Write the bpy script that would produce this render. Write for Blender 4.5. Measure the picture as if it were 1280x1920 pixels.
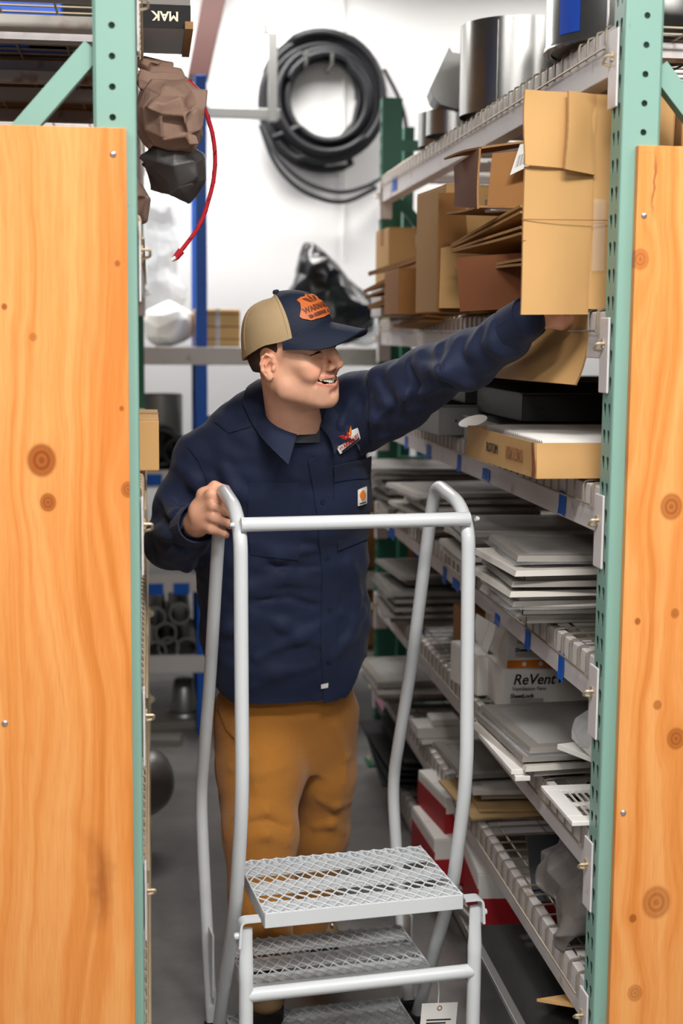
import bpy, bmesh, math, random
import numpy as np
from mathutils import Vector, Matrix, Quaternion
from mathutils.bvhtree import BVHTree

for o in list(bpy.data.objects):
    bpy.data.objects.remove(o)
sc = bpy.context.scene
COL = sc.collection
random.seed(7)
RNG = np.random.default_rng(11)

# ------------------------------------------------------------------ camera
IMG_W, IMG_H = 1280, 1920
FPX = IMG_W * 50.0 / 24.0
CAM_H = 1.72
def _cv(dx, dy):
    v = np.array([dx / FPX, dy / FPX, 1.0]); return v / np.linalg.norm(v)
_dY = _cv(280 - 640, -(620 - 960))
_Z = -_cv(455 - 640, -(22000 - 960)); _Z = _Z - _Z.dot(_dY) * _dY; _Z /= np.linalg.norm(_Z)
_X = np.cross(_Z, _dY)
if _X[0] < 0: _X = -_X
CM = np.array([_X, _dY, _Z])            # world = CM @ (right, up, forward)
CC = np.array([0.0, 0.0, CAM_H])
cam_data = bpy.data.cameras.new('camera'); cam = bpy.data.objects.new('camera', cam_data); COL.objects.link(cam)
cam_data.sensor_fit = 'HORIZONTAL'; cam_data.sensor_width = 24.0; cam_data.lens = 50.0
cam_data.clip_start = 0.05; cam_data.clip_end = 60
cam.matrix_world = Matrix(((CM[0,0], CM[0,1], -CM[0,2], 0), (CM[1,0], CM[1,1], -CM[1,2], 0), (CM[2,0], CM[2,1], -CM[2,2], CAM_H), (0,0,0,1)))
cam_data.dof.use_dof = True; cam_data.dof.focus_distance = 3.15; cam_data.dof.aperture_fstop = 2.6
sc.camera = cam
# ------------------------------------------------------------------ exposure, world, lamps
sc.view_settings.view_transform = 'Standard'; sc.view_settings.look = 'None'
sc.view_settings.gamma = 1.0; sc.view_settings.use_curve_mapping = False
sc.view_settings.exposure = 0.45
w = bpy.data.worlds.new('world'); sc.world = w; w.use_nodes = True
w.node_tree.nodes['Background'].inputs[0].default_value = (1.0, 0.985, 0.97, 1)
w.node_tree.nodes['Background'].inputs[1].default_value = 0.25
ROOM = dict(x0=-4.2, x1=5.0, y0=-3.6, y1=6.95, z1=3.5)
LAMPS = [  # x, y, power
    (-1.5, -1.6, 28), (0.5, -1.6, 40), (2.5, -1.6, 28),
    (-1.3, 0.95, 26), (0.5, 1.0, 78), (2.3, 0.95, 28),
    (-1.5, 6.2, 22), (0.35, 6.25, 36), (2.2, 6.2, 18)]
for (lx, ly, pw) in LAMPS:
    ld = bpy.data.lights.new('tube_light', 'AREA'); ld.shape = 'RECTANGLE'; ld.size = 1.2; ld.size_y = 0.45
    ld.energy = pw; ld.color = (1.0, 0.97, 0.93)
    lo = bpy.data.objects.new('tube_light', ld); COL.objects.link(lo); lo.location = (lx, ly, ROOM['z1'] - 0.115)

# ------------------------------------------------------------------ helpers
def ray(x, y):
    return CM @ np.array([(x - 640) / FPX, (960 - y) / FPX, 1.0])
def at(x, y, **k):
    d = ray(x, y); (a, v), = k.items(); i = 'XYZ'.index(a)
    return Vector(CC + (v - CC[i]) / d[i] * d)
def lin(c):
    c = c / 255.0
    return c / 12.92 if c <= 0.04045 else ((c + 0.055) / 1.055) ** 2.4
def rgb(r, g, b):
    return (lin(r), lin(g), lin(b), 1.0)
def tag(o, label, cat, group=None, kind=None):
    if label: o['label'] = label
    if cat: o['category'] = cat
    if group: o['group'] = group
    if kind: o['kind'] = kind
    return o
def struct(o):
    o['kind'] = 'structure'; return o
def empty(name, loc, label=None, cat=None, group=None, rz=0.0):
    o = bpy.data.objects.new(name, None); COL.objects.link(o); o.location = loc; o.rotation_euler = (0, 0, rz)
    o.empty_display_size = 0.05
    tag(o, label, cat, group); return o
def link(name, me, parent=None):
    o = bpy.data.objects.new(name, me); COL.objects.link(o)
    if parent is not None: o.parent = parent
    return o
def copy_tree(o, parent=None):
    c = o.copy(); COL.objects.link(c); c.parent = parent
    for ch in list(o.children): copy_tree(ch, c)
    return c

# ------------------------------------------------------------------ materials
def new_mat(name):
    m = bpy.data.materials.new(name); m.use_nodes = True
    nt = m.node_tree; b = nt.nodes['Principled BSDF']
    return m, nt, b
MATS = {}
def mat(name, col, rough=0.5, metal=0.0, var=0.06, scale=8.0, bump=0.0, bscale=60.0, spec=0.5, trans=0.0, alpha=1.0, dirt=None, stretch=(1, 1, 1), sheen=0.0, coat=0.0, ior=1.45):
    """colour with procedural variation, optional dirt patches and bump"""
    if name in MATS: return MATS[name]
    m, nt, b = new_mat(name); N, L = nt.nodes, nt.links
    tc = N.new('ShaderNodeTexCoord'); mp = N.new('ShaderNodeMapping'); mp.inputs['Scale'].default_value = stretch
    L.new(tc.outputs['Object'], mp.inputs['Vector'])
    nz = N.new('ShaderNodeTexNoise'); nz.inputs['Scale'].default_value = scale; nz.inputs['Detail'].default_value = 5
    L.new(mp.outputs['Vector'], nz.inputs['Vector'])
    mx = N.new('ShaderNodeMix'); mx.data_type = 'RGBA'
    c = rgb(*col)
    mx.inputs[6].default_value = tuple(max(0, v * (1 - var)) for v in c[:3]) + (1,)
    mx.inputs[7].default_value = tuple(min(1, v * (1 + var)) for v in c[:3]) + (1,)
    L.new(nz.outputs['Fac'], mx.inputs[0])
    out = mx.outputs[2]
    if dirt:
        n2 = N.new('ShaderNodeTexNoise'); n2.inputs['Scale'].default_value = dirt[1]; n2.inputs['Detail'].default_value = 8
        L.new(mp.outputs['Vector'], n2.inputs['Vector'])
        rp = N.new('ShaderNodeValToRGB'); rp.color_ramp.elements[0].position = dirt[2]; rp.color_ramp.elements[1].position = dirt[2] + 0.1
        rp.color_ramp.elements[0].color = (0, 0, 0, 1); rp.color_ramp.elements[1].color = (1, 1, 1, 1)
        L.new(n2.outputs['Fac'], rp.inputs['Fac'])
        m2 = N.new('ShaderNodeMix'); m2.data_type = 'RGBA'; L.new(rp.outputs['Color'], m2.inputs[0]); L.new(out, m2.inputs[6])
        m2.inputs[7].default_value = rgb(*dirt[0]); out = m2.outputs[2]
    L.new(out, b.inputs['Base Color'])
    b.inputs['Roughness'].default_value = rough; b.inputs['Metallic'].default_value = metal
    b.inputs['Specular IOR Level'].default_value = spec; b.inputs['Transmission Weight'].default_value = trans
    b.inputs['Alpha'].default_value = alpha; b.inputs['IOR'].default_value = ior
    b.inputs['Sheen Weight'].default_value = sheen; b.inputs['Coat Weight'].default_value = coat
    if bump:
        n3 = N.new('ShaderNodeTexNoise'); n3.inputs['Scale'].default_value = bscale; n3.inputs['Detail'].default_value = 4
        L.new(mp.outputs['Vector'], n3.inputs['Vector'])
        bp = N.new('ShaderNodeBump'); bp.inputs['Strength'].default_value = bump; bp.inputs['Distance'].default_value = 0.01
        L.new(n3.outputs['Fac'], bp.inputs['Height']); L.new(bp.outputs['Normal'], b.inputs['Normal'])
    MATS[name] = m; return m

def plywood_mat(name, knots, seed, crack=None):
    """fir face veneer: vertical grain pulled around knots; knots = (x, z, radius, darkness) in metres, object space"""
    m, nt, b = new_mat(name); N, L = nt.nodes, nt.links
    def math_(op, a, bb=None, c=None, clamp=False):
        n = N.new('ShaderNodeMath'); n.operation = op; n.use_clamp = clamp
        for i, v in enumerate((a, bb, c)):
            if v is None: continue
            if isinstance(v, (int, float)): n.inputs[i].default_value = v
            else: L.new(v, n.inputs[i])
        return n.outputs[0]
    tc = N.new('ShaderNodeTexCoord'); sp = N.new('ShaderNodeSeparateXYZ'); L.new(tc.outputs['Object'], sp.inputs[0])
    X, Zc = sp.outputs['X'], sp.outputs['Z']
    # warp
    cb = N.new('ShaderNodeCombineXYZ'); L.new(math_('MULTIPLY', X, 2.2), cb.inputs[0]); L.new(math_('MULTIPLY', Zc, 0.55), cb.inputs[2]); cb.inputs[1].default_value = seed
    nz = N.new('ShaderNodeTexNoise'); nz.inputs['Scale'].default_value = 2.3; nz.inputs['Detail'].default_value = 3; L.new(cb.outputs[0], nz.inputs['Vector'])
    warp = math_('MULTIPLY', math_('SUBTRACT', nz.outputs['Fac'], 0.5), 0.17)
    xs = math_('ADD', X, warp)
    kmask = None; kring = None
    for (kx, kz, kr, dk) in knots:
        dx = math_('SUBTRACT', X, kx); dz = math_('MULTIPLY', math_('SUBTRACT', Zc, kz), 0.85)
        d = math_('POWER', math_('ADD', math_('MULTIPLY', dx, dx), math_('MULTIPLY', dz, dz)), 0.5)
        # grain deflects outward around the knot
        g = math_('MULTIPLY', math_('EXPONENT', math_('MULTIPLY', math_('POWER', math_('DIVIDE', d, kr * 2.6), 2.0), -1.0)), 0.55)
        xs = math_('SUBTRACT', xs, math_('MULTIPLY', dx, g))
        mk = math_('MULTIPLY', math_('SUBTRACT', 1.0, math_('DIVIDE', d, kr), clamp=True), 3.0, clamp=True)
        mk = math_('MULTIPLY', mk, dk)
        kmask = mk if kmask is None else math_('MAXIMUM', kmask, mk)
        rr = math_('MULTIPLY', math_('ADD', math_('MULTIPLY', math_('SINE', math_('MULTIPLY', d, 900.0 / (kr / 0.02))), 0.5), 0.5), mk)
        kring = rr if kring is None else math_('MAXIMUM', kring, rr)
    cb2 = N.new('ShaderNodeCombineXYZ'); L.new(math_('MULTIPLY', xs, 1.0), cb2.inputs[0]); L.new(math_('MULTIPLY', Zc, 0.02), cb2.inputs[2]); cb2.inputs[1].default_value = seed
    wv = N.new('ShaderNodeTexNoise'); wv.inputs['Scale'].default_value = 34.0; wv.inputs['Detail'].default_value = 3.0; wv.inputs['Roughness'].default_value = 0.6
    L.new(cb2.outputs[0], wv.inputs['Vector'])
    cb3 = N.new('ShaderNodeCombineXYZ'); L.new(math_('MULTIPLY', X, 1.0), cb3.inputs[0]); L.new(math_('MULTIPLY', Zc, 0.045), cb3.inputs[2])
    fn = N.new('ShaderNodeTexNoise'); fn.inputs['Scale'].default_value = 320.0; fn.inputs['Detail'].default_value = 2.0; L.new(cb3.outputs[0], fn.inputs['Vector'])
    rp = N.new('ShaderNodeValToRGB'); e = rp.color_ramp.elements
    e[0].position = 0.30; e[0].color = rgb(206, 126, 54); e[1].position = 0.62; e[1].color = rgb(228, 160, 92)
    x2 = e.new(0.44); x2.color = rgb(220, 142, 72)
    L.new(wv.outputs['Fac'], rp.inputs['Fac'])
    mf = N.new('ShaderNodeMix'); mf.data_type = 'RGBA'; mf.blend_type = 'MULTIPLY'
    L.new(math_('MULTIPLY', math_('SUBTRACT', fn.outputs['Fac'], 0.45, clamp=True), 0.75), mf.inputs[0]); L.new(rp.outputs['Color'], mf.inputs[6]); mf.inputs[7].default_value = rgb(216, 156, 100)
    # large tone patches
    n4 = N.new('ShaderNodeTexNoise'); n4.inputs['Scale'].default_value = 2.4; n4.inputs['Detail'].default_value = 5; L.new(cb.outputs[0], n4.inputs['Vector'])
    mp_ = N.new('ShaderNodeMix'); mp_.data_type = 'RGBA'; L.new(math_('MULTIPLY', math_('SUBTRACT', n4.outputs['Fac'], 0.52, clamp=True), 1.8), mp_.inputs[0]); L.new(mf.outputs[2], mp_.inputs[6]); mp_.inputs[7].default_value = rgb(208, 114, 46)
    mk1 = N.new('ShaderNodeMix'); mk1.data_type = 'RGBA'; L.new(kmask, mk1.inputs[0]); L.new(mp_.outputs[2], mk1.inputs[6]); mk1.inputs[7].default_value = rgb(168, 88, 26)
    mk2 = N.new('ShaderNodeMix'); mk2.data_type = 'RGBA'; L.new(math_('MULTIPLY', kring, 0.7), mk2.inputs[0]); L.new(mk1.outputs[2], mk2.inputs[6]); mk2.inputs[7].default_value = rgb(112, 56, 18)
    out = mk2.outputs[2]
    if crack:
        cx, cz, lx, lz, amt = crack
        n5 = N.new('ShaderNodeTexNoise'); n5.inputs['Scale'].default_value = 9.0; n5.inputs['Detail'].default_value = 4; L.new(tc.outputs['Object'], n5.inputs['Vector'])
        dx = math_('ABSOLUTE', math_('SUBTRACT', math_('ADD', X, math_('MULTIPLY', math_('SUBTRACT', n5.outputs['Fac'], 0.5), 0.09)), cx))
        dz = math_('ABSOLUTE', math_('SUBTRACT', Zc, cz))
        ck = math_('MULTIPLY', math_('SUBTRACT', 1.0, math_('DIVIDE', dx, lx), clamp=True), math_('SUBTRACT', 1.0, math_('POWER', math_('DIVIDE', dz, lz), 2.0), clamp=True))
        m5 = N.new('ShaderNodeMix'); m5.data_type = 'RGBA'; L.new(math_('MULTIPLY', ck, amt, clamp=True), m5.inputs[0]); L.new(out, m5.inputs[6]); m5.inputs[7].default_value = rgb(126, 62, 26); out = m5.outputs[2]
    L.new(out, b.inputs['Base Color']); b.inputs['Roughness'].default_value = 0.48; b.inputs['Specular IOR Level'].default_value = 0.35
    bp = N.new('ShaderNodeBump'); bp.inputs['Strength'].default_value = 0.12; bp.inputs['Distance'].default_value = 0.004
    L.new(wv.outputs['Fac'], bp.inputs['Height']); L.new(bp.outputs['Normal'], b.inputs['Normal'])
    return m

def setup_mats():
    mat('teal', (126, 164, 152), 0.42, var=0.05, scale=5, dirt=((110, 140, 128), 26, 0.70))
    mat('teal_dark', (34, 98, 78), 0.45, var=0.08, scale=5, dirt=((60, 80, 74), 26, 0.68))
    mat('beam', (214, 208, 208), 0.42, var=0.05, scale=4, dirt=((168, 158, 150), 14, 0.62), bump=0.04, bscale=30)
    mat('rusty', (150, 96, 52), 0.7, var=0.3, scale=40)
    mat('wire', (172, 162, 146), 0.38, metal=0.65, var=0.12, scale=18)
    mat('wire_tan', (190, 172, 142), 0.45, metal=0.3, var=0.12, scale=18)
    mat('tape', (6, 92, 196), 0.6, var=0.06, scale=20, bump=0.15, bscale=80)
    mat('galv', (172, 172, 170), 0.24, metal=0.95, var=0.12, scale=10, bump=0.03, bscale=6)
    mat('galv_dull', (150, 150, 148), 0.42, metal=0.85, var=0.15, scale=7)
    mat('zinc', (200, 200, 204), 0.3, metal=0.9, var=0.05, scale=40)
    mat('ladder', (205, 209, 212), 0.28, var=0.04, scale=6, dirt=((120, 118, 116), 60, 0.76), coat=0.3)
    mat('rubber', (26, 26, 28), 0.75, var=0.1)
    mat('ink', (28, 26, 26), 0.7, var=0.1)
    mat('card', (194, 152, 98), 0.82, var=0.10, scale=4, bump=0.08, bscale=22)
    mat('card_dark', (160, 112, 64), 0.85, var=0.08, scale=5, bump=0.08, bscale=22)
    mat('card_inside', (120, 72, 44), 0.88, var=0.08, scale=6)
    mat('card_edge', (168, 128, 84), 0.9, var=0.25, scale=120)
    mat('white_paint', (226, 224, 220), 0.4, var=0.03, scale=8)
    mat('white_matte', (232, 230, 226), 0.6, var=0.03, scale=8)
    mat('register_white', (196, 191, 184), 0.4, var=0.04, scale=8)
    mat('grey_panel', (134, 129, 123), 0.45, var=0.06, scale=6)
    mat('black_metal', (30, 31, 31), 0.3, var=0.2, scale=6, coat=0.2)
    mat('dark', (18, 18, 19), 0.6, var=0.1)
setup_mats()

# ------------------------------------------------------------------ mesh builder
class MB:
    def __init__(s): s.v = []; s.f = []; s.mi = []
    def add(s, vs, fs, mi=0):
        b = len(s.v); s.v += [tuple(v) for v in vs]; s.f += [tuple(i + b for i in f) for f in fs]; s.mi += [mi] * len(fs); return s
    def box(s, lo, hi, mi=0, mtx=None):
        (x0, y0, z0), (x1, y1, z1) = lo, hi
        vs = [Vector(p) for p in ((x0,y0,z0),(x1,y0,z0),(x1,y1,z0),(x0,y1,z0),(x0,y0,z1),(x1,y0,z1),(x1,y1,z1),(x0,y1,z1))]
        if mtx is not None: vs = [mtx @ v for v in vs]
        return s.add(vs, [(0,3,2,1),(4,5,6,7),(0,1,5,4),(1,2,6,5),(2,3,7,6),(3,0,4,7)], mi)
    def tube(s, pts, r, n=8, mi=0, cap=True, closed=False, flat=None):
        pts = [Vector(p) for p in pts]; rs = r if hasattr(r, '__len__') else [r] * len(pts)
        m = len(pts); ring = []; up = None
        for i, p in enumerate(pts):
            if closed: t = (pts[(i + 1) % m] - pts[i - 1])
            else: t = pts[min(i + 1, m - 1)] - pts[max(i - 1, 0)]
            if t.length < 1e-9: t = Vector((0, 0, 1))
            t.normalize()
            if up is None:
                up = Vector((0, 0, 1)) if abs(t.z) < 0.9 else Vector((1, 0, 0))
            a = t.cross(up)
            if a.length < 1e-6: a = t.cross(Vector((0, 1, 0)))
            a.normalize(); b = a.cross(t).normalized(); up = b
            fl = flat[i] if flat else (1, 1)
            ring.append([p + a * math.cos(2 * math.pi * k / n) * rs[i] * fl[0] + b * math.sin(2 * math.pi * k / n) * rs[i] * fl[1] for k in range(n)])
        vs = [q for rg in ring for q in rg]; fs = []
        for i in range(m if closed else m - 1):
            j = (i + 1) % m
            for k in range(n):
                fs.append((i * n + k, i * n + (k + 1) % n, j * n + (k + 1) % n, j * n + k))
        if cap and not closed:
            fs.append(tuple(range(n - 1, -1, -1))); fs.append(tuple((m - 1) * n + k for k in range(n)))
        return s.add(vs, fs, mi)
    def lathe(s, prof, n=32, mi=0, mtx=None, cap0=False, cap1=False, a0=0.0, a1=2 * math.pi):
        full = abs(a1 - a0 - 2 * math.pi) < 1e-6; cols = n if full else n + 1
        vs = []
        for (r, z) in prof:
            for k in range(cols):
                a = a0 + (a1 - a0) * k / n; v = Vector((r * math.cos(a), r * math.sin(a), z)); vs.append(mtx @ v if mtx is not None else v)
        fs = []
        for i in range(len(prof) - 1):
            for k in range(n):
                k2 = (k + 1) % cols
                fs.append((i * cols + k, i * cols + k2, (i + 1) * cols + k2, (i + 1) * cols + k))
        if cap0: fs.append(tuple(range(cols - 1, -1, -1)))
        if cap1: fs.append(tuple((len(prof) - 1) * cols + k for k in range(cols)))
        return s.add(vs, fs, mi)
    def prism(s, poly, d, mi=0):
        """poly: list of 3D points (planar-ish), d: extrusion vector"""
        n = len(poly); d = Vector(d); vs = [Vector(p) for p in poly] + [Vector(p) + d for p in poly]
        fs = [tuple(range(n - 1, -1, -1)), tuple(range(n, 2 * n))] + [(i, (i + 1) % n, n + (i + 1) % n, n + i) for i in range(n)]
        return s.add(vs, fs, mi)
    def sheet(s, rows, th, mi=0, mi_edge=None):
        """grid of points -> sheet with thickness"""
        R, Cn = len(rows), len(rows[0]); P = [[Vector(p) for p in r] for r in rows]
        Nn = [[None] * Cn for _ in range(R)]
        for i in range(R):
            for j in range(Cn):
                du = P[min(i + 1, R - 1)][j] - P[max(i - 1, 0)][j]; dv = P[i][min(j + 1, Cn - 1)] - P[i][max(j - 1, 0)]
                nn = du.cross(dv); Nn[i][j] = nn.normalized() if nn.length > 1e-12 else Vector((0, 0, 1))
        A = [P[i][j] + Nn[i][j] * th / 2 for i in range(R) for j in range(Cn)]; B = [P[i][j] - Nn[i][j] * th / 2 for i in range(R) for j in range(Cn)]
        o = R * Cn; fs = []
        for i in range(R - 1):
            for j in range(Cn - 1):
                a, b, c, d = i * Cn + j, i * Cn + j + 1, (i + 1) * Cn + j + 1, (i + 1) * Cn + j
                fs.append((a, d, c, b)); fs.append((o + a, o + b, o + c, o + d))
        nf = len(fs); es = []
        for j in range(Cn - 1):
            es.append((j, j + 1, o + j + 1, o + j)); a = (R - 1) * Cn + j; es.append((a + 1, a, o + a, o + a + 1))
        for i in range(R - 1):
            a = i * Cn; b = (i + 1) * Cn; es.append((b, a, o + a, o + b)); a = i * Cn + Cn - 1; b = a + Cn; es.append((a, b, o + b, o + a))
        s.add(A + B, fs, mi)
        base = len(s.v) - 2 * o
        s.f += [tuple(i + base for i in e) for e in es]; s.mi += [mi if mi_edge is None else mi_edge] * len(es)
        return s
    def mesh(s, name, mats, smooth=None, weld=False):
        me = bpy.data.meshes.new(name); me.from_pydata(s.v, [], s.f)
        for mm in (mats if isinstance(mats, (list, tuple)) else [mats]): me.materials.append(MATS[mm] if isinstance(mm, str) else mm)
        me.polygons.foreach_set('material_index', s.mi)
        bm = bmesh.new(); bm.from_mesh(me)
        if weld: bmesh.ops.remove_doubles(bm, verts=bm.verts, dist=1e-5)
        bmesh.ops.recalc_face_normals(bm, faces=bm.faces); bm.to_mesh(me); bm.free()
        if smooth is not None:
            me.polygons.foreach_set('use_smooth', [True] * len(me.polygons))
            if smooth < 180: me.set_sharp_from_angle(angle=math.radians(smooth))
        me.update(); return me
    def build(s, name, mats, parent=None, smooth=None, bevel=0, weld=False, loc=None):
        o = link(name, s.mesh(name, mats, smooth, weld), parent)
        if loc is not None: o.location = loc
        if bevel:
            bv = o.modifiers.new('bevel', 'BEVEL'); bv.width = bevel; bv.segments = 2; bv.limit_method = 'ANGLE'; bv.angle_limit = math.radians(40)
        return o
def rot(ax, deg): return Matrix.Rotation(math.radians(deg), 4, ax)
def tr(*p): return Matrix.Translation(Vector(p))
def rounded_path(pts, rad, n=6):
    """polyline with filleted corners"""
    pts = [Vector(p) for p in pts]; out = [pts[0]]
    for i in range(1, len(pts) - 1):
        a, p, b = pts[i - 1], pts[i], pts[i + 1]; r = rad if not hasattr(rad, '__len__') else rad[i]
        u = (a - p); v = (b - p); r = min(r, u.length * 0.49, v.length * 0.49); A = p + u.normalized() * r; B = p + v.normalized() * r
        for k in range(n + 1):
            t = k / n; out.append(A * (1 - t) ** 2 + p * 2 * t * (1 - t) + B * t * t)
    out.append(pts[-1]); return out
def text_mesh(name, body, size, m, parent=None, mtx=None, shear=0.0, bold=0.0, extrude=0.0004, align='CENTER', sx=1.0):
    cu = bpy.data.curves.new(name, 'FONT'); cu.body = body; cu.size = size; cu.shear = shear; cu.offset = bold; cu.extrude = extrude
    cu.align_x = align; cu.align_y = 'CENTER'; cu.resolution_u = 3
    tmp = bpy.data.objects.new(name, cu); COL.objects.link(tmp)
    dg = bpy.context.evaluated_depsgraph_get(); me = bpy.data.meshes.new_from_object(tmp.evaluated_get(dg))
    bpy.data.objects.remove(tmp)
    me.transform(Matrix.Scale(sx, 4, (1, 0, 0)))
    me.materials.clear(); me.materials.append(MATS[m] if isinstance(m, str) else m)
    if mtx is not None: me.transform(mtx)
    return link(name, me, parent)
def frame_mtx(o, ux, uy):
    """matrix with local x along ux, y along uy, z = normal, origin o"""
    ux = Vector(ux).normalized(); n = ux.cross(Vector(uy)).normalized(); uy = n.cross(ux)
    m = Matrix.Identity(4)
    for i, c in enumerate((ux, uy, n)):
        for r in range(3): m[r][i] = c[r]
    for r in range(3): m[r][3] = o[r]
    return m
# ------------------------------------------------------------------ room
def floor_mat():
    m, nt, b = new_mat('concrete'); N, L = nt.nodes, nt.links
    tc = N.new('ShaderNodeTexCoord'); nz = N.new('ShaderNodeTexNoise'); nz.inputs['Scale'].default_value = 1.6; nz.inputs['Detail'].default_value = 8; nz.inputs['Roughness'].default_value = 0.65
    L.new(tc.outputs['Object'], nz.inputs['Vector'])
    rp = N.new('ShaderNodeValToRGB'); e = rp.color_ramp.elements; e[0].position = 0.3; e[0].color = rgb(92, 91, 90); e[1].position = 0.75; e[1].color = rgb(138, 136, 134)
    L.new(nz.outputs['Fac'], rp.inputs['Fac']); L.new(rp.outputs['Color'], b.inputs['Base Color'])
    n2 = N.new('ShaderNodeTexNoise'); n2.inputs['Scale'].default_value = 5; n2.inputs['Detail'].default_value = 6; L.new(tc.outputs['Object'], n2.inputs['Vector'])
    mr = N.new('ShaderNodeMapRange'); mr.inputs[3].default_value = 0.12; mr.inputs[4].default_value = 0.34; L.new(n2.outputs['Fac'], mr.inputs[0]); L.new(mr.outputs[0], b.inputs['Roughness'])
    return m
MATS['concrete'] = floor_mat()
mat('wall_white', (238, 238, 238), 0.7, var=0.015, scale=2, bump=0.02, bscale=40)
mat('wall_grey', (128, 128, 130), 0.8, var=0.03, scale=2, bump=0.05, bscale=20)
mat('ceiling_white', (120, 120, 120), 0.8, var=0.02, scale=3)
r = ROOM
def slab(name, lo, hi, m): return struct(MB().box(lo, hi).build(name, m))
slab('floor', (r['x0'], r['y0'], -0.12), (r['x1'], r['y1'], 0.0), 'concrete')
slab('ceiling', (r['x0'], r['y0'], r['z1']), (r['x1'], r['y1'], r['z1'] + 0.12), 'ceiling_white')
slab('wall_back', (r['x0'], r['y1'], -0.12), (r['x1'], r['y1'] + 0.12, r['z1'] + 0.12), 'wall_white')
slab('wall_front', (r['x0'], r['y0'] - 0.12, -0.12), (r['x1'], r['y0'], r['z1'] + 0.12), 'wall_grey')
slab('wall_left', (r['x0'] - 0.12, r['y0'] - 0.12, -0.12), (r['x0'], r['y1'] + 0.12, r['z1'] + 0.12), 'wall_grey')
slab('wall_right', (r['x1'], r['y0'] - 0.12, -0.12), (r['x1'] + 0.12, r['y1'] + 0.12, r['z1'] + 0.12), 'wall_grey')
# ceiling fixtures: housing around each lamp
def lamp_emit():
    m, nt, b = new_mat('lamp_diffuser'); b.inputs['Base Color'].default_value = (1, 1, 1, 1); b.inputs['Emission Color'].default_value = (1, 0.97, 0.93, 1); b.inputs['Emission Strength'].default_value = 3.0; m.cycles.emission_sampling = 'NONE'
    return m
MATS['lamp_diffuser'] = lamp_emit()
_lampnames = ['front left', 'front middle', 'front right', 'near left', 'near middle', 'near right', 'far left by the back wall', 'far middle by the back wall', 'far right by the back wall']
hb = MB(); hb.box((-0.64, -0.27, 0.03), (0.64, 0.27, 0.10)); hm = hb.mesh('housing', 'white_paint')
db = MB(); db.box((-0.60, -0.225, 0.015), (0.60, 0.225, 0.03)); dm = db.mesh('diffuser', 'lamp_diffuser')
for i, (lx, ly, pw) in enumerate(LAMPS):
    t = empty('ceiling_light', (lx, ly, r['z1'] - 0.10), 'white strip light on the ceiling, ' + _lampnames[i], 'ceiling light', 'strip lights on the ceiling')
    link('housing', hm, t); link('diffuser', dm, t)

# ------------------------------------------------------------------ pallet racking
POST_W, POST_D = 0.076, 0.068
def holed_strip(mb, org, eu, ev, en, u0, u1, v0, n, pitch, poly, uc, th=0.0007):
    """strip of n cells each with a hole; org + u*eu + v*ev; poly = hole outline relative to the cell centre"""
    org, eu, ev, en = Vector(org), Vector(eu), Vector(ev), Vector(en)
    a = [math.atan2(p[1], p[0]) for p in poly]
    k = len(poly)
    for i in range(n):
        vc = v0 + (i + 0.5) * pitch
        def bp(ang):
            c, s_ = math.cos(ang), math.sin(ang); t = 1e9
            if c > 1e-9: t = min(t, (u1 - uc) / c)
            if c < -1e-9: t = min(t, (u0 - uc) / c)
            if s_ > 1e-9: t = min(t, pitch / 2 / s_)
            if s_ < -1e-9: t = min(t, -pitch / 2 / s_)
            return (uc + c * t, vc + s_ * t)
        H = [org + eu * (uc + p[0]) + ev * (vc + p[1]) for p in poly]
        Hi = [h - en * th for h in H]
        B = [org + eu * q[0] + ev * q[1] for q in (bp(x) for x in a)]
        corners = [(u1, vc + pitch / 2), (u0, vc + pitch / 2), (u0, vc - pitch / 2), (u1, vc - pitch / 2)]
        fs = []; vs = H + Hi + B
        for j in range(k):
            j2 = (j + 1) % k
            a0, a1 = a[j], a[j2]
            if a1 < a0: a1 += 2 * math.pi
            extra = []
            for cq in corners:
                ca = math.atan2(cq[1] - vc, cq[0] - uc)
                while ca < a0: ca += 2 * math.pi
                if a0 < ca < a1: extra.append((ca, cq))
            extra.sort(); ids = []
            for (_, cq) in extra:
                vs.append(org + eu * cq[0] + ev * cq[1]); ids.append(len(vs) - 1)
            fs.append(tuple([j, 2 * k + j] + ids + [2 * k + j2, j2]))
            fs.append((j, j2, k + j2, k + j))
        mb.add(vs, fs)
ROUND = [(0.0061 * math.cos(t), 0.0061 * math.sin(t)) for t in [2 * math.pi * k / 12 for k in range(12)]]
TEAR = [(0.0078 * math.cos(t), 0.006 + 0.0075 * math.sin(t)) for t in [math.radians(x) for x in (10, 50, 90, 130, 170)]] + [(-0.0042, -0.006), (-0.0028, -0.014), (0.0028, -0.014), (0.0042, -0.006)]
TEAR = sorted(TEAR, key=lambda p: math.atan2(p[1], p[0])); ROUND = sorted(ROUND, key=lambda p: math.atan2(p[1], p[0]))
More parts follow.
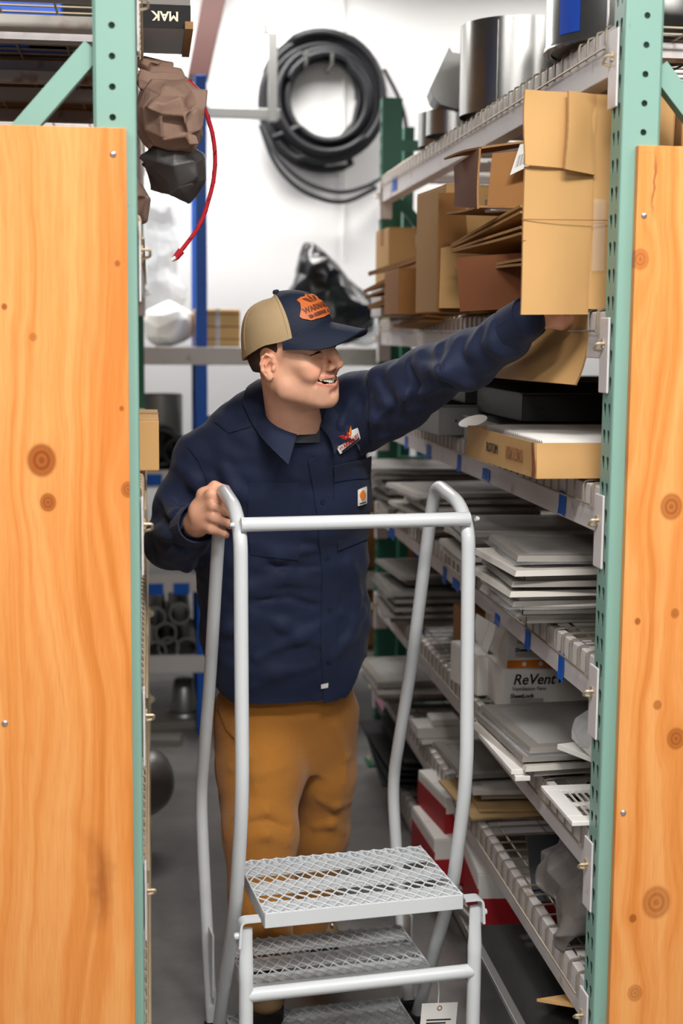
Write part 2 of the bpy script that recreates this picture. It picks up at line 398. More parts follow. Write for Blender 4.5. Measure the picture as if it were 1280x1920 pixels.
def post_mesh(side, front=-1, h=2.62):
    """upright: local origin at its aisle-side front corner on the floor; body extends along x by side, along y away from front"""
    mb = MB(); ex = Vector((side, 0, 0)); ey = Vector((0, -front, 0)); ez = Vector((0, 0, 1))
    n1 = int(h / 0.053)
    holed_strip(mb, (0, 0, 0), ex, ez, -ey, 0.006, POST_W - 0.006, 0, n1, 0.053, ROUND, 0.042)
    hh = n1 * 0.053
    n2 = int(hh / 0.0515)
    for (u0, u1, uc) in ((0.006, 0.034, 0.022), (0.034, POST_D - 0.004, 0.048)):
        holed_strip(mb, (0, 0, 0), ey, ez, -ex, u0, u1, 0, n2, 0.0515, TEAR, uc)
    O = Vector((0, 0, 0))
    def q(a, b, z0=0, z1=hh): mb.add([a + ez * z0, b + ez * z0, b + ez * z1, a + ez * z1], [(0, 1, 2, 3)])
    c1, c2 = O + ex * 0.006, O + ey * 0.006
    q(c1, O + ex * 0.0018 + ey * 0.0018); q(O + ex * 0.0018 + ey * 0.0018, c2)                     # rounded aisle corner
    q(O + ex * (POST_W - 0.006), O + ex * POST_W + ey * 0.006); q(O + ex * POST_W + ey * 0.006, O + ex * POST_W + ey * POST_D)
    q(O + ey * (POST_D - 0.004), O + ey * POST_D + ex * 0.004); q(O + ey * POST_D + ex * 0.004, O + ex * POST_W + ey * POST_D)
    q(O + ey * 0.006, O + ey * (POST_D - 0.004), n2 * 0.0515, hh)
    mb.add([c1 + ez * hh, O + ex * POST_W + ez * hh, O + ex * POST_W + ey * POST_D + ez * hh, O + ey * POST_D + ez * hh], [(0, 1, 2, 3)])
    return mb
PLATE = 0.012
def base_plate(side, front):
    mb = MB(); x0, x1 = sorted((-0.03 * side, (POST_W + 0.02) * side)); y0, y1 = sorted((0.02 * front, -(POST_D + 0.02) * front)); mb.box((x0, y0, 0), (x1, y1, 0.008)); return mb
def deck_mesh(y0, y1, xa, side, depth, ztop, pitch=0.055, drop=0.042):
    """welded wire deck with a waterfall front; wires across the depth, line wires along the length, channel supports below"""
    mb = MB(); rr = 0.0026; n = int((y1 - y0) / pitch)
    for i in range(n + 1):
        y = y0 + (y1 - y0) * i / n
        xo = xa - 0.0045 * side
        mb.tube(rounded_path([(xo, y, ztop - drop), (xo, y, ztop + 0.004), (xa + side * 0.03, y, ztop + 0.006), (xa + side * depth, y, ztop + 0.006)], 0.009, 2), rr, 5)
    for xx, zz in ((xa - 0.0095 * side, ztop - drop + 0.004),) + tuple((xa + side * (0.05 + k * 0.115), ztop + 0.001) for k in range(int((depth - 0.05) / 0.115) + 1)):
        mb.tube([(xx, y0 - 0.012, zz), (xx, y1 + 0.012, zz)], rr, 5)
    return mb
def channel_mesh(xa, side, depth, ztop):
    mb = MB(); x0, x1 = sorted((xa + 0.004 * side, xa + side * (depth - 0.01)))
    mb.box((x0, -0.024, ztop - 0.002), (x1, 0.024, ztop)); mb.box((x0, -0.024, ztop - 0.03), (x1, -0.0225, ztop)); mb.box((x0, 0.0225, ztop - 0.03), (x1, 0.024, ztop))
    return mb
def beam_builder(xa, side, y0, y1, zt, h=0.092, th=0.045):
    """step beam: outer face full height, ledge inside"""
    x = lambda d: xa + side * d
    poly = [(x(0.002), zt - h), (x(th), zt - h), (x(th), zt - 0.03), (x(0.022), zt - 0.03), (x(0.022), zt), (x(0.002), zt)]
    return MB().prism([(px, y0, pz) for px, pz in poly], (0, y1 - y0, 0))
def connector(xa, side, yc, dirn, zt, parent):
    """end plate riveted to the post with its locking clip; dirn = +1 when the beam leaves towards +y"""
    mb = MB(); x0, x1 = sorted((xa - side * 0.006, xa - side * 0.0015))
    y0, y1 = sorted((yc - dirn * 0.048, yc + dirn * 0.004)); mb.box((x0, y0, zt - 0.158), (x1, y1, zt - 0.012))
    xs, xe = sorted((xa - side * 0.006, xa + side * 0.04)); ya, yb = sorted((yc, yc + dirn * 0.004)); mb.box((xs, ya, zt - 0.155), (xe, yb, zt - 0.015))
    c = mb.build('end_plate', 'beam', parent, bevel=0.002)
    k = MB(); z = zt - 0.062
    xo = xa - side * 0.0065
    k.tube(rounded_path([(xo, yc - dirn * 0.028, z), (xo - side * 0.016, yc - dirn * 0.028, z), (xo - side * 0.016, yc - dirn * 0.012, z - 0.012), (xo, yc - dirn * 0.012, z - 0.016)], 0.005, 3), 0.0028, 6)
    k.box((min(xo, xo - side * 0.003), yc - dirn * 0.020 - 0.007, z - 0.008), (max(xo, xo - side * 0.003), yc - dirn * 0.020 + 0.007, z + 0.008))
    k.build('lock_clip', 'wire_tan', c)
    return c
def rack(name, label, xa, side, y0, y1, levels, depth, far_mat, mat_near, group='racks along the aisle', decks=True):
    t = empty(name, (0, 0, 0), label, 'storage rack', group)
    t.location = (xa, y0, 0)
    def P(o, p):  # keep mesh in world coordinates relative to root
        o.parent = t; o.matrix_parent_inverse = Matrix.Translation((-xa, -y0, 0)); o.location = p; return o
    near = post_mesh(side, -1); far = post_mesh(side, 1)
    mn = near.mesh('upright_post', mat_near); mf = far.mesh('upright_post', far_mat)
    nb = base_plate(side, -1).mesh('base_plate', mat_near); fb = base_plate(side, 1).mesh('base_plate', far_mat)
    xr = xa + side * depth
    m_near_r = post_mesh(-side, -1).mesh('upright_post', mat_near); m_far_r = post_mesh(-side, 1).mesh('upright_post', far_mat)
    nb2 = base_plate(-side, -1).mesh('base_plate', mat_near); fb2 = base_plate(-side, 1).mesh('base_plate', far_mat)
    for (me, bme, x, y) in ((mn, nb, xa, y0), (mf, fb, xa, y1), (m_near_r, nb2, xr, y0), (m_far_r, fb2, xr, y1)):
        p = link('upright_post', me); P(p, (x, y, 0.004)); b = link('base_plate', bme); P(b, (x, y, 0))
    # frame bracing: diagonals and horizontals
    for yb, m in ((y0 + 0.034, mat_near), (y1 - 0.034, far_mat)):
        zs = [0.22, 1.22, 2.22, 2.43]
        for i, z in enumerate(zs):
            a, bx = sorted((xa + side * POST_W, xr - side * POST_W)); mb = MB()
            if i != 2: mb.box((a, yb - 0.014, z - 0.019), (bx, yb + 0.014, z + 0.019)); P(mb.build('horizontal_brace', m), (0, 0, 0))
            if i < 2:
                za, zb = (z, zs[i + 1]) if i % 2 == 1 else (zs[i + 1], z)
                za += -0.03 if za > zb else 0.03
                mb = MB(); A = Vector((xa + side * POST_W, yb, zb)); Bq = Vector((xr - side * POST_W, yb, za)); d = (Bq - A).normalized(); nrm = Vector((-d.z, 0, d.x)) * 0.019
                mb.prism([A - nrm, Bq - nrm, Bq + nrm, A + nrm], (0, 0.028, 0)); o = mb.build('diagonal_brace', m); P(o, (0, -0.014, 0))
    beams = []
    for zt in levels:
        b = beam_builder(xa, side, y0 + POST_D + 0.004, y1 - POST_D - 0.004, zt).build('beam', 'beam', bevel=0.002); P(b, (0, 0, 0))
        connector(xa, side, y0 + POST_D + 0.004, 1, zt, b); connector(xa, side, y1 - POST_D - 0.004, -1, zt, b)
        b2 = beam_builder(xr, -side, y0 + POST_D + 0.004, y1 - POST_D - 0.004, zt).build('beam', 'beam'); P(b2, (0, 0, 0))
        d = deck_mesh(y0 + 0.10, y1 - 0.10, xa, side, depth, zt, pitch=0.058).build('wire_deck', 'wire' if side > 0 else 'wire_tan', smooth=60); P(d, (0, 0, 0))
        cm = channel_mesh(xa + side * 0.024, side, depth - 0.05, zt - 0.0025).mesh('deck_channel', 'beam')
        for k in range(7):
            c = link('deck_channel', cm); P(c, (0, y0 + 0.22 + k * (y1 - y0 - 0.44) / 6, 0))
        beams.append(b)
    return t, beams, P
XR, XL, Y0, Y1 = 0.88, -0.02, 2.64, 5.52
R_LEV = [2.305, 1.765, 1.420, 1.075, 0.715, 0.392, 0.098]
L_LEV = [2.375, 1.93, 1.42, 1.05, 0.70, 0.36, 0.098]
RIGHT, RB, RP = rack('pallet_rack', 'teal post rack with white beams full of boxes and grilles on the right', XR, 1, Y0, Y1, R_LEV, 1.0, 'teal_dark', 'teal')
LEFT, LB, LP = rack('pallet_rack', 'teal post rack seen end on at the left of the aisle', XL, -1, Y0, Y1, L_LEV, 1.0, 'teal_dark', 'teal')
# blue tape flags on the right rack's beams
def tape(beam, px, py, wy, hz, slant=0.0, x=XR, side=1, m='tape'):
    c = at(px, py, X=x + side * 0.002); mb = MB(); xo = c.x - side * 0.0012
    rows = []
    for i in range(4):
        row = []
        for j in range(4):
            yy = c.y + (j / 3 - 0.5) * wy + slant * (i / 3 - 0.5); zz = c.z + (0.5 - i / 3) * hz + 0.002 * math.sin(i * 2 + j)
            row.append((xo - side * (0.0006 + 0.0014 * (i == 3) * abs(j - 1.5)), yy, zz))
        rows.append(row)
    mb.sheet(rows, 0.0008); o = mb.build('tape_label', m, beam); o.matrix_parent_inverse = Matrix.Identity(4); return o
for (bi, px, py, wy, hz) in ((2, 1055, 944, 0.05, 0.05), (2, 861, 869, 0.045, 0.05), (2, 804, 848, 0.07, 0.045), (2, 762, 830, 0.05, 0.045), (2, 912, 890, 0.08, 0.03),
                             (3, 834, 1079, 0.05, 0.05), (3, 855, 1096, 0.09, 0.03), (3, 990, 1199, 0.042, 0.05), (3, 1053, 1250, 0.042, 0.062), (3, 933, 1163, 0.05, 0.03), (3, 735, 1000, 0.12, 0.04),
                             (0, 740, 345, 0.10, 0.05)):
    tape(RB[bi], px, py, wy, hz, slant=0.004)

# ------------------------------------------------------------------ plywood end panels
def plywood(name, label, px_edge, px_top, x_out, side, m, top_y, screws, ythick=0.019):
    """sheet screwed to the face of the posts; edge nearest the aisle at x=px_edge"""
    e = at(px_edge, 900, Y=Y0 - ythick).x; ztop = at(px_top, top_y, Y=Y0 - ythick).z
    x0, x1 = sorted((e, x_out)); mb = MB(); mb.box((x0, Y0 - ythick, 0.02), (x1, Y0 - 0.0005, ztop), 0)
    # ply lines on the edges
    t = mb.build(name, [m], bevel=0.0012); tag(t, label, 'plywood panel', kind='thing')
    for (sx, sy) in screws:
        c = at(sx, sy, Y=Y0 - ythick); k = MB()
        k.lathe([(0.0, 0.0032), (0.0035, 0.003), (0.0058, 0.0012), (0.0062, 0.0)], 12, mtx=tr(c.x, c.y, c.z) @ rot('X', 90)); k.box((-0.0035, -0.0006, 0.0028), (0.0035, 0.0006, 0.0035), mtx=tr(c.x, c.y, c.z) @ rot('X', 90) @ rot('Z', 35))
        k.build('screw', 'zinc', t, smooth=40)
    return t
def kp(px, py, rpx, dk):
    c = at(px, py, Y=Y0 - 0.019); return (c.x, c.z, rpx / 1020.0, dk)
MATS['ply_l'] = plywood_mat('plywood_left', [kp(78, 863, 30, 0.95), kp(90, 942, 17, 0.85), kp(240, 918, 15, 0.7), kp(8, 575, 6, 0.9), kp(220, 494, 6, 0.8), kp(62, 632, 8, 0.5), kp(228, 766, 5, 0.8)], 3.1, crack=(at(182, 1650, Y=Y0 - 0.019).x, at(182, 1650, Y=Y0 - 0.019).z, 0.024, 0.11, 0.55))
MATS['ply_r'] = plywood_mat('plywood_right', [kp(1258, 950, 26, 0.7), kp(1200, 486, 20, 0.55), kp(1230, 1692, 34, 0.55), kp(1267, 1385, 22, 0.7), kp(1190, 1862, 18, 0.45), kp(1186, 1722, 9, 0.8), kp(1195, 1165, 7, 0.8), kp(1265, 1150, 10, 0.6), kp(1232, 1322, 10, 0.6)], 8.4,
                            crack=(at(1232, 335, Y=Y0 - 0.019).x, at(1232, 345, Y=Y0 - 0.019).z, 0.006, 0.07, 0.9))
plywood('plywood_panel', 'knotty orange plywood sheet on the left, two dark knots low down', 243, 233, -1.02, -1, 'ply_l', 240, [(212, 289), (9, 1356)])
plywood('plywood_panel', 'orange plywood sheet on the right with a dark crack near its top', 1176, 1195, 1.88, 1, 'ply_r', 272, [(1207, 404), (1168, 1524)])

# ------------------------------------------------------------------ rolling ladder
def ladder():
    yaw = 7.0
    t = empty('rolling_ladder', (0.437, 2.99, 0), 'light grey steel step ladder with tubular handrails in the aisle', 'step ladder', rz=math.radians(yaw))
    W = 0.253; R = 0.0155
    loop = [(0.30, 0.03), (0.20, 0.21), (0.052, 0.468), (-0.022, 0.735), (-0.012, 1.0), (-0.002, 1.295), (0.06, 1.345), (0.225, 1.372), (0.268, 1.275), (0.39, 0.91), (0.545, 0.55), (0.505, 0.40), (0.43, 0.16), (0.375, 0.03)]
    for s in (-1, 1):
        pts = rounded_path([(s * W, y, z) for y, z in loop], [0, .05, .05, .09, .08, .05, .05, .045, .06, .08, .12, .1, .05, 0], 6)
        o = MB().tube(pts, R, 16).build('handrail', 'ladder', t, smooth=50)
        MB().lathe([(0.0, 0.0), (0.021, 0.0), (0.021, 0.03), (0.016, 0.034)], 16, mtx=tr(s * W, 0.30, 0.0)).build('rubber_foot', 'rubber', o, smooth=40)
        MB().lathe([(0.0, 0.0), (0.021, 0.0), (0.021, 0.03), (0.016, 0.034)], 16, mtx=tr(s * W, 0.375, 0.0)).build('rubber_foot', 'rubber', o, smooth=40)
        # bolt head on the outside where the cross rail meets
        MB().lathe([(0.0, 0.010), (0.004, 0.009), (0.0055, 0.006), (0.0055, 0.0)], 10, mtx=tr(s * (W + 0.014), -0.005, 1.318) @ rot('Y', 90 * s)).build('bolt', 'ladder', o, smooth=40)
        MB().box((s * W - 0.003, 0.36, 0.10), (s * W + 0.003, 0.42, 0.26)).build('gusset', 'ladder', o, bevel=0.001)
    MB().tube([(-W, -0.004, 1.318), (W, -0.004, 1.318)], 0.0155, 16).build('cross_rail', 'ladder', t, smooth=50)
    # rear support legs flattened at the hinge
    for s in (-1, 1):
        x = s * (W + 0.004); y = -0.085
        pts = [(x, y, 0.468), (x, y, 0.44), (x, y, 0.41), (x, y, 0.375), (x, y, 0.35), (x, y, 0.03)]
        fl = [(0.32, 0.9), (0.32, 0.9), (0.40, 0.95), (0.9, 1.05), (1, 1), (1, 1)]
        lg = MB(); lg.tube(pts, [0.0155] * 6, 16, flat=[(a, b) for a, b in fl])
        o = lg.build('support_leg', 'ladder', t, smooth=50)
        MB().lathe([(0.0, 0.0), (0.021, 0.0), (0.021, 0.03), (0.016, 0.034)], 16, mtx=tr(x, y, 0.0)).build('rubber_foot', 'rubber', o, smooth=40)
        # hinge bracket: bent strap over the leg end with bolt
        hb_ = MB(); p = rounded_path([(s * 0.228, y, 0.487), (x + s * 0.012, y, 0.487), (x + s * 0.016, y, 0.43)], 0.012, 4)
        rows = [[(q.x, q.y - 0.016, q.z), (q.x, q.y + 0.016, q.z)] for q in p]; hb_.sheet(rows, 0.005); h = hb_.build('hinge_bracket', 'ladder', t, smooth=50)
        MB().lathe([(0.0, 0.011), (0.006, 0.010), (0.008, 0.006), (0.008, 0.0)], 10, mtx=tr(x + s * 0.016, y, 0.452) @ rot('Y', 90 * s)).build('bolt', 'ladder', h, smooth=40)
    MB().tube([(-W, -0.085, 0.318), (W, -0.085, 0.318)], 0.0155, 16).build('cross_bar', 'ladder', t, smooth=50)
    # steps: front angle, side flanges, flat bars below an expanded metal sheet
    def step(zt, ya, yb, hw, first):
        o = MB()
        o.box((-hw, ya, zt - 0.034), (hw, ya + 0.004, zt)); o.box((-hw, ya, zt - 0.034), (-hw + 0.004, yb, zt)); o.box((hw - 0.004, ya, zt - 0.034), (hw, yb, zt)); o.box((-hw, yb - 0.004, zt - 0.034), (hw, yb, zt))
        st = o.build('step', 'ladder', t, bevel=0.003)
        n = 3; span = yb - ya
        for k in range(n):
            c = ya + span * (0.15 + 0.355 * k); MB().box((-hw + 0.004, c - 0.031, zt - 0.012), (hw - 0.004, c + 0.031, zt - 0.008)).build('tread_bar', 'ladder', st)
        mb = MB(); pitch = 0.0295; rowp = 0.023; nr = int(span / rowp); nx = int(2 * hw / pitch)
        for i in range(nr + 1):
            y = ya + 0.006 + (span - 0.012) * i / nr; amp = (span - 0.012) / nr / 2
            for sgn in (1, -1):
                pts = []
                for j in range(nx * 2 + 1):
                    x = -hw + 0.002 + (2 * hw - 0.004) * j / (nx * 2); ph = (j % 2) * 2 - 1
                    if sgn == -1: continue
                    pts.append((x, min(max(y + ph * amp * (1 if i % 2 == 0 else -1), ya + 0.001), yb - 0.001), zt + 0.0012 + 0.0012 * ph))
                if pts: mb.tube(pts, 0.0023, 4)
        mb.build('expanded_mesh', 'ladder', st)
        return st
    step(0.505, -0.105, 0.20, 0.222, True); step(0.245, 0.11, 0.35, 0.222, False); step(0.045, 0.20, 0.37, 0.222, False)
    # folded safety tag on a loop of string
    return t
LADDER = ladder()
_c = at(822, 1908, Y=3.10)
tg = empty('hang_tag', _c, 'white paper tag hanging on string under the ladder steps', 'tag')
tb = MB(); tb.box((-0.044, -0.0006, -0.075), (0.044, 0.0006, 0.036)); to = tb.build('card', 'white_matte', tg, loc=(0, 0, 0)); to.rotation_euler = (0, math.radians(4), math.radians(6))
sb = MB(); sb.tube(rounded_path([(-0.002, 0.0, 0.024), (0.0, 0.0, 0.07), (-0.004, 0.01, 0.12)], 0.02, 4), 0.0016, 6); sb.build('string', 'white_matte', tg)
lnb = MB()
for k in range(6): lnb.box((-0.03, -0.0016, -0.006 - k * 0.008), (0.03 - 0.012 * (k % 3), -0.0008, -0.003 - k * 0.008))
lnb.build('print_lines', 'ink', to)
hl = MB(); hl.lathe([(0.004, 0.0), (0.0065, 0.0)], 12, mtx=tr(0, -0.0012, 0.024) @ rot('X', 90)); hl.build('eyelet', 'rusty', to)
# ------------------------------------------------------------------ implicit surfaces (numpy) for the figure, bags and cloth
def V(*a): return np.array(a, dtype=np.float64)
def PT(x, y, Yd): return np.array(at(x, y, Y=Yd))
class Field:
    def __init__(s, lo, hi, h):
        s.lo = np.array(lo, float); s.h = h; s.n = np.ceil((np.array(hi) - s.lo) / h).astype(int) + 1
        s.d = np.full(s.n, 0.12, np.float32)
    def _sl(s, lo, hi):
        a = np.clip(np.floor((np.array(lo) - s.lo) / s.h).astype(int), 0, s.n); b = np.clip(np.ceil((np.array(hi) - s.lo) / s.h).astype(int) + 1, 0, s.n)
        sl = tuple(slice(i, j) for i, j in zip(a, b))
        g = np.meshgrid(*[s.lo[k] + s.h * np.arange(a[k], b[k]) for k in range(3)], indexing='ij', sparse=True)
        return sl, g
    def op(s, fn, lo, hi, k=0.02, mode='u', pad=0.05):
        sl, (x, y, z) = s._sl(np.array(lo) - pad, np.array(hi) + pad)
        e = fn(x, y, z).astype(np.float32); d = s.d[sl]
        if e.size == 0 or d.size == 0: return s
        if mode == 's':
            hh = np.clip(0.5 - 0.5 * (d + e) / k, 0, 1); s.d[sl] = d * (1 - hh) - e * hh + k * hh * (1 - hh)
        elif mode == 'i':
            s.d[sl] = np.maximum(d, e)
        else:
            hh = np.clip(0.5 + 0.5 * (e - d) / k, 0, 1); s.d[sl] = e * (1 - hh) + d * hh - k * hh * (1 - hh)
        return s
    def cone(s, a, b, r1, r2=None, k=0.02, mode='u', pad=0.05):
        a, b = np.array(a, float), np.array(b, float); r2 = r1 if r2 is None else r2; ab = b - a; L2 = max(ab @ ab, 1e-12)
        def fn(x, y, z):
            px, py, pz = x - a[0], y - a[1], z - a[2]; t = np.clip((px * ab[0] + py * ab[1] + pz * ab[2]) / L2, 0, 1)
            return np.sqrt((px - t * ab[0]) ** 2 + (py - t * ab[1]) ** 2 + (pz - t * ab[2]) ** 2) - (r1 + (r2 - r1) * t)
        rm = max(r1, r2); return s.op(fn, np.minimum(a, b) - rm, np.maximum(a, b) + rm, k, mode, pad)
    def chain(s, pts, rs, k=0.02, mode='u', pad=0.04):
        for i in range(len(pts) - 1): s.cone(pts[i], pts[i + 1], rs[i], rs[i + 1], k, mode, pad)
        return s
    def ell(s, c, r, fr=None, k=0.02, mode='u', pad=0.05):
        c = np.array(c, float); r = np.array(r, float); F = np.eye(3) if fr is None else fr   # columns = local axes
        def fn(x, y, z):
            px, py, pz = x - c[0], y - c[1], z - c[2]
            q = [(F[0, i] * px + F[1, i] * py + F[2, i] * pz) for i in range(3)]
            k0 = np.sqrt(sum((q[i] / r[i]) ** 2 for i in range(3))); k1 = np.sqrt(sum((q[i] / r[i] ** 2) ** 2 for i in range(3))) + 1e-9
            return k0 * (k0 - 1) / k1
        rm = np.abs(F) @ r; return s.op(fn, c - rm, c + rm, k, mode, pad)
    def loft(s, secs, k=0.03, pad=0.05, mode='u', p=2.4):
        """secs: rows (centre, half width, half depth, yaw) by rising z; yaw turns the section about z"""
        zz = np.array([q[0][2] for q in secs]); arr = np.array([[q[0][0], q[0][1], q[1], q[2], q[3]] for q in secs])
        def fn(x, y, z):
            I = [np.interp(z.ravel(), zz, arr[:, i]).reshape(z.shape) for i in range(5)]
            c, sn = np.cos(I[4]), np.sin(I[4]); dx, dy = x - I[0], y - I[1]; u = dx * c + dy * sn; v = -dx * sn + dy * c
            kk = (np.abs(u / I[2]) ** p + np.abs(v / I[3]) ** p) ** (1 / p)
            d = (kk - 1) * np.minimum(I[2], I[3]); return np.maximum(d, np.maximum(zz[0] - z, z - zz[-1]))
        m = max(arr[:, 2].max(), arr[:, 3].max()); lo = V(arr[:, 0].min() - m, arr[:, 1].min() - m, zz[0]); hi = V(arr[:, 0].max() + m, arr[:, 1].max() + m, zz[-1])
        return s.op(fn, lo, hi, k, mode, pad)
    def noise(s, amp, freq, seed, stretch=(1, 1, 1), warp=0.4):
        rg = np.random.default_rng(seed); x, y, z = np.meshgrid(*[s.lo[k] + s.h * np.arange(s.n[k]) for k in range(3)], indexing='ij', sparse=True)
        acc = np.zeros(s.d.shape, np.float32)
        for i in range(5):
            v = rg.normal(size=3) * np.array(stretch); v *= freq * (0.7 + 0.25 * i) / np.linalg.norm(v); w2 = rg.normal(size=3) * freq * 0.45
            ph = rg.uniform(0, 6.28, 2)
            acc += (np.sin((v[0] * x + v[1] * y + v[2] * z + ph[0] + warp * 2 * np.sin(w2[0] * x + w2[1] * y + w2[2] * z + ph[1])))).astype(np.float32)
        m = np.abs(s.d) < 0.03
        s.d[m] += (amp / 2.2) * acc[m]; return s
    def sample(s, P):
        P = np.atleast_2d(P); q = (P - s.lo) / s.h; i = np.clip(np.floor(q).astype(int), 0, s.n - 2); f = np.clip(q - i, 0, 1); out = 0
        for a in (0, 1):
            for b in (0, 1):
                for c in (0, 1):
                    w_ = (f[:, 0] if a else 1 - f[:, 0]) * (f[:, 1] if b else 1 - f[:, 1]) * (f[:, 2] if c else 1 - f[:, 2]); out = out + w_ * s.d[i[:, 0] + a, i[:, 1] + b, i[:, 2] + c]
        return out
    def grad(s, P):
        P = np.atleast_2d(P); e = s.h; g = np.stack([s.sample(P + e * np.eye(3)[k]) - s.sample(P - e * np.eye(3)[k]) for k in range(3)], 1)
        return g / (np.linalg.norm(g, axis=1, keepdims=True) + 1e-9)
    def hit(s, px, py, off=0.0):
        """first surface point along the line of sight of a photo pixel (used to lay seams, pockets and patches on the cloth)"""
        d = ray(px, py); d = d / np.linalg.norm(d); ts = np.arange(2.2, 4.6, 0.004); P = CC + ts[:, None] * d
        ins = np.all((P > s.lo) & (P < s.lo + (s.n - 1) * s.h), axis=1); v = np.where(ins, s.sample(P), 1.0)
        j = np.argmax(v < 0)
        if v[j] >= 0:
            j = int(np.argmin(v)); p = P[j]
        else:
            t0, t1 = ts[j - 1], ts[j]; a, b = v[j - 1], v[j]; p = CC + (t0 + (t1 - t0) * (a / (a - b) if a != b else 0)) * d
        return p + s.grad(p)[0] * off
    def project(s, p, off):
        p = np.array(p, float)
        for _ in range(4): p = p + s.grad(p)[0] * (off - float(s.sample(p)[0]))
        return p
    def surface(s):
        d = s.d; ins = d < 0; n = s.n
        c = np.zeros(n - 1, np.uint8)
        for a in (0, 1):
            for b in (0, 1):
                for e in (0, 1): c += ins[a:n[0]-1+a, b:n[1]-1+b, e:n[2]-1+e]
        act = (c > 0) & (c < 8); ids = np.full(n - 1, -1, np.int64); I = np.argwhere(act); ids[act] = np.arange(len(I))
        acc = np.zeros((len(I), 3)); cnt = np.zeros(len(I))
        cor = [(0,0,0),(1,0,0),(0,1,0),(1,1,0),(0,0,1),(1,0,1),(0,1,1),(1,1,1)]
        for i in range(8):
            for j in range(i + 1, 8):
                A, B = np.array(cor[i]), np.array(cor[j])
                if np.abs(A - B).sum() != 1: continue
                da = d[tuple((I + A).T)]; db = d[tuple((I + B).T)]; m = (da < 0) != (db < 0)
                t = da[m] / (da[m] - db[m]); acc[m] += A + (B - A) * t[:, None]; cnt[m] += 1
        verts = s.lo + s.h * (I + acc / cnt[:, None])
        quads = []
        for ax in range(3):
            o1, o2 = [k for k in range(3) if k != ax]
            sl0 = [slice(1, -1)] * 3; sl1 = [slice(1, -1)] * 3; sl0[ax] = slice(0, -1); sl1[ax] = slice(1, None)
            A, B = ins[tuple(sl0)], ins[tuple(sl1)]; E = np.argwhere(A != B)
            flip = A[tuple(E.T)]
            E = E + np.array([0 if k == ax else 1 for k in range(3)])
            def gid(a, b):
                Q = E.copy(); Q[:, o1] -= a; Q[:, o2] -= b; return ids[tuple(Q.T)]
            q = np.stack([gid(1, 1), gid(0, 1), gid(0, 0), gid(1, 0)], 1)
            if ax == 1: flip = ~flip
            q[~flip] = q[~flip][:, ::-1]; quads.append(q)
        return verts, np.concatenate(quads)
def mesh_from(name, v, q, m, smooth=True):
    me = bpy.data.meshes.new(name); me.vertices.add(len(v)); me.vertices.foreach_set('co', v.astype(np.float32).ravel())
    me.loops.add(len(q) * 4); me.loops.foreach_set('vertex_index', q.astype(np.int32).ravel()); me.polygons.add(len(q))
    me.polygons.foreach_set('loop_start', np.arange(0, len(q) * 4, 4, dtype=np.int32)); me.polygons.foreach_set('loop_total', np.full(len(q), 4, np.int32))
    if smooth: me.polygons.foreach_set('use_smooth', np.ones(len(q), bool))
    me.update(calc_edges=True); me.validate()
    me.materials.append(MATS[m] if isinstance(m, str) else m); return me
def relax(v, q, it=2, lam=0.5):
    e = np.concatenate([q[:, [0, 1]], q[:, [1, 2]], q[:, [2, 3]], q[:, [3, 0]]]); n = len(v)
    for _ in range(it):
        acc = np.zeros_like(v); cnt = np.zeros(n)
        for a, b in ((0, 1), (1, 0)):
            np.add.at(acc, e[:, a], v[e[:, b]]); np.add.at(cnt, e[:, a], 1)
        v = v + lam * (acc / np.maximum(cnt, 1)[:, None] - v)
    return v
def crumple(F, name, m, step, seed):
    """facet a smooth form into stiff folds"""
    v, q = F.surface(); rg = np.random.default_rng(seed); key = np.round(v / step + 0.35 * np.sin(v[:, [1, 2, 0]] * 37)).astype(int)
    u, inv = np.unique(key, axis=0, return_inverse=True); inv = inv.ravel(); cen = np.zeros((len(u), 3)); cnt = np.zeros(len(u)); np.add.at(cen, inv, v); np.add.at(cnt, inv, 1); cen /= cnt[:, None]; cen += rg.normal(size=cen.shape) * step * 0.10
    v2 = cen[inv] * 0.72 + v * 0.28; return mesh_from(name, relax(v2, q, 3, 0.5), q, m)
# ------------------------------------------------------------------ the man on the far side of the ladder
mat('navy', (13, 27, 58), 0.74, var=0.12, scale=9, bump=0.2, bscale=420, sheen=0.08)
mat('navy_seam', (15, 24, 44), 0.85, var=0.1, scale=30)
mat('duck', (172, 112, 38), 0.85, var=0.12, scale=12, bump=0.3, bscale=300, sheen=0.2)
mat('duck_seam', (122, 72, 20), 0.85, var=0.12, scale=12)
mat('cap_navy', (19, 29, 50), 0.7, var=0.08, scale=20, bump=0.2, bscale=380)
mat('cap_tan', (184, 158, 120), 0.8, var=0.06, scale=20, bump=0.25, bscale=900)
mat('leather', (200, 104, 50), 0.5, var=0.12, scale=30, bump=0.1, bscale=200)
mat('leather_dark', (104, 50, 24), 0.6, var=0.1)
mat('hair', (58, 38, 26), 0.6, var=0.3, scale=120, bump=0.6, bscale=400, stretch=(1, 1, 0.2))
mat('tee', (74, 78, 84), 0.8, var=0.06)
mat('teeth', (238, 228, 208), 0.25, var=0.03)
mat('boot', (138, 110, 76), 0.7, var=0.15, scale=14, bump=0.15, bscale=90)
mat('boot_sole', (34, 30, 28), 0.8, var=0.1)
mat('patch_white', (236, 234, 230), 0.7, var=0.03)
mat('patch_red', (206, 46, 34), 0.7, var=0.05)
mat('patch_orange', (226, 130, 44), 0.7, var=0.05)
mat('eye_white', (222, 214, 206), 0.2, var=0.02)
mat('eye_dark', (40, 26, 18), 0.15, var=0.02)
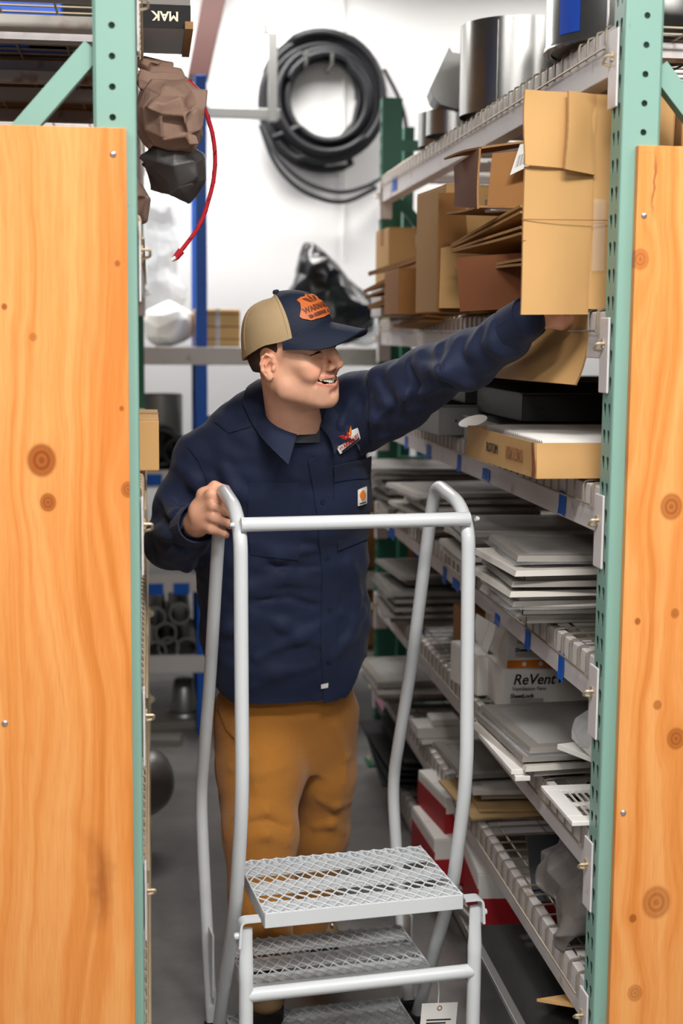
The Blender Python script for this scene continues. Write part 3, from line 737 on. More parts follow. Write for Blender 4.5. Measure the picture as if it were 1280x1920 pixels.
def skin_mat():
    m, nt, b = new_mat('skin'); N, L = nt.nodes, nt.links
    a = N.new('ShaderNodeVertexColor'); a.layer_name = 'tone'
    tc = N.new('ShaderNodeTexCoord'); nz = N.new('ShaderNodeTexNoise'); nz.inputs['Scale'].default_value = 60; nz.inputs['Detail'].default_value = 5; L.new(tc.outputs['Object'], nz.inputs['Vector'])
    mr = N.new('ShaderNodeMapRange'); mr.inputs[3].default_value = 0.9; mr.inputs[4].default_value = 1.1; L.new(nz.outputs['Fac'], mr.inputs[0])
    mx = N.new('ShaderNodeMix'); mx.data_type = 'RGBA'; mx.blend_type = 'MULTIPLY'; mx.inputs[0].default_value = 1.0; L.new(a.outputs['Color'], mx.inputs[6]); L.new(mr.outputs[0], mx.inputs[7])
    L.new(mx.outputs[2], b.inputs['Base Color']); b.inputs['Roughness'].default_value = 0.42; b.inputs['Specular IOR Level'].default_value = 0.4
    b.inputs['Subsurface Weight'].default_value = 0.12; b.inputs['Subsurface Radius'].default_value = (0.012, 0.005, 0.003); b.inputs['Subsurface Scale'].default_value = 0.5
    n3 = N.new('ShaderNodeTexNoise'); n3.inputs['Scale'].default_value = 500; L.new(tc.outputs['Object'], n3.inputs['Vector']); bp = N.new('ShaderNodeBump'); bp.inputs['Strength'].default_value = 0.06; bp.inputs['Distance'].default_value = 0.004
    L.new(n3.outputs['Fac'], bp.inputs['Height']); L.new(bp.outputs['Normal'], b.inputs['Normal'])
    return m
MATS['skin'] = skin_mat()
# joints (placed from the photo with a distance each)
J = dict(hip=PT(540, 1330, 3.60), waist=PT(545, 1130, 3.56), chest=PT(535, 930, 3.47), neck=PT(556, 800, 3.36),
         shR=PT(383, 868, 3.44), elR=PT(318, 1022, 3.45), wrR=PT(368, 983, 3.245), shL=PT(662, 765, 3.37), elL=PT(845, 697, 3.12), wrL=PT(984, 600, 2.90))
PERSON = empty('person', (float(J['hip'][0]), float(J['hip'][1]), 0.0), 'person in navy work shirt and trucker cap, smiling and reaching into a carton', 'person')
def kid(name, me, parent=None):
    o = link(name, me, parent or PERSON); o.matrix_parent_inverse = Matrix.Translation(-PERSON.location); return o
def kid2(name, me, par):
    o = link(name, me, par); return o
# head frame
HEAD = PT(546, 665, 3.22)
_toc = CC - HEAD; _toc[2] = 0; _toc /= np.linalg.norm(_toc); _r = np.cross(V(0, 0, 1), -_toc); _r = -_r if _r @ CM[:, 0] < 0 else _r
_th = math.radians(55); _hf = math.cos(_th) * _toc + math.sin(_th) * _r
_pu = math.radians(3); HF = math.cos(_pu) * _hf + math.sin(_pu) * V(0, 0, 1); HLft = np.cross(V(0, 0, 1), _hf); HLft /= np.linalg.norm(HLft)
_ro = math.radians(11)
HU = np.cross(HF, HLft); HLft, HU = math.cos(_ro) * HLft + math.sin(_ro) * HU, math.cos(_ro) * HU - math.sin(_ro) * HLft
HR = np.stack([HF, HLft, HU], 1); HS = 1.03
def hp(f, l, u): return HEAD + HR @ (HS * V(f, l, u))
def head_field():
    F = Field(HEAD - 0.185, HEAD + V(0.185, 0.185, 0.16), 0.0018)
    E = lambda c, r, k=0.02, mode='u', fr=None: F.ell(hp(*c), HS * np.array(r), HR if fr is None else HR @ fr, k, mode, 0.02)
    C_ = lambda a, b, r1, r2=None, k=0.015, mode='u': F.cone(hp(*a), hp(*b), HS * r1, None if r2 is None else HS * r2, k, mode, 0.02)
    E((-0.012, 0, 0.042), (0.097, 0.077, 0.086))
    E((0.030, 0, -0.012), (0.066, 0.064, 0.088), 0.03)
    E((0.040, 0, -0.068), (0.048, 0.050, 0.040), 0.03)
    for s in (-1, 1):
        C_((0.0, s * 0.057, -0.038), (0.012, s * 0.054, -0.068), 0.016, 0.015, 0.03)
        C_((0.012, s * 0.053, -0.068), (0.072, s * 0.020, -0.100), 0.015, 0.015, 0.03)
        E((0.066, s * 0.041, -0.016), (0.022, 0.022, 0.018), 0.02)                 # cheekbone
        E((0.072, s * 0.037, -0.036), (0.021, 0.021, 0.019), 0.016)                # cheek pushed up by the smile
        C_((0.094, s * 0.010, 0.030), (0.080, s * 0.046, 0.030), 0.011, 0.010, 0.016)  # brow
    E((0.084, 0, -0.102), (0.017, 0.021, 0.016), 0.016)                            # chin
    E((0.082, 0, -0.070), (0.018, 0.030, 0.024), 0.02)                             # muzzle
    for s in (-1, 1):
        E((0.098, s * 0.031, 0.012), (0.012, 0.016, 0.009), 0.010, 's')            # socket
        E((0.079, s * 0.031, 0.010), (0.0155, 0.0160, 0.0135), 0.005)              # closed lids over the eyeball
        C_((0.092, s * 0.022, -0.005), (0.084, s * 0.042, -0.004), 0.0024, 0.002, 0.006, 's')   # crease under the lid
        C_((0.083, s * 0.047, 0.006), (0.076, s * 0.054, 0.012), 0.0016, 0.001, 0.004, 's')
    C_((0.094, 0, 0.022), (0.106, 0, 0.000), 0.0085, 0.0100, 0.012); C_((0.106, 0, 0.000), (0.1185, 0, -0.0235), 0.0100, 0.0122, 0.010)
    for s in (-1, 1):
        E((0.105, s * 0.0140, -0.0290), (0.0115, 0.0080, 0.0085), 0.006)
        E((0.112, s * 0.0075, -0.0370), (0.0060, 0.0036, 0.0045), 0.003, 's')
        C_((0.101, s * 0.021, -0.026), (0.094, s * 0.031, -0.042), 0.0030, 0.0036, 0.008, 's'); C_((0.094, s * 0.031, -0.042), (0.081, s * 0.042, -0.062), 0.0036, 0.0024, 0.008, 's')
    C_((0.1, 0, -0.040), (0.099, 0, -0.048), 0.0028, 0.0028, 0.006, 's')
    # open smile
    cen = [(0.0735, 0.0385, -0.0475), (0.0905, 0.023, -0.0572), (0.0985, 0.0, -0.0610), (0.0905, -0.023, -0.0572), (0.0735, -0.0385, -0.0475)]
    up = [(c[0] + 0.0005, c[1], c[2] + (0.0090 if 0 < i < 4 else 0.002)) for i, c in enumerate(cen)]
    lw = [(c[0] - 0.0010, c[1] * 0.96, c[2] - (0.0098 if 0 < i < 4 else 0.002)) for i, c in enumerate(cen)]
    for i in range(4): C_(up[i], up[i + 1], [.0028, .0044, .0046, .0044, .0028][i], [.0044, .0046, .0044, .0028, .0028][i], 0.005)
    for i in range(4): C_(lw[i], lw[i + 1], [.0028, .0050, .0058, .0050, .0028][i], [.0050, .0058, .0050, .0028, .0028][i], 0.005)
    global CARVE; CARVE = []
    rad = [.0012, .0052, .0062, .0052, .0012]
    for i in range(4):
        A_, B_ = (cen[i][0] + 0.001, cen[i][1], cen[i][2] - 0.0008), (cen[i + 1][0] + 0.001, cen[i + 1][1], cen[i + 1][2] - 0.0008)
        C_(A_, B_, rad[i], rad[i + 1], 0.0025, 's'); CARVE.append((A_, B_, rad[i], rad[i + 1]))
    for i in (1, 2):
        A_, B_ = (cen[i][0] - 0.0045, cen[i][1] * 0.9, cen[i][2] - 0.001), (cen[i + 1][0] - 0.0045, cen[i + 1][1] * 0.9, cen[i + 1][2] - 0.001)
        C_(A_, B_, 0.0055, 0.0058, 0.002, 's'); CARVE.append((A_, B_, 0.0055, 0.0058))
    C_((0.1000, -0.010, -0.0860), (0.1000, 0.010, -0.0860), 0.0040, 0.0040, 0.010, 's')
    # ears
    for s in (-1, 1):
        c, sn = math.cos(math.radians(22)), math.sin(math.radians(22)); fr = np.array([[c, s * sn, 0], [-s * sn, c, 0], [0, 0, 1.0]])
        tl = math.radians(-12); fr = fr @ np.array([[math.cos(tl), 0, -math.sin(tl)], [0, 1, 0], [math.sin(tl), 0, math.cos(tl)]])
        o = V(-0.008, s * 0.0775, -0.010)
        lp = lambda f, l, u: tuple(o + fr @ (0.86 * V(f, s * l, u)))
        F.ell(hp(*lp(0, 0.002, 0.002)), HS * V(0.0160, 0.0050, 0.0258), HR @ fr, 0.004, 'u', 0.02)
        rim = [(0.014, 0.001, -0.004), (0.012, 0.004, 0.012), (0.006, 0.007, 0.027), (-0.006, 0.009, 0.031), (-0.016, 0.009, 0.022), (-0.0185, 0.009, 0.006), (-0.015, 0.008, -0.010), (-0.006, 0.006, -0.022)]
        for i in range(len(rim) - 1): C_(lp(*rim[i]), lp(*rim[i + 1]), 0.0036, 0.0036, 0.003)
        an = [(0.001, 0.007, 0.019), (-0.007, 0.008, 0.006), (-0.005, 0.007, -0.010), (0.003, 0.006, -0.016)]
        E(lp(-0.006, 0.010, 0.017), (0.006, 0.004, 0.010), 0.003, 's', fr); E(lp(0.003, 0.010, -0.002), (0.0085, 0.008, 0.012), 0.004, 's', fr)
        for i in range(3): C_(lp(*an[i]), lp(*an[i + 1]), 0.0030, 0.0030, 0.003)
        E(lp(0.003, 0.005, -0.026), (0.0075, 0.0050, 0.0080), 0.005, 'u', fr); E(lp(0.012, 0.006, -0.004), (0.0040, 0.0040, 0.006), 0.004, 'u', fr)
    # neck with its sinew
    nb = J['neck']; F.cone(hp(-0.022, 0, -0.045), nb + V(0.0, 0.0, -0.06), HS * 0.056, 0.062, 0.025, 'u', 0.03)
    for s in (-1, 1): F.cone(hp(-0.02, s * 0.052, -0.05), nb + 0.032 * _hf + s * 0.012 * HLft + V(0, 0, -0.02), 0.013, 0.011, 0.02, 'u', 0.03)
    F.cone(hp(0.03, 0, -0.098), nb + 0.048 * _hf + V(0, 0, 0.0), 0.016, 0.014, 0.03, 'u', 0.03)
    return F
def head_tone(v):
    q = (v - HEAD) @ HR / HS; f, l, u = q.T
    base = np.array(rgb(236, 182, 152)[:3]); col = np.tile(base, (len(v), 1))
    def mixin(wt, c, amt=1.0):
        nonlocal col; wt = np.clip(wt, 0, 1)[:, None] * amt; col = col * (1 - wt) + np.array(rgb(*c)[:3]) * wt
    g = lambda c, r: np.exp(-(((f - c[0]) / r[0]) ** 2 + ((np.abs(l) - c[1]) / r[1]) ** 2 + ((u - c[2]) / r[2]) ** 2))
    mixin(g((0.075, 0.040, -0.03), (0.03, 0.022, 0.022)), (220, 132, 108), 0.6)
    mixin(g((0.115, 0.0, -0.02), (0.014, 0.014, 0.014)), (218, 132, 108), 0.6)
    mixin(g((-0.016, 0.082, 0.0), (0.03, 0.014, 0.035)), (220, 136, 106), 0.45)
    mixin(np.clip((-0.038 - u) / 0.02, 0, 1) * np.clip((f - 0.0) / 0.02, 0, 1) * (u > -0.13) * np.clip((np.abs(l) - 0.0) / 0.01 + 0.6, 0, 1), (176, 128, 106), 0.42)   # shaved beard
    mixin(np.clip(1 - np.abs(u - 0.031) / 0.006, 0, 1) * (np.abs(l) > 0.012) * (np.abs(l) < 0.05) * (f > 0.055), (78, 52, 36), 0.75)                       # brows
    # lips and slit of the mouth follow a curved line
    uc = -0.0612 + 0.0125 * (np.abs(l) / 0.037) ** 1.6; on = (np.abs(l) < 0.037) * (f > 0.062)
    mixin(np.clip(1 - np.abs(u - (uc - 0.0115)) / 0.006, 0, 1) * on, (196, 104, 92), 0.8); mixin(np.clip(1 - np.abs(u - (uc + 0.0075)) / 0.005, 0, 1) * on, (196, 104, 92), 0.7)
    dm = np.full(len(v), 9.0)
    for A_, B_, r1, r2 in CARVE:
        A_, B_ = np.array(A_), np.array(B_); ab = B_ - A_; tt = np.clip(((q - A_) @ ab) / (ab @ ab), 0, 1); dm = np.minimum(dm, np.linalg.norm(q - A_ - tt[:, None] * ab, axis=1) - (r1 + (r2 - r1) * tt))
    mixin((dm < 0.0003) * (np.abs(l) < 0.033), (58, 18, 18), 0.95)
    return np.concatenate([np.clip(col, 0, 1), np.ones((len(v), 1))], 1)
def finger(F, pts, rs, k=0.004):
    F.chain(pts, rs, k, 'u', 0.02)
def hand_right():
    """wrapped round the far upright of the left handrail, thumb over the top"""
    F = Field(PT(330, 1030, 3.34) - V(0.03, 0.2, 0.03), PT(450, 880, 3.16) + V(0.03, 0.24, 0.03), 0.0019)
    w_ = J['wrR']
    mcps = [PT(397, 927, 3.178), PT(401, 948, 3.168), PT(401, 970, 3.170), PT(396, 990, 3.180)]
    pips = [PT(424, 938, 3.172), PT(428, 960, 3.164), PT(427, 981, 3.167), PT(419, 1000, 3.178)]
    dips = [PT(429, 944, 3.200), PT(433, 965, 3.196), PT(431, 985, 3.198), PT(423, 1003, 3.204)]
    tips = [PT(418, 946, 3.232), PT(421, 966, 3.232), PT(420, 985, 3.232), PT(413, 1002, 3.230)]
    rr = [(.0105, .0092, .0082, .0070), (.0108, .0095, .0085, .0072), (.0104, .0090, .0080, .0068), (.0092, .0080, .0072, .0062)]
    for a, b, c, d, r_ in zip(mcps, pips, dips, tips, rr): finger(F, [a, b, c, d], r_)
    base = [PT(372, 950, 3.212), PT(374, 964, 3.205), PT(374, 976, 3.208), PT(374, 988, 3.214)]
    for a, b in zip(base, mcps): F.cone(a, b, 0.0150, 0.0118, 0.014, 'u', 0.03)
    F.cone(PT(374, 958, 3.225), PT(396, 975, 3.200), 0.018, 0.014, 0.02, 'u', 0.03)
    F.cone(w_, PT(376, 966, 3.215), 0.026, 0.022, 0.025, 'u', 0.03); F.cone(w_ + (J['elR'] - w_) * 0.35, w_, 0.033, 0.026, 0.02, 'u', 0.03)
    # thumb: from the side of the palm near the wrist, over the rail
    F.chain([PT(370, 958, 3.222), PT(381, 927, 3.212), PT(402, 911, 3.206), PT(425, 916, 3.206)], [.0155, .0128, .0098, .0080], 0.010, 'u', 0.03)
    F.cone(PT(382, 928, 3.206), PT(396, 930, 3.190), 0.011, 0.010, 0.014, 'u', 0.03)
    # creases between the knuckles
    for i in range(3):
        m = (mcps[i] + mcps[i + 1]) / 2 + V(0, -0.012, 0); e = (pips[i] + pips[i + 1]) / 2 + V(0, -0.011, 0); F.cone(m, e, 0.0018, 0.0024, 0.005, 's', 0.02)
    return F
def hand_left():
    """reaching behind the carton's flap, palm towards the box"""
    w_ = J['wrL']; d = PT(1062, 545, 2.90) - w_; d /= np.linalg.norm(d)
    sd = np.cross(d, V(0.25, -0.3, 1)); sd /= np.linalg.norm(sd); nu = np.cross(sd, d)
    F = Field(w_ - 0.13, w_ + V(0.26, 0.18, 0.16), 0.0021)
    F.cone(w_ + (J['elL'] - w_) * 0.3, w_, 0.034, 0.027, 0.02, 'u', 0.03)
    for i, (t_, L_, r_) in enumerate(((-0.030, 0.070, .0090), (-0.010, 0.080, .0096), (0.011, 0.076, .0094), (0.031, 0.060, .0082))):
        a = w_ + d * 0.035 + nu * t_ * 0.55; b = w_ + d * 0.092 + nu * t_; p = b + d * L_ * 0.5 + sd * 0.006; q = b + d * L_ * 0.8 + sd * 0.022; e = b + d * L_ * 0.95 + sd * 0.036
        F.cone(w_, a, 0.026, 0.018, 0.02); F.cone(a, b, 0.0165, 0.0125, 0.014, 'u', 0.03); finger(F, [b, p, q, e], (r_ * 1.12, r_, r_ * 0.9, r_ * 0.78))
    F.chain([w_ + d * 0.03 - nu * 0.02 + sd * 0.008, w_ + d * 0.06 - nu * 0.045 + sd * 0.02, w_ + d * 0.095 - nu * 0.052 + sd * 0.03, w_ + d * 0.12 - nu * 0.048 + sd * 0.036], [.0165, .0125, .0098, .0080], 0.010, 'u', 0.03)
    return F
def build_body():
    parts = []; tones = []
    global HFLD
    hf = head_field(); HFLD = hf; v, q = hf.surface(); v = relax(v, q, 1, 0.4); parts.append((v, q)); tones.append(head_tone(v))
    for F in (hand_right(), hand_left()):
        v, q = F.surface(); v = relax(v, q, 1, 0.4); parts.append((v, q)); b = np.array(rgb(234, 176, 146)[:3]); tones.append(np.tile(np.append(b, 1.0), (len(v), 1)))
    F = Field(V(-0.05, 2.85, 0.75), V(0.85, 3.85, 1.75), 0.008)                      # trunk and arms under the cloth
    F.loft([(J['hip'], 0.13, 0.085, 0.25), (J['waist'], 0.13, 0.085, 0.25), (J['chest'], 0.145, 0.09, 0.2), (J['neck'] - V(0, 0, 0.03), 0.07, 0.06, 0.2)], 0.03)
    F.cone(J['chest'] + V(0, 0, 0.1), J['shR'], 0.06, 0.05); F.cone(J['chest'] + V(0, 0, 0.1), J['shL'], 0.06, 0.05)
    F.chain([J['shR'], J['elR'], J['wrR'] + (J['elR'] - J['wrR']) * 0.3], [0.044, 0.030, 0.026], 0.03); F.chain([J['shL'], J['elL'], J['wrL'] + (J['elL'] - J['wrL']) * 0.3], [0.044, 0.030, 0.026], 0.03)
    v, q = F.surface(); parts.append((v, q)); b = np.array(rgb(226, 170, 140)[:3]); tones.append(np.tile(np.append(b, 1.0), (len(v), 1)))
    off = 0; vs, qs = [], []
    for v, q in parts: vs.append(v); qs.append(q + off); off += len(v)
    me = mesh_from('body', np.concatenate(vs), np.concatenate(qs), 'skin')
    at_ = me.color_attributes.new('tone', 'FLOAT_COLOR', 'POINT'); at_.data.foreach_set('color', np.concatenate(tones).astype(np.float32).ravel())
    return kid('body', me)
BODY = build_body()
# teeth and eyes
def hmesh(mb, name, m, parent, smooth=None):
    o = mb.build(name, m, parent, smooth=smooth); return o
tb_ = MB()
for i in range(-4, 5):
    wd = 0.0070; l0 = (i - 0.47) * wd; l1 = (i + 0.47) * wd; c = lambda l: 0.0950 - 7.6 * l * l - (0.0014 if abs(i) == 4 else 0.0)
    zt = lambda l: -0.0520 + 0.0105 * (abs(l) / 0.037) ** 1.6; zb = lambda l: zt(l) - (0.0132 if abs(i) < 2 else 0.0122 - 0.0006 * abs(i))
    rows = []
    for k in range(5):
        l = l0 + (l1 - l0) * k / 4; bl = 0.0011 * math.sin(math.pi * k / 4)
        rows.append([tuple(hp(c(l) - 0.002, l, zt(l))), tuple(hp(c(l) + bl, l, (zt(l) + zb(l)) / 2)), tuple(hp(c(l) + bl * 0.7, l, zb(l) + (0.0012 if k in (0, 4) else 0)))])
    tb_.sheet(rows, 0.002)
hmesh(tb_, 'teeth', 'teeth', BODY, 30)
def on_face(l, u, off=0.0):
    fs = np.arange(0.135, 0.02, -0.0006); P = np.array([hp(f, l, u) for f in fs]); d_ = HFLD.sample(P); j = int(np.argmax(d_ < 0)); return hp(fs[j] + off, l, u)
for s in (-1, 1):
    P = [on_face(s * (0.0185 + 0.0285 * k / 12), 0.0082 - 18 * (0.0285 * k / 12 - 0.0125) ** 2, 0.0002) for k in range(13)]
    rr_ = [0.0008 + 0.0020 * math.sin(math.pi * min(1, (k + 1.5) / 14)) for k in range(13)]
    kid2('eye', MB().tube(P, rr_, 8).mesh('eye', 'eye_dark', smooth=60), BODY)
    P = [on_face(s * (0.014 + 0.034 * k / 10), 0.0265 - 10 * (0.034 * k / 10 - 0.016) ** 2, 0.0004) for k in range(11)]
    kid2('eyebrow', MB().tube(P, [0.0016 + 0.0016 * math.sin(math.pi * (k + 1) / 12) for k in range(11)], 8).mesh('eyebrow', 'hair', smooth=60), BODY)
# short hair below the cap, sideburn and nape
def hair():
    F = Field(HEAD - 0.14, HEAD + 0.15, 0.0026)
    F.ell(hp(-0.014, 0, 0.040), HS * V(0.099, 0.0795, 0.088), HR, 0.01)
    F.ell(hp(-0.040, 0, -0.010), HS * V(0.055, 0.066, 0.050), HR, 0.02)
    sl, (x, y, z) = F._sl(F.lo, F.lo + (F.n - 1) * F.h)
    q = [(HR[0, i] * (x - HEAD[0]) + HR[1, i] * (y - HEAD[1]) + HR[2, i] * (z - HEAD[2])) / HS for i in range(3)]
    keep = np.maximum(q[0] - 0.020, -0.026 - q[2])                                     # behind the temple, above the nape
    keep = np.maximum(keep, -(q[2] + 0.030 - 0.35 * (q[0] + 0.03)) * 0.8)
    ear = 0.026 - np.sqrt((q[0] + 0.010) ** 2 + ((q[2] + 0.004) * 0.75) ** 2) + 0 * q[1]
    F.d[sl] = np.maximum(F.d[sl], np.maximum(keep, ear)).astype(np.float32)
    sb = Field(HEAD - 0.14, HEAD + 0.15, 0.0026)
    v, qd = F.surface(); return kid('hair', mesh_from('hair', relax(v, qd, 1), qd, 'hair'))
hair()

# ------------------------------------------------------------------ cap
def cap():
    root = kid('cap', bpy.data.meshes.new('cap'))
    A, B = 0.1085, 0.0865; Z0 = 0.052; TIL = 0.12
    def band(t): return V(-0.006 + A * math.cos(t), B * math.sin(t), 0)
    def dome(t, p):
        front = max(0.0, math.cos(t)); H_ = 0.076 + 0.012 * front
        cp = math.cos(p) ** (0.62 + 0.06 * front); sp = math.sin(p) ** 1.0
        b = band(t) * 1.0; x = -0.006 + (b[0] + 0.006) * cp - 0.016 * sp ** 2; y = b[1] * cp; z = H_ * sp
        zz = Z0 + z + TIL * (x) * (1 - 0.2 * sp) - 0.030 * max(0, -math.cos(t)) * (1 - sp) - (0.0135 * min(1.0, abs(math.sin(t)) / math.sin(math.radians(66))) ** 2 * (1 - sp) if math.cos(t) > 0 else 0.0135 * (1 - sp))  # band drops at the back
        return hp(x, y, zz)
    def patch_grid(t0, t1, n, pn, name, m):
        rows = [[tuple(dome(t0 + (t1 - t0) * j / n, (math.pi / 2 * 0.995) * i / pn)) for j in range(n + 1)] for i in range(pn + 1)]
        return kid2(name, MB().sheet(rows, 0.003).mesh(name, m, smooth=60), root)
    S = math.radians(56)
    patch_grid(-S, S, 26, 16, 'front_panel', 'cap_navy'); patch_grid(S, 2 * math.pi - S, 36, 16, 'mesh_back', 'cap_tan')
    for tt in (-S, S):   # seam tape between front and back
        rows = [[tuple(dome(tt + dt, math.pi / 2 * 0.99 * i / 14) + 0.0022 * (dome(tt + dt, math.pi / 2 * 0.99 * i / 14) - hp(0, 0, 0.06)) / np.linalg.norm(dome(tt + dt, math.pi / 2 * 0.99 * i / 14) - hp(0, 0, 0.06))) for dt in (-0.035, 0.035)] for i in range(15)]
        kid2('seam', MB().sheet(rows, 0.0015).mesh('seam', 'cap_tan', smooth=60), root)
    for tt in (math.pi, math.radians(126), -math.radians(126)):
        rows = [[tuple(dome(tt + dt, math.pi / 2 * 0.99 * i / 14) + 0.0018 * (dome(tt + dt, math.pi / 2 * 0.99 * i / 14) - hp(0, 0, 0.06)) / np.linalg.norm(dome(tt + dt, math.pi / 2 * 0.99 * i / 14) - hp(0, 0, 0.06))) for dt in (-0.03, 0.03)] for i in range(15)]
        kid2('seam', MB().sheet(rows, 0.0012).mesh('seam', 'cap_tan', smooth=60), root)
    # sweatband edge along the back
    rows = []
    for j in range(33):
        t = S + (2 * math.pi - 2 * S) * j / 32; p0 = dome(t, 0.0); p1 = dome(t, 0.14); o = (p0 - hp(0, 0, 0.05)); o /= np.linalg.norm(o); rows.append([tuple(p0 + o * 0.002), tuple(p1 + o * 0.002)])
    kid2('band', MB().sheet(rows, 0.0015).mesh('band', 'cap_tan', smooth=60), root)
    bt = MB(); bt.lathe([(0.0, 0.006), (0.006, 0.005), (0.008, 0.001), (0.008, -0.003)], 14, mtx=frame_mtx(dome(0, math.pi / 2 * 0.99), HF, HLft)); kid2('button', bt.mesh('button', 'cap_navy', smooth=60), root)
    # bill
    rows = []; SB = math.radians(66)
    for i in range(9):
        r_ = i / 8; row = []
        for j in range(33):
            t = -SB + 2 * SB * j / 32; b = band(t); u_ = math.sin(t) / math.sin(SB)
            ext = 0.090 * (1 - abs(u_) ** 4.0) ** 0.5
            f = b[0] + ext * r_; l = b[1] * (1 + 0.02 * r_)
            z = Z0 + TIL * f * 1.0 - 0.001 - 0.030 * (abs(u_) ** 2) * (0.45 + 0.75 * r_ * (1 - 0.75 * abs(u_) ** 8)) - 0.030 * r_ * (1 - 0.6 * abs(u_) ** 6)
            row.append(tuple(hp(f, l, z)))
        rows.append(row)
    kid2('bill', MB().sheet(rows, 0.0042).mesh('bill', 'cap_navy', smooth=60), root)
    # leather patch with stamped wordmark; (a, b) -> point on the crown front
    tc_, pc_ = 0.0, 0.50
    def on(a, b, off):
        t = tc_ - 0.10 + a * 1.22 / 0.104; p = pc_ + b * 1.12 / 0.084; c = dome(t, p); e = 1e-3; nrm = np.cross(dome(t + e, p) - c, dome(t, p + e) - c); nrm /= np.linalg.norm(nrm)
        return c + nrm * off
    out = [(-0.049, -0.008), (-0.046, -0.013), (-0.030, -0.022), (0.0, -0.0245), (0.030, -0.022), (0.046, -0.013), (0.049, -0.008), (0.040, 0.004), (0.026, 0.012), (0.034, 0.016), (0.036, 0.024), (0.022, 0.027), (0.008, 0.026), (0.0, 0.031), (-0.008, 0.026), (-0.022, 0.027), (-0.036, 0.024), (-0.034, 0.016), (-0.026, 0.012), (-0.040, 0.004)]
    bm = bmesh.new()
    def emblem(poly, off0, off1, name, m, par):
        bm = bmesh.new(); vs = [bm.verts.new((a, b, 0)) for a, b in poly]; bm.faces.new(vs); bmesh.ops.triangulate(bm, faces=bm.faces)
        bmesh.ops.subdivide_edges(bm, edges=bm.edges, cuts=2, use_grid_fill=True)
        r_ = bmesh.ops.extrude_face_region(bm, geom=list(bm.faces)); top = [g for g in r_['geom'] if isinstance(g, bmesh.types.BMVert)]; ts = set(top)
        for v_ in bm.verts:
            v_.co = Vector(on(v_.co.x, v_.co.y, off1 if v_ in ts else off0))
        bmesh.ops.recalc_face_normals(bm, faces=bm.faces); me = bpy.data.meshes.new(name); bm.to_mesh(me); bm.free(); me.materials.append(MATS[m]); return kid2(name, me, par)
    pt = emblem(out, 0.0005, 0.0042, 'leather_patch', 'leather', root)
    def stamp(body, size, a0, b0, sx, shear=0.0, bold=0.0):
        o = text_mesh('lettering', body, size, 'leather_dark', None, None, shear, bold, 0.0001, sx=sx); o.parent = pt
        for v_ in o.data.vertices: v_.co = Vector(on(a0 + v_.co.x, b0 + v_.co.y, 0.0046 + (0.0002 if v_.co.z > 0 else 0)))
    stamp('WARMAIRE', 0.0150, 0.0, -0.003, 1.0, 0.0, 0.0006)
    emblem([(-0.030, -0.019), (0.030, -0.019), (0.033, -0.012), (-0.033, -0.012)], 0.0042, 0.0046, 'stamped_bar', 'leather_dark', root)
    for sg in (-1, 1):
        emblem([(sg * 0.002, 0.008), (sg * 0.012, 0.010), (sg * 0.024, 0.022), (sg * 0.012, 0.021)], 0.0042, 0.0047, 'stamped_leaf', 'leather_dark', root)
    emblem([(0.0, 0.008), (0.004, 0.018), (0.0, 0.027), (-0.004, 0.018)], 0.0042, 0.0047, 'stamped_flame', 'leather_dark', root)
    return root
CAP = cap()
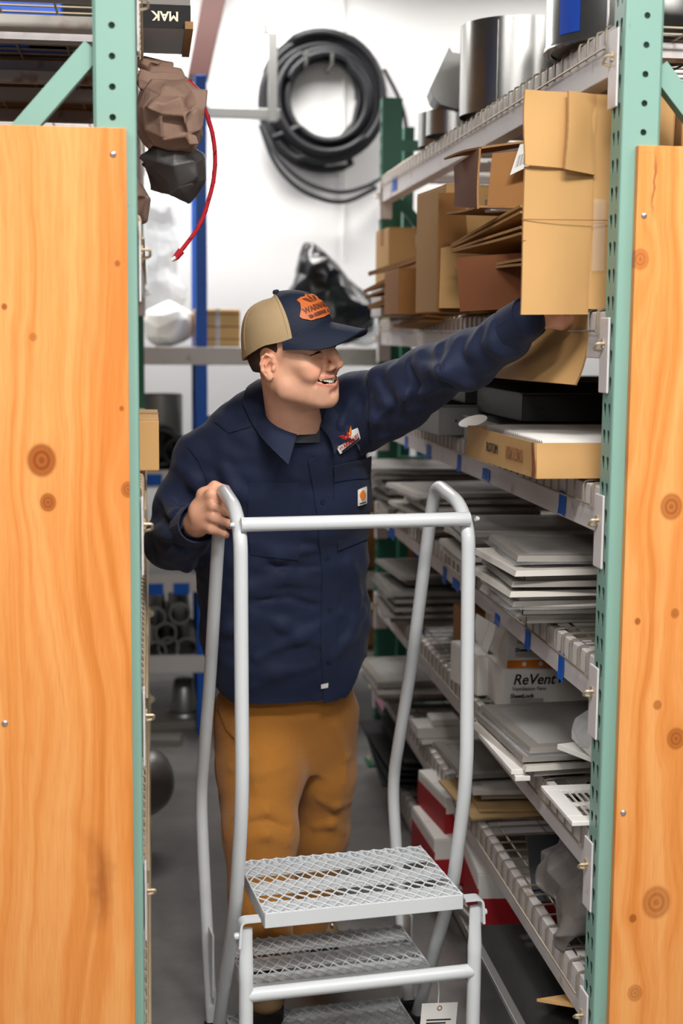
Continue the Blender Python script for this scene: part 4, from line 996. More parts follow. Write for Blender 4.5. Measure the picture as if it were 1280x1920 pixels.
# ------------------------------------------------------------------ shirt
def shirt_field():
    F = Field(V(-0.14, 2.78, 0.80), V(0.86, 3.86, 1.86), 0.0052)
    yw = math.radians(12)
    def sec(x0, x1, py, Yd, dep):
        a, b = PT(x0, py, Yd), PT(x1, py, Yd); return ((a + b) / 2, np.linalg.norm(b - a) / 2, dep, yw)
    secs = [sec(396, 692, 1350, 3.58, 0.135), sec(390, 692, 1270, 3.57, 0.135), sec(368, 692, 1130, 3.54, 0.135), sec(362, 694, 1000, 3.50, 0.135), sec(366, 696, 920, 3.46, 0.13), sec(380, 690, 850, 3.43, 0.115), sec(420, 672, 800, 3.40, 0.09), sec(470, 640, 765, 3.385, 0.07)]
    secs.sort(key=lambda q: q[0][2]); F.loft(secs, 0.03, p=2.5)
    # shoulders and yoke
    F.cone(PT(505, 778, 3.375), PT(385, 868, 3.43), 0.062, 0.070, 0.05); F.cone(PT(496, 748, 3.41), PT(440, 800, 3.42), 0.040, 0.055, 0.05); F.cone(PT(612, 775, 3.385), PT(660, 760, 3.37), 0.045, 0.06, 0.05); F.cone(PT(600, 790, 3.36), PT(668, 762, 3.36), 0.050, 0.072, 0.05)
    # reaching sleeve, fuller at the elbow
    F.chain([PT(672, 765, 3.36), PT(745, 742, 3.28), PT(808, 707, 3.19), PT(880, 672, 3.07), PT(945, 628, 2.965), PT(986, 599, 2.897)], [0.078, 0.072, 0.066, 0.062, 0.047, 0.041], 0.03)
    F.cone(PT(690, 800, 3.38), PT(780, 735, 3.22), 0.05, 0.05, 0.04); F.cone(PT(868, 705, 3.08), PT(878, 712, 3.06), 0.024, 0.022, 0.03)
    # other sleeve
    F.chain([PT(385, 872, 3.43), PT(347, 945, 3.45), PT(322, 1015, 3.445), PT(345, 1002, 3.33), PT(372, 984, 3.262)], [0.075, 0.068, 0.062, 0.053, 0.041], 0.03)
    F.cone(PT(318, 1030, 3.45), PT(345, 1045, 3.36), 0.040, 0.026, 0.03)
    F.ell(PT(610, 940, 3.38), V(0.07, 0.04, 0.09), None, 0.06); F.cone(PT(560, 850, 3.36), PT(545, 815, 3.345), 0.045, 0.035, 0.05); F.cone(PT(615, 845, 3.35), PT(625, 800, 3.335), 0.045, 0.035, 0.05); F.cone(PT(562, 872, 3.345), PT(568, 856, 3.325), 0.034, 0.026, 0.04); F.cone(PT(600, 872, 3.34), PT(600, 852, 3.32), 0.034, 0.026, 0.04)
    # hem curve
    x, y, z = np.meshgrid(*[F.lo[k] + F.h * np.arange(F.n[k]) for k in range(3)], indexing='ij', sparse=True)
    hx = np.array([PT(p[0], p[1], 3.45)[0] for p in ((380, 1285), (402, 1300), (440, 1325), (500, 1338), (560, 1340), (603, 1332), (640, 1325), (670, 1290), (692, 1250), (720, 1240))])
    hz = np.array([PT(p[0], p[1], 3.45)[2] for p in ((380, 1285), (402, 1300), (440, 1325), (500, 1338), (560, 1340), (603, 1332), (640, 1325), (670, 1290), (692, 1250), (720, 1240))])
    F.d = np.maximum(F.d, np.interp(x.ravel(), hx, hz).reshape(x.shape) - z).astype(np.float32)
    # cloth folds: ridges laid on the surface
    ridges = [([(470, 1012), (520, 1040), (590, 1030)], .008), ([(470, 1098), (530, 1082), (596, 1094)], .008), ([(470, 1150), (530, 1172), (600, 1205)], .009), ([(480, 1235), (560, 1196), (640, 1150)], .008), ([(655, 1050), (672, 1120), (660, 1190)], .008),
              ([(400, 1130), (450, 1105), (500, 1110)], .009), ([(405, 1225), (430, 1180), (470, 1165)], .008), ([(620, 1240), (650, 1200), (680, 1140)], .007), ([(470, 1290), (520, 1262), (590, 1250)], .007),
              ([(698, 700), (724, 752), (712, 815)], .012), ([(735, 695), (758, 745), (748, 790)], .011), ([(788, 662), (802, 702), (790, 752)], .012), ([(858, 636), (848, 684), (868, 725)], .012), ([(896, 618), (888, 656), (908, 690)], .010), ([(925, 606), (920, 640), (940, 660)], .008),
              ([(690, 840), (700, 785), (680, 735)], .010), ([(820, 650), (832, 690), (822, 735)], .010), ([(660, 860), (640, 800), (652, 760)], .008), ([(768, 680), (830, 700), (872, 720)], .008), ([(700, 790), (770, 745), (830, 725)], .010),
              ([(298, 930), (330, 965), (385, 955)], .010), ([(284, 995), (318, 1012), (345, 985)], .010), ([(300, 1050), (338, 1035), (362, 1008)], .010), ([(332, 872), (366, 905), (398, 940)], .009), ([(310, 960), (340, 985), (372, 975)], .008), ([(420, 880), (440, 920), (480, 940)], .010), ([(395, 900), (410, 950), (440, 990)], .010), ([(350, 1070), (366, 1056), (385, 1035)], .008)]
    for pts, r_ in ridges:
        r_ *= 1.4; P = [F.hit(px, py, -r_ * 0.45) for px, py in pts]; F.chain(P, [r_ * 0.5] + [r_] * (len(P) - 2) + [r_ * 0.5], 0.020, 'u', 0.03)
    grooves = [([(500, 1060), (560, 1065), (600, 1062)], .004), ([(480, 1125), (540, 1120), (590, 1135)], .004), ([(712, 712), (738, 760), (728, 812)], .006), ([(765, 676), (780, 720), (772, 765)], .006), ([(826, 646), (824, 690), (842, 726)], .006), ([(290, 965), (325, 988), (360, 970)], .006), ([(300, 1020), (330, 1022), (352, 1000)], .006), ([(655, 800), (672, 760), (690, 735)], .006)]
    for pts, r_ in grooves:
        P = [F.hit(px, py, r_ * 0.3) for px, py in pts]; F.chain(P, [r_] * len(P), 0.016, 's', 0.03)
    F.noise(0.0042, 24.0, 5, (1, 1, 1.6)); F.noise(0.0012, 80.0, 9)
    return F
SF = shirt_field()
v, q = SF.surface(); v = relax(v, q, 2, 0.45)
SHIRT = kid('shirt', mesh_from('shirt', v, q, 'navy'))
def on_shirt(px, py, off): return tuple(SF.hit(px, py, off))
def shirt_strip(name, L_, R_, off, th, m, parent=None, seg=4, along=14):
    """strip of cloth lying on the shirt between two photo polylines"""
    def pl(P, t):
        t *= len(P) - 1; i = min(int(t), len(P) - 2); f = t - i; return (P[i][0] * (1 - f) + P[i + 1][0] * f, P[i][1] * (1 - f) + P[i + 1][1] * f)
    rows = []
    for i in range(along + 1):
        a, b = pl(L_, i / along), pl(R_, i / along); rows.append([on_shirt(a[0] + (b[0] - a[0]) * j / seg, a[1] + (b[1] - a[1]) * j / seg, off) for j in range(seg + 1)])
    return kid2(name, MB().sheet(rows, th).mesh(name, m, smooth=50), parent or SHIRT)
shirt_strip('placket', [(578, 862), (594, 960), (603, 1080), (600, 1200), (606, 1318)], [(606, 850), (628, 955), (632, 1080), (630, 1200), (634, 1312)], 0.003, 0.003, 'navy', along=40)
for (bx, by) in ((604, 940), (612, 1046), (616, 1142), (616, 1238)):
    p = SF.hit(bx, by, 0.0055); n = SF.grad(p)[0]; b = MB(); ux = np.cross(n, V(0, 0, 1)); b.lathe([(0.0, 0.0008), (0.003, 0.0006), (0.0045, 0.0014), (0.0055, 0.001), (0.0058, -0.001)], 14, mtx=frame_mtx(p, ux, np.cross(n, ux))); kid2('button', b.mesh('button', 'navy_seam', smooth=40), SHIRT)
pk = shirt_strip('pocket', [(626, 878), (624, 960), (632, 1032)], [(690, 862), (690, 955), (688, 1010)], 0.003, 0.003, 'navy', seg=6, along=12)
shirt_strip('pocket_flap', [(624, 872), (624, 902)], [(691, 856), (690, 896)], 0.006, 0.003, 'navy', seg=6, along=4)
pk2 = shirt_strip('pocket', [(466, 905), (464, 985), (470, 1040)], [(560, 905), (566, 985), (560, 1050)], 0.0014, 0.0018, 'navy', seg=6, along=12)
shirt_strip('hem_tab', [(600, 1282), (600, 1290)], [(613, 1280), (613, 1288)], 0.006, 0.001, 'patch_white', seg=3, along=2)
# collar: two leaves folded over the neck opening
def collar():
    N_ = J['neck'] + V(0, 0, 0.068) + 0.010 * _toc + 0.004 * _r; fw = _toc * 0.93 + _r * 0.36; fw /= np.linalg.norm(fw); lf = np.cross(V(0, 0, 1), fw)
    for s, name in ((1, 'collar_leaf'), (-1, 'collar_leaf')):
        rows = []
        nt_ = 16
        for i in range(nt_ + 1):
            a = math.pi - (math.pi - 0.36) * i / nt_           # back of the neck to the front opening
            dirv = math.cos(a) * fw + s * math.sin(a) * lf
            f_ = max(0.0, (i / nt_ - 0.45) / 0.55) * (1.0 if s < 0 else 0.5)
            top = N_ + dirv * (0.070 + 0.004 * math.sin(a)) + V(0, 0, 0.052 - 0.112 * (i / nt_) ** 1.4)
            if a > 2.0: top = top + V(0, 0, 0.006)
            outd = 0.038 + 0.014 * f_; low = top + dirv * outd + V(0, 0, -0.052 - 0.034 * f_ ** 1.5) + (s * lf * 0.026) * f_ ** 2
            low = SF.project(low, 0.006) if float(SF.sample(low)[0]) < 0.03 else low
            row = []
            for j in range(6):
                t = j / 5; p = top * (1 - t) + low * t + dirv * 0.012 * math.sin(math.pi * t)
                dv = float(SF.sample(p)[0])
                if dv < 0.005: p = p + SF.grad(p)[0] * (0.005 - dv)
                row.append(tuple(p))
            rows.append(row)
        kid2(name, MB().sheet(rows, 0.0035).mesh(name, 'navy', smooth=60), SHIRT)
        # stand: inner band
        rows = []
        for i in range(nt_ + 1):
            a = math.pi - (math.pi - 0.36) * i / nt_; dirv = math.cos(a) * fw + s * math.sin(a) * lf
            top = N_ + dirv * 0.069 + V(0, 0, 0.052 - 0.112 * (i / nt_) ** 1.4); rows.append([tuple(top), tuple(N_ + dirv * 0.073 + V(0, 0, -0.04 - 0.03 * (i / nt_)))])
        kid2('collar_stand', MB().sheet(rows, 0.003).mesh('collar_stand', 'navy_seam', smooth=60), SHIRT)
    # size label inside the back of the collar
    lb = MB(); a = 2.62; dirv = math.cos(a) * fw - math.sin(a) * lf; c = N_ + dirv * 0.0665 + V(0, 0, 0.028); ux = np.cross(V(0, 0, 1), dirv); lb.box((-0.009, -0.012, -0.0005), (0.009, 0.012, 0.0005), mtx=frame_mtx(c, ux, V(0, 0, 1))); kid2('size_label', lb.mesh('size_label', 'patch_white'), SHIRT)
    # grey undershirt in the opening
    rows = []
    for i in range(13):
        a = -0.9 + 1.8 * i / 12; dirv = math.cos(a) * fw + math.sin(a) * lf; rows.append([tuple(N_ + dirv * 0.066 + V(0, 0, -0.026 - 0.012 * math.cos(a))), tuple(N_ + dirv * 0.074 + V(0, 0, -0.10))])
    kid('undershirt', MB().sheet(rows, 0.003).mesh('undershirt', 'tee', smooth=60))
collar()
# yoke and shoulder seams, cuffs
def seam(pts, r=0.0016, off=0.001, m='navy_seam'):
    P = []
    for (a, b) in zip(pts[:-1], pts[1:]):
        for k in range(8): t = k / 8; P.append(on_shirt(a[0] * (1 - t) + b[0] * t, a[1] * (1 - t) + b[1] * t, off))
    P.append(on_shirt(*pts[-1], off)); kid2('seam', MB().tube(P, r, 5).mesh('seam', m, smooth=60), SHIRT)
seam([(352, 838), (372, 862), (388, 900), (392, 950)]); seam([(404, 792), (430, 812), (470, 800)]); seam([(690, 712), (694, 750), (690, 800), (694, 832)])
def cuff(w_, el, r1, ln, name='cuff'):
    d = w_ - el; d /= np.linalg.norm(d); c = w_ + d * 0.004; a = np.cross(d, V(0, 0, 1)); a /= np.linalg.norm(a); b = np.cross(d, a)
    rows = []
    for i in range(25):
        t = 2 * math.pi * i / 24; rr = 1 + 0.03 * math.sin(3 * t)
        rows.append([tuple(c - d * ln * (1 - k / 4) + (a * math.cos(t) + b * math.sin(t)) * (r1 * (1 + 0.10 * (1 - k / 4)) * rr)) for k in range(5)])
    kid2(name, MB().sheet(rows, 0.004).mesh(name, 'navy', smooth=60), SHIRT)
cuff(J['wrR'] + (J['wrR'] - J['elR']) * 0.02, J['elR'] + V(0, 0.02, 0), 0.045, 0.060); cuff(J['wrL'] + (J['wrL'] - J['elL']) * 0.03, J['elL'], 0.043, 0.060)
# ------------------------------------------------------------------ emblems on the chest
def quad_map(c00, c10, c01, c11):
    return lambda u, v_: tuple((c00[i] * (1 - u) + c10[i] * u) * (1 - v_) + (c01[i] * (1 - u) + c11[i] * u) * v_ for i in (0, 1))
def shirt_emblem(poly, mapf, off0, off1, name, m, par):
    bm = bmesh.new(); vs = [bm.verts.new((a, b, 0)) for a, b in poly]; bm.faces.new(vs); bmesh.ops.triangulate(bm, faces=bm.faces); bmesh.ops.subdivide_edges(bm, edges=bm.edges, cuts=2, use_grid_fill=True)
    r_ = bmesh.ops.extrude_face_region(bm, geom=list(bm.faces)); ts = set(g for g in r_['geom'] if isinstance(g, bmesh.types.BMVert))
    for v_ in bm.verts: v_.co = Vector(on_shirt(*mapf(v_.co.x, v_.co.y), off1 if v_ in ts else off0))
    bmesh.ops.recalc_face_normals(bm, faces=bm.faces); me = bpy.data.meshes.new(name); bm.to_mesh(me); bm.free(); me.materials.append(MATS[m]); return kid2(name, me, par)
qm = quad_map((634, 850), (677, 822), (628, 832), (668, 800))    # u along the word, v upwards
pt_ = shirt_emblem([(0.02, 0.0), (1.0, 0.12), (1.06, 0.9), (0.66, 1.08), (0.52, 1.05), (0.36, 0.92), (-0.02, 0.62)], qm, 0.004, 0.0066, 'chest_patch', 'patch_white', SHIRT)
def shirt_text(body, size, u0, v0, su, sv, m, par, off, bold=0.0, shear=0.0):
    o = text_mesh('lettering', body, size, m, None, None, shear, bold, 0.0001); o.parent = par
    for v_ in o.data.vertices: v_.co = Vector(on_shirt(*qm(u0 + v_.co.x * su, v0 + v_.co.y * sv), off))
shirt_text('WARMAIRE', 1.0, 0.52, 0.42, 0.185, 0.50, 'patch_red', pt_, 0.0078, 0.02)
shirt_emblem([(0.10, 0.04), (0.96, 0.16), (0.96, 0.28), (0.10, 0.18)], qm, 0.0064, 0.0076, 'patch_bar', 'ink', pt_)
for sg, cc, mm in ((-1, 0.50, 'patch_red'), (1, 0.58, 'patch_orange')):
    shirt_emblem([(cc, 0.72), (cc + sg * 0.12, 0.95), (cc + sg * 0.22, 1.45), (cc + sg * 0.06, 1.2)], qm, 0.0045, 0.0075, 'patch_flame', mm, pt_)
shirt_emblem([(0.54, 0.72), (0.60, 1.0), (0.55, 1.35), (0.49, 1.0)], qm, 0.0048, 0.0078, 'patch_flame', 'patch_red', pt_)
qm2 = quad_map((667, 947), (682, 942), (667, 919), (682, 913))
lb = shirt_emblem([(0, 0), (1, 0), (1, 1), (0, 1)], qm2, 0.0066, 0.0082, 'brand_tab', 'patch_white', SHIRT)
shirt_emblem([(0.5 + 0.36 * math.cos(t) * (0.8 + 0.2 * math.cos(2 * t + 1)), 0.55 + 0.30 * math.sin(t)) for t in [math.radians(k) for k in range(50, 381, 22)]] + [(0.62, 0.52), (0.46, 0.46), (0.42, 0.62)], qm2, 0.0082, 0.0090, 'brand_mark', 'patch_orange', lb)
shirt_emblem([(0.15, 0.08), (0.85, 0.08), (0.85, 0.14), (0.15, 0.14)], qm2, 0.0082, 0.0090, 'brand_line', 'ink', lb)

# ------------------------------------------------------------------ trousers and boots
def trouser_field():
    F = Field(V(-0.05, 3.22, 0.06), V(0.75, 4.0, 1.08), 0.006)
    F.loft([(PT(540, 1440, 3.62), 0.10, 0.09, 0.2), (PT(541, 1330, 3.60), 0.170, 0.118, 0.2), (PT(543, 1230, 3.58), 0.165, 0.115, 0.2)], 0.04)
    F.chain([PT(478, 1345, 3.58), PT(488, 1450, 3.54), PT(486, 1555, 3.47), PT(490, 1680, 3.44), PT(490, 1770, 3.43)], [0.110, 0.108, 0.092, 0.080, 0.082], 0.03)
    F.chain([PT(606, 1345, 3.62), PT(610, 1455, 3.65), PT(600, 1560, 3.70), PT(582, 1660, 3.76), PT(568, 1725, 3.80)], [0.092, 0.080, 0.074, 0.072, 0.076], 0.03)
    for pts, r_ in (([(430, 1440), (480, 1452), (530, 1440)], .009), ([(440, 1530), (500, 1520), (545, 1532)], .010), ([(450, 1575), (500, 1566), (540, 1580)], .010), ([(600, 1500), (630, 1512), (660, 1500)], .009), ([(590, 1550), (620, 1545), (645, 1560)], .009), ([(470, 1720), (500, 1735), (530, 1728)], .010), ([(450, 1750), (490, 1745), (525, 1760)], .010), ([(440, 1380), (470, 1420), (480, 1480)], .007), ([(630, 1360), (650, 1420), (648, 1470)], .007)):
        P = [F.hit(px, py, -r_ * 0.5) for px, py in pts]; F.chain(P, [r_ * 0.5] + [r_] * (len(P) - 2) + [r_ * 0.5], 0.018, 'u', 0.03)
    for pts, r_ in (([(455, 1546), (500, 1540), (540, 1552)], .005),):
        P = [F.hit(px, py, r_ * 0.2) for px, py in pts]; F.chain(P, [r_] * len(P), 0.014, 's', 0.03)
    F.noise(0.0022, 30.0, 15)
    return F
TF = trouser_field(); v, q = TF.surface(); TROUSERS = kid('trousers', mesh_from('trousers', relax(v, q, 2, 0.45), q, 'duck'))
def tseam(pts):
    P = []
    for (a, b) in zip(pts[:-1], pts[1:]):
        for k in range(8): t = k / 8; P.append(tuple(TF.hit(a[0] * (1 - t) + b[0] * t, a[1] * (1 - t) + b[1] * t, 0.0008)))
    kid2('seam', MB().tube(P, 0.0017, 5).mesh('seam', 'duck_seam', smooth=60), TROUSERS)
tseam([(404, 1310), (403, 1400), (412, 1500), (424, 1590)]); tseam([(408, 1330), (425, 1370), (445, 1390)])
def boot(cuff_c, toe_c, zs):
    a = V(cuff_c[0], cuff_c[1], zs); b = V(toe_c[0], toe_c[1], zs); d = b - a; L_ = np.linalg.norm(d); d /= L_; sd = np.cross(V(0, 0, 1), d)
    F = Field(np.minimum(a, b) - V(0.14, 0.14, 0.0), np.maximum(a, b) + V(0.14, 0.14, 0.24), 0.004)
    at3 = lambda f, s, z: a + d * f + sd * s + V(0, 0, z)
    F.cone(at3(0.0, 0, 0.06), at3(0.0, 0, 0.18), 0.048, 0.050, 0.03); F.cone(at3(-0.01, 0, 0.055), at3(L_ * 0.45, 0, 0.052), 0.042, 0.044, 0.03)
    F.ell(at3(L_ - 0.060, 0, 0.050), V(0.064, 0.050, 0.042), np.stack([d, sd, V(0, 0, 1)], 1), 0.02); F.cone(at3(L_ * 0.30, 0, 0.085), at3(L_ - 0.08, 0, 0.062), 0.034, 0.03, 0.03)
    sl, (x, y, z) = F._sl(F.lo, F.lo + (F.n - 1) * F.h); F.d[sl] = np.maximum(F.d[sl], (zs + 0.022) - z + 0 * x + 0 * y).astype(np.float32)
    v, q = F.surface(); o = kid('boot', mesh_from('boot', relax(v, q, 1), q, 'boot'))
    out = []
    n = 22
    for k in range(n):
        t = 2 * math.pi * k / n; f = math.cos(t); s = math.sin(t)
        w_ = 0.046 + 0.008 * max(0, f); out.append(at3(L_ / 2 - 0.022 + (L_ / 2 + 0.03) * (abs(f) ** 0.75) * (1 if f > 0 else -1), w_ * (abs(s) ** 0.7) * (1 if s > 0 else -1), 0.0))
    kid2('sole', MB().prism([tuple(p) for p in out], (0, 0, 0.027)).mesh('sole', 'boot_sole'), o)
    for k in range(4):
        f = L_ * 0.34 + k * 0.020; lc = MB(); zz = 0.118 - k * 0.008
        lc.tube([at3(f, -0.026, zz - 0.012), at3(f + 0.004, 0, zz + 0.006), at3(f + 0.008, 0.026, zz - 0.012)], 0.0028, 6); kid2('lace', lc.mesh('lace', 'boot_sole', smooth=60), o)
        for s in (-1, 1):
            ey_ = MB(); ey_.lathe([(0.0, 0.002), (0.004, 0.0015), (0.005, 0)], 10, mtx=frame_mtx(at3(f, s * 0.030, zz - 0.012), d, sd + V(0, 0, 0.6 * -s))); kid2('eyelet', ey_.mesh('eyelet', 'zinc', smooth=60), o)
    return o
_t1 = np.array(at(500, 1925, Z=0.05)); boot(PT(490, 1770, 3.44), (_t1[0], _t1[1] + 0.0, 0), 0.05)
_t2 = np.array(at(628, 1772, Z=0.0)); boot(PT(568, 1735, 3.80) + V(0.0, 0.02, 0), (_t2[0], _t2[1] - 0.02, 0), 0.0)
# ------------------------------------------------------------------ goods on the right-hand rack
mat('plastic_clear', (232, 234, 238), 0.12, var=0.02, alpha=0.10, spec=1.0, bump=0.5, bscale=26)
mat('plastic_milky', (225, 228, 232), 0.25, var=0.03, alpha=0.55, spec=0.9, bump=0.6, bscale=20)
mat('plastic_grey', (108, 103, 100), 0.35, var=0.08, scale=5, bump=0.4, bscale=12, spec=0.6)
mat('sheet_dark', (52, 53, 55), 0.45, var=0.15, scale=5, metal=0.3)
mat('print_orange', (222, 122, 30), 0.6, var=0.04)
mat('print_red', (168, 30, 40), 0.6, var=0.05)
mat('pink', (206, 150, 172), 0.8, var=0.1)
mat('tan_paper', (196, 164, 116), 0.8, var=0.06, scale=8)
mat('blue_print', (30, 70, 170), 0.5, var=0.1)
RZ = [z + 0.0095 for z in R_LEV]
def carton(name, label, cat, c, size, yaw=0.0, m='card', tape=True, group=None, flapline=True, tapem='card_dark'):
    """closed corrugated box standing at c (base centre), size (x, y, z)"""
    t = empty(name, c, label, cat, group, rz=math.radians(yaw)); sx, sy, sz = (v / 2 for v in size); H = size[2]
    MB().box((-sx, -sy, 0), (sx, sy, H - 0.004)).build('body', m, t, bevel=0.003)
    for s in (-1, 1):
        MB().box((-sx + 0.001, (0.0015 if s > 0 else -sy + 0.001), H - 0.004), (sx - 0.001, (sy - 0.001 if s > 0 else -0.0015), H)).build('flap', m, t)
    if tape:
        k = MB(); k.box((-sx - 0.0006, -0.024, H), (sx + 0.0006, 0.024, H + 0.0005)); k.box((-sx - 0.0009, -0.024, H - 0.06), (-sx - 0.0001, 0.024, H + 0.0005)); k.build('tape', tapem, t)
    return t
def flap_sheet(name, m, parent, c, nu=8, nv=8, bend=0.0, th=0.0045, wob=0.003, seed=0):
    """corrugated board through four corners c00 c10 c11 c01 with a bend and a little warp"""
    rg = random.Random(seed); c = [Vector(p) for p in c]; n = (c[1] - c[0]).cross(c[3] - c[0]).normalized(); a, b_ = rg.uniform(0, 6), rg.uniform(0, 6); rows = []
    for i in range(nv + 1):
        v_ = i / nv; row = []
        for j in range(nu + 1):
            u = j / nu; p = (c[0] * (1 - u) + c[1] * u) * (1 - v_) + (c[3] * (1 - u) + c[2] * u) * v_
            p = p + n * (bend * 4 * v_ * (1 - v_) + wob * math.sin(3 * u + a) * math.sin(4 * v_ + b_)); row.append(tuple(p))
        rows.append(row)
    return MB().sheet(rows, th, 0, 1).build(name, [m, 'card_edge'], parent, smooth=50)
def world_child(o, t):
    o.matrix_parent_inverse = t.matrix_world.inverted() if t.matrix_world != Matrix.Identity(4) else Matrix.Translation(-t.location) ; return o
def wempty(name, loc, *a, **k):
    """empty whose children are given in world coordinates"""
    return empty(name, loc, *a, **k)
def wc(o, t): o.matrix_parent_inverse = Matrix.Translation(-Vector(t.location)); return o

# --- carton lying open towards the aisle, the one the hand is in
t = wempty('open_carton', (1.10, 3.02, RZ[1]), 'big tan carton lying open on its side, tall flap standing out beside post', 'carton')
zb, zt_ = RZ[1] - 0.004, at(1060, 178, Y=2.80).z
xa_, xb_ = 0.872, 1.035
ya_, yb_ = 2.79, 3.20
for nm, c in (('side_panel', [(xa_, ya_, zb), (xb_, ya_, zb), (xb_, ya_, zt_), (xa_, ya_, zt_)]), ('side_panel', [(xa_, yb_, zb), (xb_, yb_, zb), (xb_, yb_, zt_), (xa_, yb_, zt_)]),
              ('bottom_panel', [(xa_, ya_, zb + 0.004), (xb_, ya_, zb + 0.004), (xb_, yb_, zb + 0.004), (xa_, yb_, zb + 0.004)]), ('back_panel', [(xb_, ya_, zb), (xb_, yb_, zb), (xb_, yb_, zt_), (xb_, ya_, zt_)]),
              ('top_panel', [(xa_, ya_, zt_), (xb_, ya_, zt_), (xb_, yb_, zt_), (xa_, yb_, zt_)])):
    wc(flap_sheet(nm, 'card', t, c, seed=3), t)
fl_l = at(976, 585, Y=2.74); fl_t = at(983, 182, Y=2.74)
zsplit = at(1060, 315, Y=2.76).z
wc(flap_sheet('near_flap', 'card', t, [(fl_l.x, 2.745, at(975, 590, Y=2.745).z), (xa_, ya_, at(1143, 590, Y=2.79).z), (xa_, ya_, zsplit - 0.001), (fl_l.x + 0.002, 2.742, zsplit - 0.001)], wob=0.004, seed=5), t)
wc(flap_sheet('near_flap', 'card', t, [(fl_t.x, 2.738, zsplit), (xa_, ya_ - 0.004, zsplit), (xa_, ya_, zt_), (fl_t.x + 0.004, 2.75, zt_)], wob=0.005, seed=6), t)
wc(flap_sheet('near_flap_fold', 'card', t, [(fl_t.x + 0.085, 2.742, zsplit - 0.004), (xa_ + 0.0, ya_ - 0.009, zsplit - 0.010), (xa_, ya_ - 0.005, zt_), (fl_t.x + 0.09, 2.752, zt_)], wob=0.003, seed=8), t)
cz = MB()
for (x0p, x1p, yp) in ((978, 1138, 411), (978, 1035, 451)):
    a_, b_ = at(x0p, yp, Y=2.739), at(x1p, yp + 2, Y=2.778); cz.tube([(a_.x, 2.739, a_.z), (b_.x, 2.7795, b_.z)], 0.0009, 4)
wc(cz.build('crease', 'card_dark', t), t)
tp = MB(); p0 = at(1122, 440, Y=2.775); tp.sheet([[(p0.x - 0.010 + 0.026 * j / 2, ya_ - 0.006 - 0.004 * (1 - j / 2), p0.z - 0.07 + 0.14 * i / 4) for j in range(3)] for i in range(5)], 0.0006); wc(tp.build('clear_tape', 'plastic_clear', t, smooth=60), t)
# hanging lower flap
h0, h1 = Vector((xa_, 2.80, zb)), Vector((xa_, 3.20, zb)); o0 = at(1079, 722, Y=2.84); o1 = at(912, 706, Y=3.16)
wc(flap_sheet('hanging_flap', 'card', t, [h0, h1, o1, o0], bend=-0.012, seed=9), t)
# upper flap, standing out and up
wc(flap_sheet('far_flap', 'card_inside', t, [(xa_, yb_, zb + 0.01), (xa_ - 0.15, yb_ + 0.10, zb + 0.0), (xa_ - 0.16, yb_ + 0.10, zb + 0.125), (xa_, yb_, zb + 0.135)], seed=12), t)  # darker brown board puts this flap's shade into its colour

# --- flattened cartons fanned on the shelf behind it
def board(label, pts, m, seed, th=0.006, bend=0.0, fold=True, group='flattened cartons on the carton shelf'):
    P = [Vector(p) for p in pts]; c = sum(P, Vector()) / 4; t = wempty('flattened_carton', (c.x, c.y, min(p.z for p in P)), label, 'cardboard', group)
    wc(flap_sheet('board', m, t, P, bend=bend, th=th, seed=seed), t)
    if fold:
        off = Vector((0, 0, -0.012)); wc(flap_sheet('folded_layer', m, t, [p + off * (1.0 if i in (0, 3) else 0.35) for i, p in enumerate(P)], bend=bend - 0.006, th=th, seed=seed + 1), t)
    return t
def quadYZ(a, b, dx, drop=0.0):
    """board whose aisle edge runs between pixel points a=(x,y,Y), b=(x,y,Y) and which goes dx into the rack"""
    A, B = at(a[0], a[1], Y=a[2]), at(b[0], b[1], Y=b[2]); return [A, B, B + Vector((dx, 0.02, drop)), A + Vector((dx, 0.02, drop))]
board('upper flattened tan carton with torn edge jutting above the dark gap', quadYZ((975, 388, 3.10), (845, 458, 3.52), 0.5, 0.015), 'card', 21, bend=0.01)
board('middle flattened tan carton folded open with a dark gap inside', quadYZ((975, 425, 3.10), (846, 470, 3.50), 0.5, 0.0), 'card_dark', 23, bend=0.008)
board('lowest flattened tan carton, level, just over the reaching hand', quadYZ((975, 488, 3.12), (852, 506, 3.48), 0.5, 0.0), 'card', 25, bend=-0.006)
# upright carton panel behind, ochre
p = at(856, 600, Y=3.72)
c_ = carton('carton', 'ochre carton standing upright at the middle of the carton shelf', 'carton', (p.x + 0.12, 3.86, RZ[1]), (0.34, 0.30, 0.33), 4, 'card', tape=False)
a_ = at(822, 362, Y=3.66); b_ = at(896, 356, Y=3.66); d_ = at(818, 588, Y=3.66)
t = wempty('standing_board', (a_.x, 3.66, RZ[1]), 'tall ochre cardboard panel leaning out of the shelf by torn carton', 'cardboard')
wc(flap_sheet('board', 'card_dark', t, [(d_.x, 3.66, RZ[1]), (b_.x + 0.02, 3.72, RZ[1]), (b_.x + 0.01, 3.72, b_.z), (a_.x, 3.66, a_.z)], seed=31), t); 
wc(flap_sheet('fold', 'card', t, [(d_.x + 0.004, 3.65, RZ[1] + 0.01), (b_.x + 0.08, 3.62, RZ[1] + 0.01), (b_.x + 0.07, 3.64, b_.z - 0.11), (d_.x + 0.006, 3.65, a_.z - 0.14)], seed=33), t)
